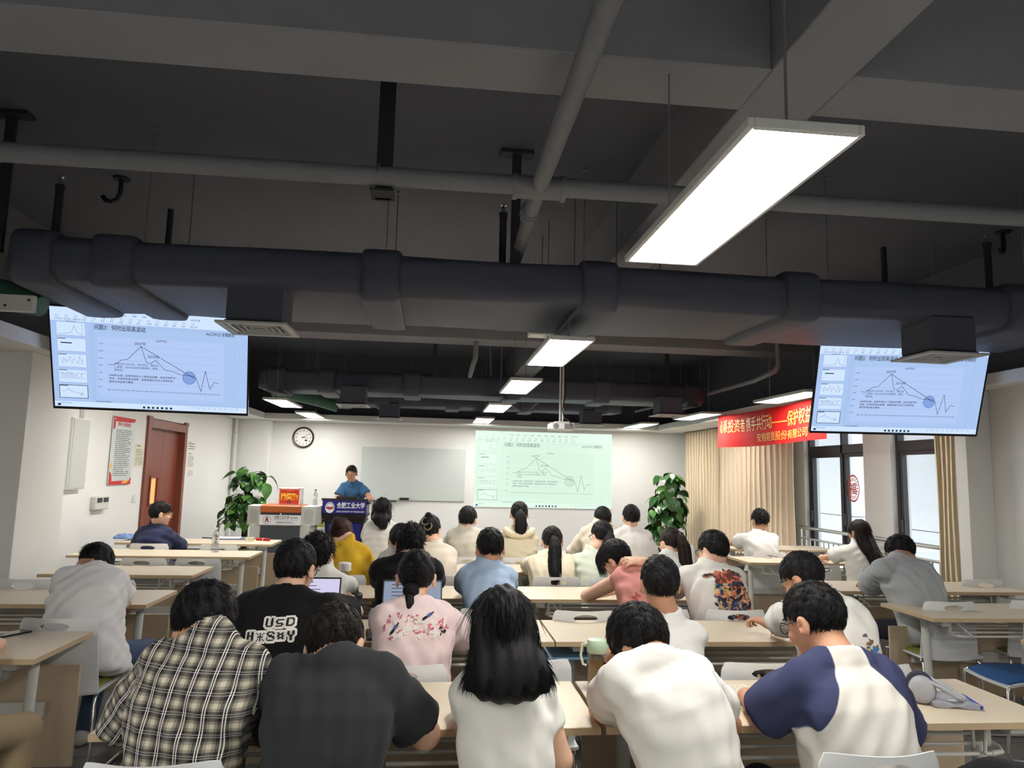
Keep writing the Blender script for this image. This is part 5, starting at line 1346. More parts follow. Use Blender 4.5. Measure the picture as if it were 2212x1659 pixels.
    if hair in ('short', 'bushy'):
        L_, lift, r0, jit = (.05, .003, .0015, .7) if hair == 'short' else (.06, .011, .0017, 1.6)
        pa, ra, no = scalp_locks(nl, rng, hvol, fr_, np_, L_, lift, r0*rs, jitter=jit)
    elif hair in ('pony', 'bun', 'claw', 'knot'):
        pa, ra, no = scalp_locks(nl, rng, hvol, fr_, np_, .07, .0012, .0013*rs, whorl=(0, .12, .05), grav=.1, jitter=.3)
    else:
        pa, ra, no = scalp_locks(nl, rng, hvol, fr_, np_, .13, .0012, .0014*rs, whorl=(0, .03, .16), grav=.9, jitter=.15)
    sv, sq = strands(pa, ra, no); hp_.append((ls(sv), sq))
    if hair_fn: hair_fn(dict(C=C, Rh=Rh, ls=ls, N=N, r=r, f=f, rng=rng, back=back, near=near, add=hp_.append, extra=extra, vox=vhh, rs=rs, hs=hs))
    V, Fq = cat(hp_); ho = child('hair', V, Fq, hm)
    for nm, V, Fq, m_ in extra: child(nm, V, Fq, m_, None, root)
    # ---- face
    fx = face_bits()
    M4 = Matrix.Identity(4)
    for i in range(3):
        for j in range(3): M4[i][j] = Rh[i][j]*hs
        M4[i][3] = C[i]
    M4 = Matrix(inv.tolist()) @ M4
    def face(nm, pos, flip=1):
        o = bpy.data.objects.new(nm, fx[nm]); link(o, root); o.matrix_local = M4 @ Matrix.Translation(pos) @ Matrix.Diagonal((flip, 1, 1, 1)); return o
    for s in (-1, 1):
        e = face('eye', (s*.0315, .0775, .008)); face('eyebrow', (s*.032, .090, .030), s)
        o = bpy.data.objects.new('iris', fx['iris']); link(o, e)
    face('mouth', (0, .0935, -.052))
    if glasses:
        g = obj('glasses', glasses_mb(glasses == 'gold', 1.6 if standing else 1.15), GL_GOLD if glasses == 'gold' else GL_BLACK, root, 180); g.matrix_local = M4
    return dict(root=root, shirt=so, C=C, N=N, r=r, f=f, lat=lat, dep=dep, ax=ax, S0=S0, Lx=Lx, sh=sh, el=el, wr=wr, inv=inv, Rh=Rh, child=child)

# ---- hair styles that hang
def fall(path, widths, depth, nst, r0, seed_spread=1.0, tips=.06):
    """hair mass along a path: flattened volume plus strands"""
    def fn(k):
        P0 = np.array([np.array(p) for p in path(k)]); rng = k['rng']; r, f = k['r'], k['f']
        sg = np.concatenate([[0], np.cumsum(np.linalg.norm(np.diff(P0, axis=0), axis=1))]); sg /= sg[-1]; tq = np.linspace(0, 1, 33)
        Q = np.stack([np.interp(tq, sg, P0[:, i]) for i in range(3)]+[np.interp(tq, sg, widths)], 1)
        for _ in range(14): Q[1:-1] = (Q[:-2]+2*Q[1:-1]+Q[2:])/4
        P0 = [q[:3] for q in Q[::4]]; ws = list(Q[::4, 3])
        def hf(P):
            d = None
            for i in range(len(P0)-1):
                q = P-P0[i].astype(F32); e = nrm(P0[i+1]-P0[i]); L = np.linalg.norm(P0[i+1]-P0[i]); t = np.clip((q @ e.astype(F32))/L, 0, 1); q = q-t[:, None]*(e*L).astype(F32)
                x = q @ r.astype(F32); y = q-np.outer(x, r.astype(F32)); y = np.sqrt(np.einsum('ij,ij->i', y, y)); w_ = ws[i]+(ws[i+1]-ws[i])*t; dp = np.minimum(depth, w_)
                kk = np.sqrt((x/w_)**2+(y/dp)**2); e_ = (kk-1)*np.minimum(w_, dp); d = e_ if d is None else smin(d, e_, .015)
            return d+.003*np.sin(P[:, 0]*130+P[:, 2]*9)
        A = np.array(P0); m_ = max(max(ws), depth)+.03
        v, q = surf(hf, A.min(0)-m_, A.max(0)+m_, k['vox']*1.1); k['add']((v, q))
        n = int(nst*{2: 1, 1: .6, 0: .35}[k['near']]); K = 10; ts = np.linspace(0, 1, K)
        seg = np.concatenate([[0], np.cumsum([np.linalg.norm(b-a) for a, b in zip(P0[:-1], P0[1:])])]); seg /= seg[-1]
        ctr = np.stack([np.interp(ts, seg, A[:, i]) for i in range(3)], 1); wv = np.interp(ts, seg, ws)
        ext = np.concatenate([ctr, ctr[-1:]+(ctr[-1:]-ctr[-2:-1])*3]); te = np.concatenate([ts, [1+3*(ts[1]-ts[0])]])
        xo = rng.uniform(-1, 1, n)*seed_spread; yo = np.sqrt(np.clip(1-xo**2, 0, 1))*rng.choice([-1, 1], n, p=[.75, .25]); ln = 1+rng.uniform(-.3, tips, n)
        wob = rng.normal(size=(n, 1))*.006
        back = -f
        tau = ts[None]*ln[:, None]; cx = np.stack([np.interp(tau, te, ext[:, i]) for i in range(3)], -1); wx = np.interp(tau, ts, wv)
        pts = cx+(xo[:, None]*wx*1.02+wob*np.sin(np.linspace(0, 5, K))[None]+xo[:, None]*.02*(ts**3)[None])[..., None]*r+(yo[:, None]*np.minimum(depth, wx))[..., None]*f
        rad = r0*k['rs']*np.interp(ts, [0, .2, .8, 1], [.6, 1, .9, .06])[None]*rng.uniform(.5, 1.3, (n, 1))
        sv, sq = strands(pts, rad, np.tile(back, (n, 1))); k['add']((sv, sq))
    return fn
def both(*fns):
    def g(k):
        for fn in fns: fn(k)
    return g
def tie(local, rad, m_, name='hair_tie', tube=.007):
    def fn(k):
        mb = MB(); c = np.array(local); 
        mb.tube([c+np.array([rad*math.cos(a), 0.25*rad*math.sin(a), rad*math.sin(a)]) for a in [2*math.pi*i/14 for i in range(14)]], tube, 6, closed=True)
        k['extra'].append((name, k['ls'](np.array(mb.v)), np.array(mb.f), m_))
    return fn
def blob(local, radii):
    def fn(k):
        c = np.array(local)
        v, q = surf(lambda P: d_ell(P, c, radii)+.003*np.sin(P[:, 0]*140)*np.sin(P[:, 2]*120), c-np.array(radii)-.02, c+np.array(radii)+.02, k['vox']); k['add']((k['ls'](v), q))
        rng = k['rng']; n = {2: 130, 1: 70, 0: 40}[k['near']]; D = rng.normal(size=(n, 3)); D /= np.linalg.norm(D, axis=1)[:, None]; p = c+D*np.array(radii)
        t = np.cross(D, rng.normal(size=(n, 3))*.4+np.array([0, 1., .2])); t /= np.linalg.norm(t, axis=1)[:, None]
        pa = np.stack([p+t*s_*.05-D*(s_*s_*.9)*.06 for s_ in np.linspace(-.5, .5, 5)], 1); ra = .003*k['rs']*np.array([.2, 1, 1.1, .8, .1])[None]*np.ones((n, 1)); sv, sq = strands(pa, ra, D); k['add']((k['ls'](sv), sq))
    return fn
def wisps(n, spread, length, lift):
    def fn(k):
        pa, ra, no = scalp_locks(n, k['rng'], .06, .0, -.09, length*.6, lift*.3, .0008*k['rs'], jitter=spread); sv, sq = strands(pa, ra, no); k['add']((k['ls'](sv), sq))
    return fn
# ---- prints on shirts
def printer(pd):
    me = pd['shirt'].data; Mi = np.linalg.inv(pd['inv'])
    V = np.empty(len(me.vertices)*3, F32); me.vertices.foreach_get('co', V); V = V.reshape(-1, 3) @ Mi[:3, :3].T+Mi[:3, 3]
    bv = BVHTree.FromPolygons([Vector(v) for v in V.tolist()], [tuple(p.vertices) for p in me.polygons])
    def put(name, mb2, org, m_, off=.003, ang=0.0, tagkind=None, right=None):
        """mb2: flat pieces in (x right, 0, z up) metres; org: metres right of the spine and up from the hip along the back"""
        r_ = pd['lat'] if right is None else right; u_ = pd['ax']; d_ = -pd['dep']; ca, sa = math.cos(ang), math.sin(ang); out = []
        for (x, y, z) in mb2.v:
            a, b = x*ca-z*sa+org[0], x*sa+z*ca+org[1]
            o = pd['S0']+r_*a+u_*b+d_*.5
            h = bv.ray_cast(Vector(o), Vector(-d_), 1.2)
            if h[0] is None: out.append(None)
            else: out.append(np.array(h[0])+np.array(h[1])*(off+y)*(1 if np.dot(h[1], d_) > 0 else -1))
        good = [f_ for f_ in mb2.f if all(out[i] is not None for i in f_)]; out = [np.zeros(3) if q is None else q for q in out]
        V2 = np.array(out) @ pd['inv'][:3, :3].T+pd['inv'][:3, 3]
        m2 = MB(); m2.v = [tuple(q) for q in V2]; m2.f = good; m2.mi = [0]*len(good)
        return tag(obj(name, m2, m_, pd['shirt'], None), kind='stuff')
    return put
# ================================================================== the people in the room
W_TEE = cloth('white_tee', (226, 224, 218)); G_TEE = cloth('pale_grey_tee', (206, 206, 204)); B_TEE = cloth('beige_tee', (206, 200, 186)); CREAM = cloth('cream_shirt', (222, 212, 186)); OATM = cloth('oatmeal_shirt', (214, 204, 188)); MINT = cloth('pale_mint_shirt', (204, 212, 196))
BLK = cloth('black_tee', (22, 22, 24)); CHAR = cloth('charcoal_tee', (52, 53, 56), .1); NAVY = cloth('navy_tee', (52, 56, 84)); LBLUE = cloth('light_blue_tee', (172, 194, 222)); PINK = cloth('pale_pink_tee', (228, 206, 206)); ROSE = cloth('rose_sleeveless', (214, 146, 140)); YEL = cloth('mustard_jacket', (206, 166, 44), .1); POLO = cloth('steel_blue_polo', (62, 100, 138)); GREY = cloth('grey_tee', (172, 176, 178)); BLOUSE = cloth('sheer_white_blouse', (230, 229, 230))
def plaid_mat():
    M = bpy.data.materials.new('plaid_flannel'); M.use_nodes = True; N = M.node_tree.nodes; L = M.node_tree.links; P = N['Principled BSDF']; P.inputs['Roughness'].default_value = .85; P.inputs['Specular IOR Level'].default_value = .2
    at = N.new('ShaderNodeAttribute'); at.attribute_name = 'cloth_uv'; sp = N.new('ShaderNodeSeparateXYZ'); L.new(at.outputs['Vector'], sp.inputs[0])
    def math_(op, a, b=None):
        n = N.new('ShaderNodeMath'); n.operation = op
        for i, q in enumerate((a, b)):
            if q is None: continue
            if isinstance(q, (int, float)): n.inputs[i].default_value = q
            else: L.new(q, n.inputs[i])
        return n.outputs[0]
    def ramp(src, period, stops):
        fr = math_('FRACT', math_('ADD', math_('DIVIDE', src, period), 50.13)); cr = N.new('ShaderNodeValToRGB'); cr.color_ramp.interpolation = 'LINEAR'
        e = cr.color_ramp.elements; e[0].position, e[1].position = 0, 1; e[0].color = (stops[0][1],)*3+(1,); e[1].color = (stops[-1][1],)*3+(1,)
        for p, c in stops[1:-1]:
            q = e.new(p); q.color = (c, c, c, 1)
        L.new(fr, cr.inputs[0]); return cr.outputs[0], fr
    st = [(0, .95), (.18, .95), (.23, .5), (.33, .5), (.37, .04), (.82, .04), (.84, .55), (.94, .55), (1, .95)]
    u, fu = ramp(sp.outputs[0], .053, st); v, fv = ramp(sp.outputs[1], .052, st)
    mul = math_('MULTIPLY', math_('ADD', math_('MULTIPLY', u, .5), math_('MULTIPLY', v, .5)), math_('ADD', .35, math_('MULTIPLY', math_('MULTIPLY', u, v), .65)))
    def thin(fr, c, w_): return math_('LESS_THAN', math_('ABSOLUTE', math_('SUBTRACT', fr, c)), w_)
    ln = math_('MAXIMUM', math_('MAXIMUM', thin(fu, .55, .024), thin(fu, .67, .024)), math_('MULTIPLY', math_('MAXIMUM', thin(fv, .55, .016), thin(fv, .67, .016)), .4))
    mx = N.new('ShaderNodeMix'); mx.data_type = 'RGBA'; mx.inputs[6].default_value = (.010, .010, .018, 1); mx.inputs[7].default_value = (.70, .64, .50, 1); L.new(mul, mx.inputs[0])
    m2 = N.new('ShaderNodeMix'); m2.data_type = 'RGBA'; m2.inputs[7].default_value = (.78, .76, .70, 1); L.new(ln, m2.inputs[0]); L.new(mx.outputs[2], m2.inputs[6]); L.new(m2.outputs[2], P.inputs['Base Color'])
    return M
def raglan_mat():
    M = bpy.data.materials.new('raglan_tee'); M.use_nodes = True; N = M.node_tree.nodes; L = M.node_tree.links; P = N['Principled BSDF']; P.inputs['Roughness'].default_value = .85; P.inputs['Specular IOR Level'].default_value = .2
    at = N.new('ShaderNodeAttribute'); at.attribute_name = 'sleeve'; c = N.new('ShaderNodeMapRange'); c.inputs[1].default_value = -.002; c.inputs[2].default_value = .002; L.new(at.outputs['Fac'], c.inputs[0])
    mx = N.new('ShaderNodeMix'); mx.data_type = 'RGBA'; mx.inputs[6].default_value = (*srgb(224, 220, 212), 1); mx.inputs[7].default_value = (*srgb(62, 66, 98), 1); L.new(c.outputs[0], mx.inputs[0]); L.new(mx.outputs[2], P.inputs['Base Color'])
    return M
PLAID = plaid_mat(); RAG = raglan_mat()
V_ = lambda *a: np.array(a, float)
A_ = lambda u, v, y: atY(u, v, y)

# nearest row
p_plaid = person('person in a black and cream plaid shirt with glasses, nearest row', (447, 1249, 2.42), (438, 1366, 2.28), R1, sw=.212, hp=30, hy=-26, by=-6, hair='short', hvol=.05, nape=-.06, shirt='long', sm=PLAID, sinfl=.012, collar='stand', glasses='gold', skin=1, build=1.05, hip=(-.69, 2.28), arms=dict(R=dict(e=A_(556, 1560, 2.42), w=V_(-.46, 2.68, .79)), L=dict(e=A_(262, 1560, 2.42), w=V_(-.72, 2.68, .79))))
p_dark = person('person in a charcoal tee with head bent down, nearest row', (728, 1299, 2.40), (722, 1398, 2.27), R1, sw=.228, hp=36, hy=-14, hr=-6, hair='short', hcol='dark', hvol=.05, nape=-.045, shirt='tee', sm=CHAR, sinfl=.014, skin=0, glasses='black', build=1.1, hip=(-.29, 2.26), arms=dict(R=dict(e=A_(918, 1585, 2.38), w=V_(-.10, 2.62, .76)), L=dict(e=A_(598, 1590, 2.40), w=V_(-.36, 2.66, .79))))
def long_path(h, out=.0, dz=-.02):
    def fn(k):
        C, N, r, f = k['C'], k['N'], k['r'], k['f']; b = -f
        return [C+UP*.06+b*.045, C+b*.075-UP*.03, N+b*.075+UP*.02, N+b*(.105+out)-UP*(h*.45), N+b*(.10+out)-UP*h]
    return fn
p_long = person('woman with long straight black hair and a white tee, nearest row', (1087, 1259, 2.28), (1092, 1428, 2.24), R1, sw=.187, hp=8, hy=2, fem=1, hair='long', hvol=.06, front=.01, nape=-.12, shirt='cap', sm=W_TEE, skin=0, hip=(.25, 2.24), slv=.5,
    hair_fn=both(fall(long_path(.045, -.012), [.084, .094, .098, .112, .120], .05, 2800, .0011, 1.0, .14), wisps(60, 2.0, .10, .01)), arms=dict(R=dict(e=A_(1208, 1640, 2.30), w=V_(.36, 2.5, .74)), L=dict(e=A_(1012, 1570, 2.40), w=V_(.12, 2.62, .79))))
p_lean = person('person in a white tee resting the face on one hand, nearest row', (1384, 1297, 2.44), (1430, 1400, 2.28), R1, sw=.20, hp=36, hy=34, hr=-12, by=6, hair='short', hvol=.07, front=.015, nape=-.07, shirt='tee', sm=W_TEE, sinfl=.01, skin=2, hip=(.86, 2.24), slv=.62,
    arms=dict(L=dict(e=A_(1300, 1535, 2.62), w=A_(1325, 1425, 2.55), d=(.75, .2, .45), n=(.3, .6, -.4), curl=.5, th=1), R=dict(e=A_(1572, 1565, 2.52), w=V_(.92, 2.76, .785))))
p_rag = person('person in a white tee with navy raglan sleeves and glasses, nearest row', (1757, 1252, 2.46), (1830, 1402, 2.30), R1, sw=.222, hp=22, hy=28, hr=0, by=4, hair='short', hvol=.05, nape=-.05, shirt='tee', sm=RAG, sinfl=.016, glasses='black', skin=1, build=1.06, hip=(1.38, 2.28), slv=.95,
    arms=dict(L=dict(e=A_(1650, 1545, 2.46), w=V_(1.2, 2.72, .79)), R=dict(e=A_(1945, 1580, 2.42), w=V_(1.42, 2.7, .79))))
# second row
p_usd = person('person in a black tee with white pixel lettering, second row', (642, 1160, 3.42), (620, 1266, 3.3), R2, sw=.245, hp=14, hy=-16, hair='short', hvol=.06, nape=-.045, shirt='tee', sm=BLK, sinfl=.014, glasses='black', skin=0, near=1, hip=(-.66, 3.2), slv=.95,
    arms=dict(R=dict(w=V_(-.325, 4.02, .845), hint=(.8, -.5, -.6), d=(-.35, .85, .3), n=(-.9, -.3, 0), curl=.55, th=1), L=dict(hint=(-1.1, -.2, -.6))))
p_pink = person('woman in a pale pink tee with a blossom print and a low knot', (902, 1183, 3.42), (896, 1288, 3.3), R2, sw=.205, hp=10, hy=-4, fem=1, hair='bun', hvol=.04, nape=-.09, shirt='tee', sm=PINK, sinfl=.02, skin=0, near=1, hip=(-.05, 3.22), slv=1.0,
    hair_fn=both(blob((-.012, -.105, -.052), (.034, .028, .032)), fall(lambda k: [k['ls']((-.012, -.11, -.07)), k['ls']((-.012, -.118, -.115)), k['ls']((-.014, -.118, -.155))], [.022, .016, .004], .016, 110, .0014), tie((-.012, -.098, -.04), .026, HAIR['dark'])), arms=dict(R=dict(e=A_(992, 1372, 3.66), w=A_(1000, 1350, 3.92)), L=dict(hint=(-1, -.3, -.7))))
p_grey = person('person in a pale grey tee with round black hair, second row', (1425, 1196, 3.36), (1447, 1328, 3.3), R2, sw=.20, hp=6, hy=-4, hr=0, hair='short', hvol=.06, nape=-.10, shirt='tee', sm=G_TEE, skin=1, near=1, hip=(1.08, 3.22))
p_arm = person('person in a white tee with a brown print, one forearm on the table', (1733, 1188, 3.48), (1790, 1280, 3.3), R2, sw=.225, hp=30, hy=36, by=6, hair='short', hvol=.05, nape=-.055, shirt='tee', sm=W_TEE, sinfl=.016, glasses='gold', skin=1, near=1, hip=(1.93, 3.18), slv=.85,
    arms=dict(L=dict(w=A_(1640, 1352, 4.02), hint=(-.8, -.8, -.5), d=(-.55, .8, .1), curl=.95), R=dict(hint=(.8, -.4, -.8))))
# third row
person('person with bushy black hair in a white tee, third row', (690, 1147, 4.62), (690, 1226, 4.55), R3, sw=.21, hp=12, hy=-10, hair='bushy', hvol=.16, nape=-.10, shirt='tee', sm=W_TEE, skin=0, near=1, hip=(-.66, 4.45))
p_blk = person('person in a black tee with a pink print, third row', (888, 1128, 4.7), (880, 1196, 4.56), R3, sw=.24, hp=16, hy=0, hair='bushy', hvol=.08, nape=-.08, shirt='tee', sm=BLK, sinfl=.014, skin=0, near=1, hip=(-.13, 4.45), slv=.9, arms=dict(R=dict(hint=(1.1, -.4, -.5)), L=dict(hint=(-1.1, -.4, -.5))))
person('person in a light blue tee, third row', (1060, 1137, 4.66), (1056, 1210, 4.58), R3, sw=.20, hp=14, hy=2, hair='short', hvol=.05, nape=-.048, shirt='tee', sm=LBLUE, sinfl=.008, skin=1, near=1, hip=(.37, 4.45))
p_rose = person('person in a rose sleeveless shirt with a hand on the neck', (1333, 1162, 4.84), (1385, 1214, 4.62), R3, sw=.20, hp=40, hy=40, hr=-8, by=8, hair='short', hvol=.09, nape=-.06, shirt='sleeveless', sm=ROSE, sinfl=.012, skin=0, near=1, hip=(1.36, 4.42),
    arms=dict(L=dict(e=A_(1268, 1288, 5.06), w=A_(1325, 1281, 5.27)), R=dict(e=A_(1440, 1262, 4.78), w=A_(1392, 1214, 4.60), d=(-1, -.05, .12), n=(0, .5, -.9), th=-1, curl=.35)))
p_art = person('person in a white tee with a colourful crowd print, third row', (1540, 1142, 4.68), (1540, 1214, 4.56), R3, sw=.24, hp=14, hy=26, hair='short', hvol=.06, nape=-.05, shirt='tee', sm=W_TEE, sinfl=.018, glasses='black', skin=0, near=1, hip=(1.86, 4.42), slv=.9, arms=dict(L=dict(hint=(-1, -.4, -.6)), R=dict(hint=(.9, -.4, -.7))))
# fourth row
person('woman in a mustard yellow jacket with auburn hair clipped up', (738, 1117, 6.02), (744, 1167, 5.92), R4, sw=.215, hp=26, hy=-22, by=-14, fem=1, hair='claw', hcol='brown', hvol=.06, nape=-.09, shirt='long', sm=YEL, sinfl=.03, skin=0, near=1, hip=(-.62, 5.8),
    hair_fn=both(blob((0, -.1, .07), (.045, .04, .05)), tie((0, -.115, .075), .035, M_black, 'hair_clip', .009), tie((.01, -.11, .05), .03, M_black, 'hair_clip', .008)), arms=dict(R=dict(hint=(1.2, -.4, -.5)), L=dict(hint=(-1, -.4, -.7))))
p_pat = person('woman in a white patterned tee half hidden beside the black tee', (866, 1128, 5.78), (858, 1184, 5.72), R4, sw=.175, hp=10, fem=1, hair='pony', hvol=.04, nape=-.09, shirt='tee', sm=W_TEE, skin=0, near=0, hip=(-.26, 5.7), hair_fn=fall(lambda k: [k['ls']((0, -.1, .0)), k['ls']((.02, -.13, -.06)), k['back'](.03, .03, .03), k['back'](.05, .16, .02)], [.03, .035, .03, .008], .03, 120, .0017))
person('woman in an oatmeal shirt with black hair held by a claw clip', (930, 1109, 6.02), (936, 1170, 5.92), R4, sw=.20, hp=14, hy=-14, by=-4, fem=1, hair='claw', hvol=.05, nape=-.09, shirt='long', sm=OATM, sinfl=.03, skin=0, near=0, hip=(.06, 5.8),
    hair_fn=both(blob((0, -.1, .05), (.04, .035, .055)), blob((0, -.09, .105), (.03, .03, .03)), tie((-.012, -.125, .06), .03, mat('tortoise_clip', srgb(120, 112, 98), .3), 'hair_clip', .006), tie((.012, -.125, .02), .03, mat('tortoise_clip', srgb(120, 112, 98), .3), 'hair_clip', .006), wisps(25, 3.0, .09, .03)))
def pony_path(L, up=.035, out=.10):
    def fn(k):
        N, f, r = k['N'], k['f'], k['r']; a = k['ls']((0, -.108, up)); b = k['ls']((0, -.108-out*.45, up-.045)); z = a[2]-L; top = k['back'](0, 0)[2]
        if z > top-.02: e = V_(a[0], min(b[1], k['back'](0, 0)[1])-.01, z); return [a, b, (b+e)/2-f*.015, e]
        c = k['back'](0, .02, .03); e = k['back'](0, max(.05, (top-z)*1.06), .022); return [a, b, c, e]
    return fn
person('woman in a cream shirt with a long black ponytail, fourth row', (1193, 1134, 6.0), (1193, 1190, 5.9), R4, sw=.215, hp=12, fem=1, hair='pony', hvol=.04, nape=-.085, shirt='long', sm=CREAM, sinfl=.03, skin=0, near=0, hip=(.99, 5.82),
    hair_fn=both(fall(pony_path(.36), [.022, .04, .05, .008], .03, 420, .0017), tie((0, -.105, .03), .024, mat('brown_tie', srgb(120, 76, 60), .6))))
person('woman in a pale mint shirt with a dark ponytail, fourth row', (1300, 1122, 6.0), (1286, 1186, 5.9), R4, sw=.20, hp=8, hy=18, by=8, fem=1, hair='pony', hvol=.04, nape=-.085, shirt='tee', sm=MINT, sinfl=.025, skin=0, near=0, glasses='black', hip=(1.36, 5.82), slv=.9,
    hair_fn=both(fall(pony_path(.32), [.022, .035, .04, .008], .03, 500, .0017), tie((0, -.105, .03), .022, HAIR['dark'])))
person('woman with a long auburn ponytail in a pale tee', (1448, 1137, 6.0), (1452, 1190, 5.9), R4, sw=.185, hp=8, hy=18, fem=1, hair='pony', hcol='dark', hvol=.04, nape=-.085, shirt='tee', sm=G_TEE, skin=0, near=0, glasses='gold', hip=(2.0, 5.82),
    hair_fn=both(fall(lambda k: [k['ls']((.01, -.1, .06)), k['ls']((.02, -.15, .03)), k['ls']((.025, -.155, -.09)), k['ls']((.03, -.14, -.24)), k['ls']((.045, -.13, -.31))], [.024, .042, .05, .04, .006], .032, 420, .0017), tie((.01, -.105, .06), .024, mat('pale_tie', srgb(220, 200, 180), .5))))
# front row
person('woman with loose black hair in a white tee, front row by the lectern', (827, 1073, 7.2), (822, 1118, 7.14), R5, sw=.185, hp=2, hy=-8, fem=1, hair='long', hvol=.06, nape=-.11, shirt='tee', sm=W_TEE, sinfl=.012, skin=0, near=0, hip=(-.49, 7.05),
    hair_fn=both(fall(lambda k: [k['C']-k['f']*.05+UP*.03, k['C']-k['f']*.07-UP*.06, k['N']-k['f']*.09+UP*.0, k['N']-k['f']*.09-UP*.06+k['r']*.03], [.085, .088, .075, .05], .05, 420, .0017), wisps(30, 3, .12, .03)))
person('person in a beige tee looking right, front row', (1012, 1091, 7.2), (1006, 1134, 7.14), R5, sw=.20, hp=8, hy=-22, by=-16, hair='short', hvol=.07, nape=-.065, shirt='tee', sm=B_TEE, sinfl=.015, skin=0, near=0, hip=(.36, 7.05), slv=.95)
p_hood = person('woman in a cream hooded jacket with a short ponytail, front row', (1122, 1081, 7.2), (1120, 1139, 7.14), R5, sw=.215, hp=4, fem=1, hair='pony', hvol=.04, nape=-.09, shirt='long', sm=CREAM, sinfl=.03, skin=0, near=0, glasses='gold', hip=(.86, 7.05),
    hair_fn=both(fall(pony_path(.22), [.026, .045, .05, .03], .034, 400, .0017), tie((0, -.105, .03), .024, mat('pale_tie', srgb(220, 200, 180), .5))))
person('person in an oatmeal shirt beside the white tee, front row', (1302, 1092, 7.5), (1298, 1128, 7.4), R5, sw=.21, hp=16, hair='short', hvol=.07, nape=-.085, shirt='long', sm=OATM, sinfl=.02, skin=0, near=0, hip=(1.72, 7.3))
person('person in a white tee with cropped black hair, front row', (1363, 1088, 7.2), (1366, 1137, 7.14), R5, sw=.225, hp=4, hair='short', hvol=.04, nape=-.065, shirt='tee', sm=W_TEE, sinfl=.014, skin=0, near=0, hip=(2.02, 7.05))
# left block
person('person in a navy tee looking to the right near the door', (350, 1081, 8.12), (330, 1131, 8.1), 8.42, sw=.215, hp=6, hy=-62, by=-22, hair='short', hvol=.07, front=.01, nape=-.085, shirt='tee', sm=NAVY, sinfl=.014, skin=0, near=1, glasses='gold', hip=(-2.83, 8.0), slv=1.0)
person('woman in a sheer white blouse slumped over the left table', (206, 1170, 4.62), (192, 1219, 4.42), 4.75, sw=.225, hp=58, hy=-24, hr=0, by=-6, fem=1, hair='bun', hvol=.03, nape=-.08, shirt='cap', sm=BLOUSE, sinfl=.035, skin=1, near=1, hip=(-1.82, 4.22), hem=.09, wrk=1.05, pants=M_jeanb, slv=.5, lean_back=.05,
    arms=dict(R=dict(e=A_(272, 1312, 4.82), w=A_(240, 1305, 4.98), d=(-.6, .6, .1)), L=dict(hint=(-1, -.3, -.4))))
person('person in khaki trousers mostly outside the left edge', ('w', -2.02, 3.2, 1.27), ('w', -2.02, 3.1, 1.05), 3.46, sw=.2, hp=12, by=-25, shirt='tee', sm=G_TEE, near=0, hip=(-1.93, 3.03), pants=M_khaki, hair='short')
# right block
person('person in a white tee in front of the curtains', (1641, 1098, 8.12), (1644, 1146, 8.02), 8.62, sw=.235, hp=10, hy=8, hair='bushy', hvol=.08, nape=-.07, shirt='tee', sm=W_TEE, sinfl=.016, skin=1, near=0, hip=(3.74, 7.95), slv=.8, arms=dict(L=dict(hint=(-1.1, -.5, -.5)), R=dict(hint=(1, -.4, -.6))))
person('woman with very long dark hair in a white tee by the windows', (1855, 1120, 6.9), (1862, 1170, 6.84), 7.28, sw=.20, hp=6, hy=14, by=6, fem=1, hair='long', hcol='dark', hvol=.06, nape=-.11, shirt='tee', sm=W_TEE, sinfl=.02, skin=1, near=0, hip=(4.26, 6.8), slv=.85,
    hair_fn=fall(lambda k: [k['C']-k['f']*.05+UP*.03, k['C']-k['f']*.07-UP*.06, k['back'](.02, .0, .03), k['back'](.06, .17, .025), k['back'](.11, .32, .02)], [.085, .09, .085, .075, .04], .05, 500, .0017))
person('person in a grey tee leaning on the right table with glasses', (1944, 1152, 5.2), (1955, 1200, 5.02), 5.48, sw=.255, hp=28, hy=34, by=8, hair='short', hvol=.05, nape=-.06, shirt='tee', sm=GREY, sinfl=.02, glasses='gold', skin=1, near=1, build=1.08, hip=(3.55, 4.9), slv=.9, pants=M_jean,
    arms=dict(L=dict(e=A_(1876, 1266, 5.42), w=A_(1930, 1258, 5.62)), R=dict(hint=(.9, -.3, -.8))))
# the lecturer
p_lec = person('lecturer in a steel blue polo shirt and glasses leaning on the lectern', (760, 1004, 11.5), (762, 1037, 11.64), 11.0, sw=.195, hp=14, hy=176, hr=0, by=180, hair='short', hvol=.02, front=-.012, nape=-.07, shirt='tee', sm=POLO, sinfl=.012, glasses='black', skin=1, near=1, standing=True, hip=(-1.2, 11.78, .95), lean_back=.0, group='lecturer', shoe=M_shoed, slv=.6,
    arms=dict(L=dict(w=A_(796, 1074, 11.24), hint=(.5, .6, -.5), d=(.1, -.3, -.9), n=(-.9, -.2, 0), curl=.7), R=dict(w=V_(-1.40, 11.25, 1.16), hint=(-.5, .7, -.6), d=(.3, -.9, -.1))))

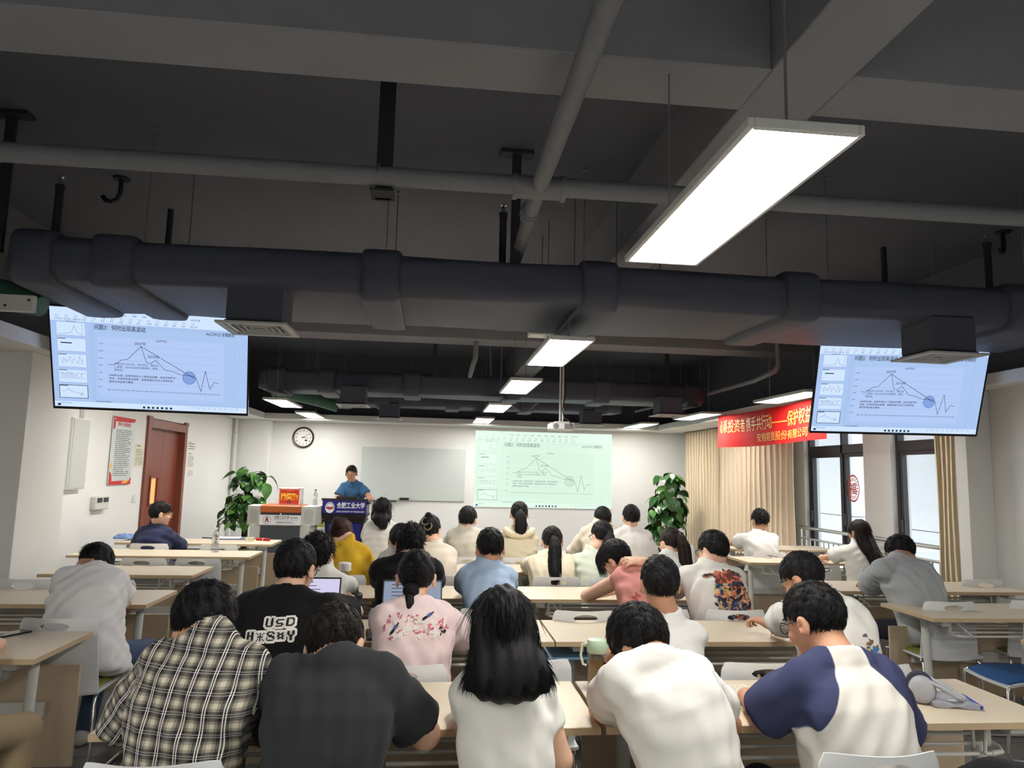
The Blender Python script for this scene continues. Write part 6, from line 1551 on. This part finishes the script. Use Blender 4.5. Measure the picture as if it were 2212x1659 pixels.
# ================================================================== prints and clothing details
def glyphs(rows, cell):
    mb = MB()
    for j, row in enumerate(rows):
        for i, ch in enumerate(row):
            if ch == '#':
                x, z = i*cell, -j*cell; mb.add([(x, 0, z-cell), (x+cell, 0, z-cell), (x+cell, 0, z), (x, 0, z)], [(0, 1, 2, 3)])
    return mb
FONT = {'U': ['##...##', '##...##', '##...##', '##...##', '##...##', '##...##', '.#####.', '.......'], 'S': ['.......', '.######', '##.....', '##.....', '.#####.', '.....##', '######.', '.......'], 'D': ['######.', '##...##', '##....#', '##....#', '##....#', '##...##', '######.', '.......'],
        'H': ['##..##', '##..##', '##..##', '######', '##..##', '##..##', '##..##', '##..##'], '*': ['.......', '#..#..#', '.#.#.#.', '...#...', '.#####.', '...#...', '.#.#.#.', '#..#..#'], '8': ['.#####.', '##...##', '##....#', '.####..', '..#####', '#....##', '#.....#', '.#####.'], 'o': ['.......', '##..##.', '.####..', '##..##.', '##..##.', '.####..', '##..##.', '.......'], 'Y': ['##..##', '##..##', '##..##', '.####.', '..##..', '..##..', '..##..', '..##..']}
put = printer(p_usd); cell = .0046
def word(s, x0, z0):
    ink = MB(); halo = MB(); x = x0; on_ = set()
    for ch in s:
        g = FONT[ch]; m_ = glyphs(g, cell); ink.add([(a+x, .0022, c+z0) for a, b, c in m_.v], m_.f)
        i0 = round(x/cell)
        for j, row in enumerate(g):
            for i, q in enumerate(row):
                if q == '#':
                    for di in range(-2, 3):
                        for dj in range(-2, 3):
                            if abs(di)+abs(dj) < 4: on_.add((i0+i+di, j+dj))
        x += round((len(g[0])+1.6))*cell
    for i, j in on_: halo.add([(i*cell, 0, z0-(j+1)*cell), ((i+1)*cell, 0, z0-(j+1)*cell), ((i+1)*cell, 0, z0-j*cell), (i*cell, 0, z0-j*cell)], [(0, 1, 2, 3)])
    return ink, halo
M_print_w = mat('white_shirt_print', srgb(232, 230, 224), .8); M_print_k = mat('black_shirt_print', (.012, .012, .013), .8)
for s, x0, z0 in (('USD', -9*cell, .045), ('H*8oY', -24*cell, -.004)):
    ink, halo = word(s, x0, z0); put('print_halo', halo, (.0, p_usd['Lx']-.125), M_print_w, .003, .14); put('print_lettering', ink, (.0, p_usd['Lx']-.125), M_print_k, .0035, .14)
# blossom print
put = printer(p_pink); rnd = random.Random(3); pet = MB(); petd = MB(); wht = MB(); bird = MB(); birdd = MB()
def petal(mb, x, z, s, a, n=6):
    pts = [(x+s*(math.cos(t)*math.cos(a)-.45*math.sin(t)*math.sin(a)), .0006, z+s*(math.cos(t)*math.sin(a)+.45*math.sin(t)*math.cos(a))) for t in [2*math.pi*k/n for k in range(n)]]; mb.add(pts, [tuple(range(n))])
for cx_, cz_ in ((-.125, .0), (-.105, .035), (-.065, .045), (-.03, .03), (.005, .035), (.02, -.03), (.0, -.005), (.055, -.02), (.075, .0), (.115, .02), (.13, -.005), (-.09, -.03), (-.06, -.02)):
    for k in range(rnd.randint(3, 5)): petal(pet, cx_+rnd.uniform(-.012, .012), cz_+rnd.uniform(-.012, .012), rnd.uniform(.005, .011), rnd.uniform(0, 3))
    petal(petd, cx_+rnd.uniform(-.01, .01), cz_+rnd.uniform(-.01, .01), .004, rnd.uniform(0, 3))
for k in range(34): petal(wht, rnd.uniform(-.115, .125), rnd.uniform(-.04, .045), rnd.uniform(.01, .02), rnd.uniform(0, 3))
for x, z, a, c_ in ((-.075, .0, .95, bird), (.065, .045, .55, bird)):
    petal(c_, x, z, .016, a, 10); petal(birdd, x+.017*math.cos(a), z+.017*math.sin(a), .007, a, 8); petal(birdd, x-.022*math.cos(a), z-.022*math.sin(a), .014, a, 6)
for k in range(7): petal(birdd, .118+rnd.uniform(-.015, .015), -.018+rnd.uniform(-.02, .02), .007, rnd.uniform(0, 3))
for k in range(len(birdd.v)): pass
o_ = (.0, .40)
put('print_white', wht, o_, cloth('print_cream', (226, 218, 208)), .0022); put('print_blossom', pet, o_, cloth('print_rose', (206, 118, 128)), .0017); put('print_buds', petd, o_, cloth('print_maroon', (120, 40, 50)), .0035); put('print_birds', bird, o_, cloth('print_slate_blue', (84, 100, 140)), .0035); put('print_dark', birdd, o_, cloth('print_ink', (34, 34, 46)), .004)
# rose shirt lettering and badge
put = printer(p_rose); tm = MB()
for k, ch in enumerate('Made'):
    a = math.radians(62-10*k); text(tm, ch, .06, (-.13+.032*k+.006*k, 0, -.05+.045*k-.004*k*k), (math.cos(a*.75), 0, math.sin(a*.75)), (-math.sin(a*.75), 0, math.cos(a*.75)), 'l', .02)
M_rosep = cloth('print_dark_rose', (190, 98, 96)); put('print_lettering', tm, (.03, .33), M_rosep, .0017)
bd = MB(); ring = [(.05, .0), (.062, .03), (.035, .028), (.0, .035), (-.035, .028), (-.062, .03), (-.05, .0), (-.06, -.025), (-.02, -.035), (.02, -.035), (.06, -.025)]
for k in range(len(ring)):
    a, b = ring[k], ring[(k+1) % len(ring)]; bd.add([(a[0], 0, a[1]), (b[0], 0, b[1]), (b[0]*.72, 0, b[1]*.72), (a[0]*.72, 0, a[1]*.72)], [(0, 1, 2, 3)])
for x in (-.02, .02): petal(bd, x, .002, .012, .4)
put('print_badge', bd, (.10, .20), M_rosep, .0017)
# crowd print: plain blocks of colour, no recognisable figures
put = printer(p_art); rnd = random.Random(21); cols = [(168, 84, 68), (96, 58, 78), (70, 96, 140), (226, 184, 120), (216, 160, 120), (60, 66, 96), (150, 116, 150), (196, 170, 90), (124, 70, 60), (120, 150, 150), (206, 120, 90), (52, 50, 62)]
mbs = [MB() for _ in cols]
for k in range(420):
    t = rnd.random(); z = .12-.28*t; w_ = .06+.06*min(1, t*1.6); x = rnd.uniform(-w_, w_)+.01*t; petal(mbs[rnd.randrange(len(cols))] if t > .25 else mbs[rnd.choice((0, 0, 1, 8, 10))], x, z, rnd.uniform(.012, .026), rnd.uniform(0, 3), rnd.choice((5, 6, 7)))
for s in (-1, 1):
    for k in range(7): petal(mbs[(0, 8, 11)[k % 3]], s*(.05+.011*k)-.01, .105+.006*k-.0016*k*k*(1 if s > 0 else .6), .017, .5*s)
for i, (mb, c_) in enumerate(zip(mbs, cols)): put('print_patch', mb, (.035, p_art['Lx']-.15), cloth('crowd_print_%d' % i, c_), .0045+.0006*(i % 6))
put = printer(p_arm); rnd = random.Random(8); a_, b_ = MB(), MB()
for k in range(34): petal(a_ if k % 4 else b_, rnd.uniform(-.05, .06), rnd.uniform(-.13, .13), rnd.uniform(.008, .022), rnd.uniform(0, 3))
put('print_brown', a_, (.085, .24), cloth('print_umber', (120, 96, 74)), .0017); put('print_blue', b_, (.085, .24), cloth('print_blue', (70, 120, 160)), .0035)
put = printer(p_blk); a_ = MB(); b_ = MB(); rnd = random.Random(5)
for k in range(30): petal(a_ if k % 3 else b_, rnd.uniform(-.05, .04), rnd.uniform(-.09, .07), rnd.uniform(.012, .026), rnd.uniform(0, 3))
put('print_pink', a_, (-.03, .36), cloth('print_hot_pink', (220, 130, 150)), .0017); put('print_black', b_, (-.03, .36), M_print_k, .0035)
put = printer(p_pat); a_ = MB(); rnd = random.Random(6)
for k in range(12): petal(a_, rnd.uniform(-.15, -.02), rnd.uniform(-.1, .07), rnd.uniform(.006, .014), rnd.uniform(0, 3))
put('print_marks', a_, (0, .34), M_print_k, .0017)
# wristwatch, hood, remote
def ring_on(pd, k, t, rad, m_, name, wd=.012):
    e, w_ = pd['el'][k], pd['wr'][k]; c = e+(w_-e)*t; d = nrm(w_-e); a = nrm(np.cross(d, UP)); b = np.cross(d, a); mb = MB()
    mb.tube([c-d*wd, c-d*wd*.6, c+d*wd*.6, c+d*wd], [rad*.93, rad, rad, rad*.93], 18); V = np.array(mb.v) @ pd['inv'][:3, :3].T+pd['inv'][:3, 3]; mb.v = [tuple(q) for q in V]
    return obj(name, mb, m_, pd['root'], 50)
ring_on(p_lean, 'L', .90, .034, M_black, 'wristwatch')
k = p_hood; hd = MB(); N0 = k['N']; pts = [N0-k['f']*(.055+.05*math.sin(a))+k['r']*.13*math.cos(a)-UP*(.02+.05*math.sin(a)) for a in np.linspace(-.3, math.pi+.3, 15)]
hd.tube(pts, [.018]+[.034]*13+[.018], 10); V = np.array(hd.v) @ k['inv'][:3, :3].T+k['inv'][:3, 3]; hd.v = [tuple(q) for q in V]; obj('hood', hd, CREAM, k['root'], 180)
w_ = p_lec['wr']['L']; rm_ = empty('remote_control', tuple(w_+np.array([.0, -.03, -.06])), 0, 'black presenter remote in the hand of the lecturer', 'remote'); obj('remote_body', MB().box((-.012, -.012, -.09), (.012, .012, .05), .005), M_black, rm_)
k = p_lec
pc = MB(); c0 = k['N']+k['f']*.04; 
for s in (-1, 1): pc.add([tuple(c0+np.array(q)) for q in ((s*.075, .02, .012), (s*.085, -.05, -.03), (s*.02, -.105, -.075), (s*.004, -.09, -.04), (s*.05, -.05, .012))], [(0, 1, 2, 3, 4)])
V = np.array(pc.v) @ k['inv'][:3, :3].T+k['inv'][:3, 3]; pc.v = [tuple(q) for q in V]; obj('polo_collar', pc, POLO, k['root'], None)
# ================================================================== chairs of the rows
seat_of = [(-.72, R1-.17, 'white shell chair under the plaid shirt'), (-.28, R1-.40, 'white shell chair under the charcoal tee'), (.25, R1-.42, 'white shell chair under the long haired woman'), (.82, R1-.42, 'white shell chair under the leaning white tee'), (1.35, R1-.19, 'white shell chair behind the raglan shirt, cut by the picture edge'),
 (-.63, R2-.44, 'white shell chair under the pixel lettered tee'), (-.10, R2-.44, 'white shell chair under the pale pink tee'), (.44, R2-.36, 'empty white shell chair between long hair and tea bottle'), (1.0, R2-.44, 'white shell chair under the pale grey tee'), (1.47, R2-.42, 'empty white shell chair in front of the notebook'), (1.95, R2-.46, 'white shell chair under the brown print tee'),
 (-.68, R3-.45, 'white shell chair under the bushy hair'), (-.15, R3-.45, 'white shell chair under the pink print black tee'), (.37, R3-.45, 'white shell chair under the light blue tee'), (.92, R3-.50, 'empty white shell chair before the rose shirt'), (1.39, R3-.45, 'white shell chair under the rose shirt'), (1.87, R3-.45, 'white shell chair under the crowd print tee'),
 (-.66, R4-.45, 'white shell chair under the mustard jacket'), (-.18, R4-.45, 'white shell chair under the patterned tee'), (.30, R4-.45, 'white shell chair beside the oatmeal shirt'), (.99, R4-.45, 'white shell chair under the cream ponytail shirt'), (1.45, R4-.45, 'white shell chair under the mint shirt'), (2.0, R4-.45, 'white shell chair under the auburn ponytail'),
 (-.48, R5-.45, 'white shell chair under the loose haired woman'), (.36, R5-.45, 'white shell chair under the beige tee'), (.87, R5-.45, 'white shell chair under the hooded jacket'), (1.34, R5-.40, 'empty white shell chair in the front row beside the black bag'), (2.02, R5-.45, 'white shell chair under the cropped hair white tee'),
 (-1.88, 4.75-.48, 'white shell chair with a green seat under the white blouse'), (-2.72, 6.0-.42, 'empty white shell chair at the short left table, wall side'), (-2.2, 6.0-.42, 'empty white shell chair at the short left table, aisle side'), (-2.42, 7.22-.42, 'empty white shell chair at the water bottle table, middle'), (-1.98, 7.22-.40, 'empty white shell chair at the water bottle table, aisle end'),
 (-2.82, 8.42-.42, 'white shell chair under the navy tee'), (-2.14, 8.42-.42, 'empty white shell chair at the table nearest the door'), (-1.95, 3.02, 'white shell chair under the khaki trousers'),
 (3.53, 5.48-.56, 'white shell chair under the grey tee'), (4.22, 5.48-.50, 'empty white shell chair beside the grey tee'), (4.26, 7.28-.46, 'white shell chair under the very long haired woman'), (3.72, 8.62-.66, 'white shell chair under the white tee by the curtains'), (3.68, 7.28-.46, 'empty white shell chair at the phone and notebook table'), (4.65, 6.0, 'empty white shell chair against the right column')]
for x, y, lb in seat_of: chair(x, y, lb)
chair(3.15, 8.75, 'white shell chair standing sideways near the curtains', math.radians(-50))
p = atZ(2122, 1452, .46); chair(p[0]+.24, p[1]+.02, 'chair with a blue seat at the right picture edge', math.radians(84), 'b')
p = atY(2195, 1655, 1.75); chair(p[0]+.22, 1.98, 'white shell chair with a black bag at the lower right corner', math.radians(10))

# ================================================================== things on the tables
def thing(name, loc, label, cat_, rz=0.0): return empty(name, tuple(loc), rz, label, cat_)
TZ = .75
M_navyp = mat('navy_plastic', srgb(46, 52, 84), .5)
# phone at the lower left
p = atZ(25, 1371, TZ); t = thing('smartphone', (p[0], p[1], TZ), 'black smartphone on the table at the left edge', 'phone', -.5)
obj('phone_body', MB().box((-.038, -.08, 0), (.038, .08, .009), .004), M_black, t); obj('phone_screen', MB().box((-.034, -.075, .009), (.034, .075, .0095)), mat('phone_glass', srgb(90, 92, 96), .12), t)
# water bottle with a lettered label
p = atZ(464, 1192, TZ); b_ = bottle(p[0], p[1], TZ, .235, .033, 'tall clear water bottle with black lettering on the left table', M_clear, mat('white_cap', srgb(226, 226, 226), .5), mat('bottle_label_white', srgb(228, 228, 226), .5))
tm = MB(); text(tm, '纯净水', .03, (0, -.0345, .125), (0, 0, -1), (1, 0, 0), 'c', .02); obj('label_lettering', tm, M_ink, b_, None)
# papers, binder, pen, tape and red case on the table by the door
def on_l4(u, v): return atZ(u, v, TZ)
p = on_l4(500, 1164); t = thing('document_folder', (p[0], p[1], TZ), 'slate blue folder with a white sheet on the table by the door', 'folder', .1); obj('folder_cover', MB().box((-.2, -.13, 0), (.24, .13, .012), .003), mat('slate_folder', srgb(88, 104, 134), .6), t); obj('sheet', MB().box((-.16, -.1, .012), (.1, .11, .016)), M_paper, t)
p = on_l4(448, 1163); t = thing('ballpoint_pen', (p[0], p[1], TZ), 'black pen on the table by the door', 'pen', 1.3); obj('pen_body', MB().tube([(0, -.07, .006), (0, .07, .006)], .006, 8), M_black, t)
p = on_l4(540, 1168); t = thing('tape_roll', (p[0], p[1]-.02, TZ), 'cream tape roll on the table by the door', 'tape'); obj('roll', MB().lathe([(.035, 0), (.05, 0), (.05, .04), (.035, .04), (.035, 0)], 20, cap=False), mat('cream_tape', srgb(214, 206, 178), .6), t)
p = on_l4(568, 1168); t = thing('pencil_case', (p[0], p[1], TZ), 'long red case on the table by the door', 'case', -.35); obj('case_body', MB().box((-.09, -.02, 0), (.09, .02, .03), .009), mat('red_case', srgb(190, 34, 36), .45), t); obj('case_band', MB().box((.0, -.021, .0), (.012, .021, .0305), .003), M_paper, t)
p = on_l4(262, 1166); t = thing('plastic_bag', (p[0]+.05, p[1]+.02, TZ), 'crumpled blue and white plastic packet beside the navy tee', 'bag'); v, q = surf(lambda P: d_ell(P, (0, 0, .02), (.15, .1, .045))+.012*np.sin(P[:, 0]*50+P[:, 1]*30)*np.sin(P[:, 1]*60), (-.2, -.15, .002), (.2, .15, .1), .012); me = np_mesh('packet', v, q); me.materials.append(mat('blue_white_film', srgb(120, 150, 200), .3, noise=.6, nscale=9)); link(bpy.data.objects.new('packet', me), t)
# laptops
def laptop(u0, u1, v0, y, label, body, scr, tilt=20):
    a = atY(u0, v0, y); b = atY(u1, v0, y); w_ = (b[0]-a[0])/2; h = (a[2]-TZ)/math.cos(math.radians(tilt)); t = thing('laptop', ((a[0]+b[0])/2, y-.06, TZ), label, 'laptop')
    obj('laptop_base', MB().box((-w_, -.2, .004), (w_, .04, .018), .004), body, t)
    kb = MB()
    for i in range(12):
        for j in range(4): kb.box((-w_*.88+i*w_*.147, -.1+j*.028, .018), (-w_*.88+i*w_*.147+w_*.12, -.078+j*.028, .0195))
    obj('keyboard_keys', kb, M_black, t)
    L_ = MB().box((-w_, -.004, 0), (w_, .004, h), .003); L_.xf(Matrix.Translation((0, .045, .015)) @ Matrix.Rotation(math.radians(-tilt), 4, 'X')); l2 = obj('laptop_lid', L_, body, t)
    sc = MB().add([(-w_+.008, -.0048, .012), (w_-.008, -.0048, .012), (w_-.008, -.0048, h-.01), (-w_+.008, -.0048, h-.01)], [(0, 1, 2, 3)]); sc.xf(Matrix.Translation((0, .045, .015)) @ Matrix.Rotation(math.radians(-tilt), 4, 'X')); obj('laptop_screen', sc, scr, l2, None)
    ln = MB(); 
    for k in range(5): ln.add([(-w_*.7, -.0055, h-.03-.02*k), (w_*(.1+.12*k), -.0055, h-.03-.02*k), (w_*(.1+.12*k), -.0055, h-.026-.02*k), (-w_*.7, -.0055, h-.026-.02*k)], [(0, 1, 2, 3)])
    ln.xf(Matrix.Translation((0, .045, .015)) @ Matrix.Rotation(math.radians(-tilt), 4, 'X')); obj('screen_text', ln, M_slate, l2, None)
    return t
laptop(600, 735, 1256, 4.2, 'open laptop with a lilac screen before the pixel lettered tee', M_black, emis('laptop_lilac', (206, 200, 232), .9))
laptop(826, 956, 1262, 4.2, 'open laptop with a grey blue screen before the pale pink tee', M_slate, emis('laptop_grey', (140, 154, 178), .8))
p = atZ(838, 1372, TZ); t = thing('tablet', (p[0]-.02, p[1], TZ), 'dark tablet lying beside the pale pink tee', 'tablet', .1); obj('tablet_body', MB().box((-.09, -.12, 0), (.09, .12, .009), .003), M_black, t); obj('tablet_screen', MB().box((-.08, -.11, .009), (.08, .11, .0095)), mat('phone_glass', srgb(90, 92, 96), .12), t)
# tall bottle with lettering behind the first laptop
p = atZ(741, 1291, TZ); p = atY(741, 1285, 5.2); t = thing('drink_bottle', (p[0], 5.22, TZ), 'clear lettered bottle with a white lid behind the lilac laptop', 'bottle')
hb = atY(741, 1215, 5.22)[2]-TZ
obj('bottle_body', MB().lathe([(.036, 0), (.040, .006), (.040, hb-.05)], 20), M_clear, t, 50); obj('lid', MB().lathe([(.042, hb-.055), (.044, hb-.05), (.044, hb-.008), (.038, hb)], 20), mat('white_cap', srgb(226, 226, 226), .5), t); obj('strap', MB().box((-.012, -.043, .06), (.012, -.041, hb-.06)), mat('white_cap', srgb(226, 226, 226), .5), t)
tm = MB(); text(tm, 'LUCK', .03, (.0, -.0435, .16), (0, 0, -1), (1, 0, 0), 'c', .02); tm.v = [(x-.01, y, z) for x, y, z in tm.v]; obj('lettering', tm, M_ink, t, None)
# black tumbler in the hand
tb = thing('tumbler', (-.395, 4.06, TZ), 'black see through tumbler held at the second row table', 'tumbler'); ht = atY(778, 1281, 4.06)[2]-TZ
obj('cup', MB().lathe([(.030, 0), (.036, .008), (.041, ht-.03)], 22), mat('smoky_plastic', srgb(34, 35, 40), .15, spec=.6), tb, 50); obj('lid', MB().lathe([(.044, ht-.035), (.045, ht-.03), (.045, ht-.006), (.038, ht), (.02, ht+.004)], 22), M_black, tb); obj('straw_port', MB().lathe([(.008, ht), (.008, ht+.012)], 8, (.015, 0, 0)), M_black, tb)
# tea bottle
y_ = 2.93; p = atY(1290, 1480, y_); ht = atY(1298, 1380, y_)[2]-TZ; t = thing('tea_bottle', (p[0], y_, TZ), 'glass tea bottle with a pale green lid on the nearest table', 'bottle')
obj('glass_body', MB().lathe([(.036, 0), (.040, .008), (.041, ht*.7), (.038, ht*.76)], 24), glass_mat('bottle_glass', (.9, .93, .9), .1), t, 50); obj('tea', MB().lathe([(.033, .008), (.036, .014), (.036, ht*.62)], 24), mat('amber_tea', srgb(150, 110, 30), .2, trans=.55, noise=.3, nscale=30), t, 50); obj('lid', MB().lathe([(.041, ht*.75), (.043, ht*.77), (.043, ht*.93), (.038, ht*.985), (.03, ht)], 24), mat('sage_lid', srgb(176, 200, 172), .4), t)
obj('carry_loop', MB().tube([(-.04, 0, ht*.92), (-.062, 0, ht*.9), (-.068, 0, ht*.7), (-.058, 0, ht*.52), (-.045, 0, ht*.5)], .005, 8), mat('sage_strap', srgb(206, 214, 200), .5), t)
# notebook and pen
p = atZ(1608, 1512, TZ); t = thing('open_notebook', (p[0], p[1], TZ), 'open handwritten notebook between the leaning tee and the raglan shirt', 'notebook', .12)
obj('pages', MB().box((-.085, -.14, .002), (.085, .15, .016), .004).box((-.09, -.145, 0), (.09, .155, .004)), mat('cream_pages', srgb(226, 218, 196), .8, noise=.02), t)
wl_ = MB()
rnd = random.Random(2)
for k in range(14):
    x = -.07
    while x < .06:
        w_ = rnd.uniform(.006, .02); wl_.box((x, .125-.018*k, .016), (x+w_, .128-.018*k, .0164)); x += w_+rnd.uniform(.003, .01)
obj('handwriting', wl_, mat('pencil_grey', srgb(150, 148, 146), .8), t)
p = atZ(1642, 1480, TZ); t = thing('gold_pen', (p[0], p[1], TZ+.016), 'gold pen lying on the open notebook', 'pen', -.35); obj('pen_body', MB().tube([(0, -.07, .006), (0, .06, .006), (0, .075, .006)], [.007, .007, .002], 10), mat('gold_metal', srgb(196, 170, 116), .25, .9), t)
p = atZ(1350, 1543, TZ); t = thing('smartphone', (p[0]+.02, p[1]+.06, TZ), 'dark smartphone under the leaning white tee', 'phone', .3); obj('phone_body', MB().box((-.038, -.08, 0), (.038, .08, .009), .004), M_black, t); obj('phone_screen', MB().box((-.034, -.075, .009), (.034, .075, .0095)), mat('phone_glass', srgb(90, 92, 96), .12), t)
# headphones
M_hpg = mat('headphone_grey', srgb(168, 170, 176), .4, noise=.02); M_hpn = mat('headphone_cushion', srgb(52, 54, 72), .7)
p = atZ(1990, 1515, TZ); t = thing('headphones', (p[0], p[1], TZ), 'grey over ear headphones on the nearest right table', 'headphones', -.5)
for y, nm in ((-.045, 'ear_cup'), (.05, 'ear_cup')):
    e = MB().lathe([(.001, .020), (.028, .018), (.042, .010), (.047, -.004), (.046, -.012)], 24, (0, 0, 0), axis='y', cap=False)
    if y > 0: e.v = [(x, -yy, z) for x, yy, z in e.v]; e.f = [f_[::-1] for f_ in e.f]
    e.v = [(x, yy+y, z*1.12+.055) for x, yy, z in e.v]; o = obj(nm, e, M_hpg, t, 60)
    c = MB().tube([(.038*math.cos(a), y+(.012 if y < 0 else -.012), .055+.042*math.sin(a)) for a in [2*math.pi*k/22 for k in range(22)]], .012, 8, closed=True); obj('ear_cushion', c, M_hpn, o, 180)
obj('headband', MB().tube([(.02, -.05, .09), (.06, -.05, .075), (.12, -.04, .04), (.155, -.005, .022), (.15, .03, .022), (.10, .05, .05), (.03, .055, .085)], [.007, .009, .010, .010, .010, .009, .007], 8), M_hpg, t, 180)
# plastic pouch
p = atZ(2050, 1520, TZ); t = thing('zip_pouch', (p[0], p[1], TZ), 'clear plastic pouch with a blue zip beside the headphones', 'pouch', -.25)
v, q = surf(lambda P: np.maximum(np.maximum(np.abs(P[:, 0])-.085, np.abs(P[:, 1])-.075), np.abs(P[:, 2]-.012)-.010-.006*np.sin(P[:, 0]*60+P[:, 1]*25)), (-.1, -.09, -.004), (.1, .09, .05), .006); me = np_mesh('pouch_film', v, q); me.materials.append(mat('cloudy_film', srgb(176, 178, 188), .2, alpha=.6, noise=.1, nscale=30)); link(bpy.data.objects.new('pouch_film', me), t)
obj('zip', MB().box((.080, -.078, .006), (.09, .078, .02), .003), mat('zip_blue', srgb(40, 60, 160), .5), t)
tm = MB(); tm.box((-.03, -.07, .03), (.0, -.06, .0308)); obj('paper_tag', tm, M_paper, t)
# phone and notebook on the right table
p = atZ(1650, 1204, TZ); t = thing('smartphone', (p[0], p[1], TZ), 'pale pink smartphone on the right table', 'phone', .8); obj('phone_body', MB().box((-.038, -.08, 0), (.038, .08, .01), .004), mat('pale_phone', srgb(200, 180, 176), .4), t)
p = atZ(1680, 1203, TZ); t = thing('notebook', (p[0]+.03, p[1]+.02, TZ), 'small grey notebook on the right table', 'notebook', .2); obj('cover', MB().box((-.1, -.07, 0), (.1, .07, .015), .003), mat('grey_cover', srgb(150, 154, 162), .5), t); obj('pages', MB().box((-.096, -.066, .003), (.102, .066, .012)), M_paper, t)
# dark bags
def bag(loc, rx, ry, rz_, label, seed, zrot=0.0):
    t = thing('black_bag', loc, label, 'bag', zrot); v, q = surf(lambda P: smax(d_ell(P, (0, 0, rz_*.9), (rx, ry, rz_))+.006*np.sin(P[:, 0]*40+seed)*np.sin(P[:, 2]*33), .001-P[:, 2], .01), (-rx-.04, -ry-.04, -.01), (rx+.04, ry+.04, rz_*2), .012); me = np_mesh('bag_body', v, q); me.materials.append(cloth('black_canvas', (24, 25, 28), .3)); link(bpy.data.objects.new('bag_body', me), t)
    obj('strap', MB().tube([(-rx*.5, -ry*.5, rz_*1.6), (-rx*.2, -ry*.75, rz_*2.0), (rx*.2, -ry*.75, rz_*2.0), (rx*.5, -ry*.5, rz_*1.6)], .011, 8), M_black, t, 180); return t
p = atZ(1238, 1180, TZ); bag((p[0], 7.86, TZ), .19, .1, .035, 'flat black bag lying on the front row table', 1)
bag((1.47, R2-.42, .475), .19, .15, .13, 'black bag on the empty chair in front of the notebook', 2)
p = atY(2195, 1655, 1.75); bag((p[0]+.24, 2.06, .475), .2, .17, .17, 'black backpack on the chair at the lower right corner', 3)
p = atZ(1180, 1402, .62); t = thing('blue_folder', (p[0]+.05, R2+.18, .645), 'light blue folder on the shelf below the second row table', 'folder'); obj('folder_cover', MB().box((-.12, -.12, 0), (.12, .12, .012), .002), mat('sky_folder', srgb(140, 180, 216), .5), t)
p = atY(1990, 1265, 5.9)
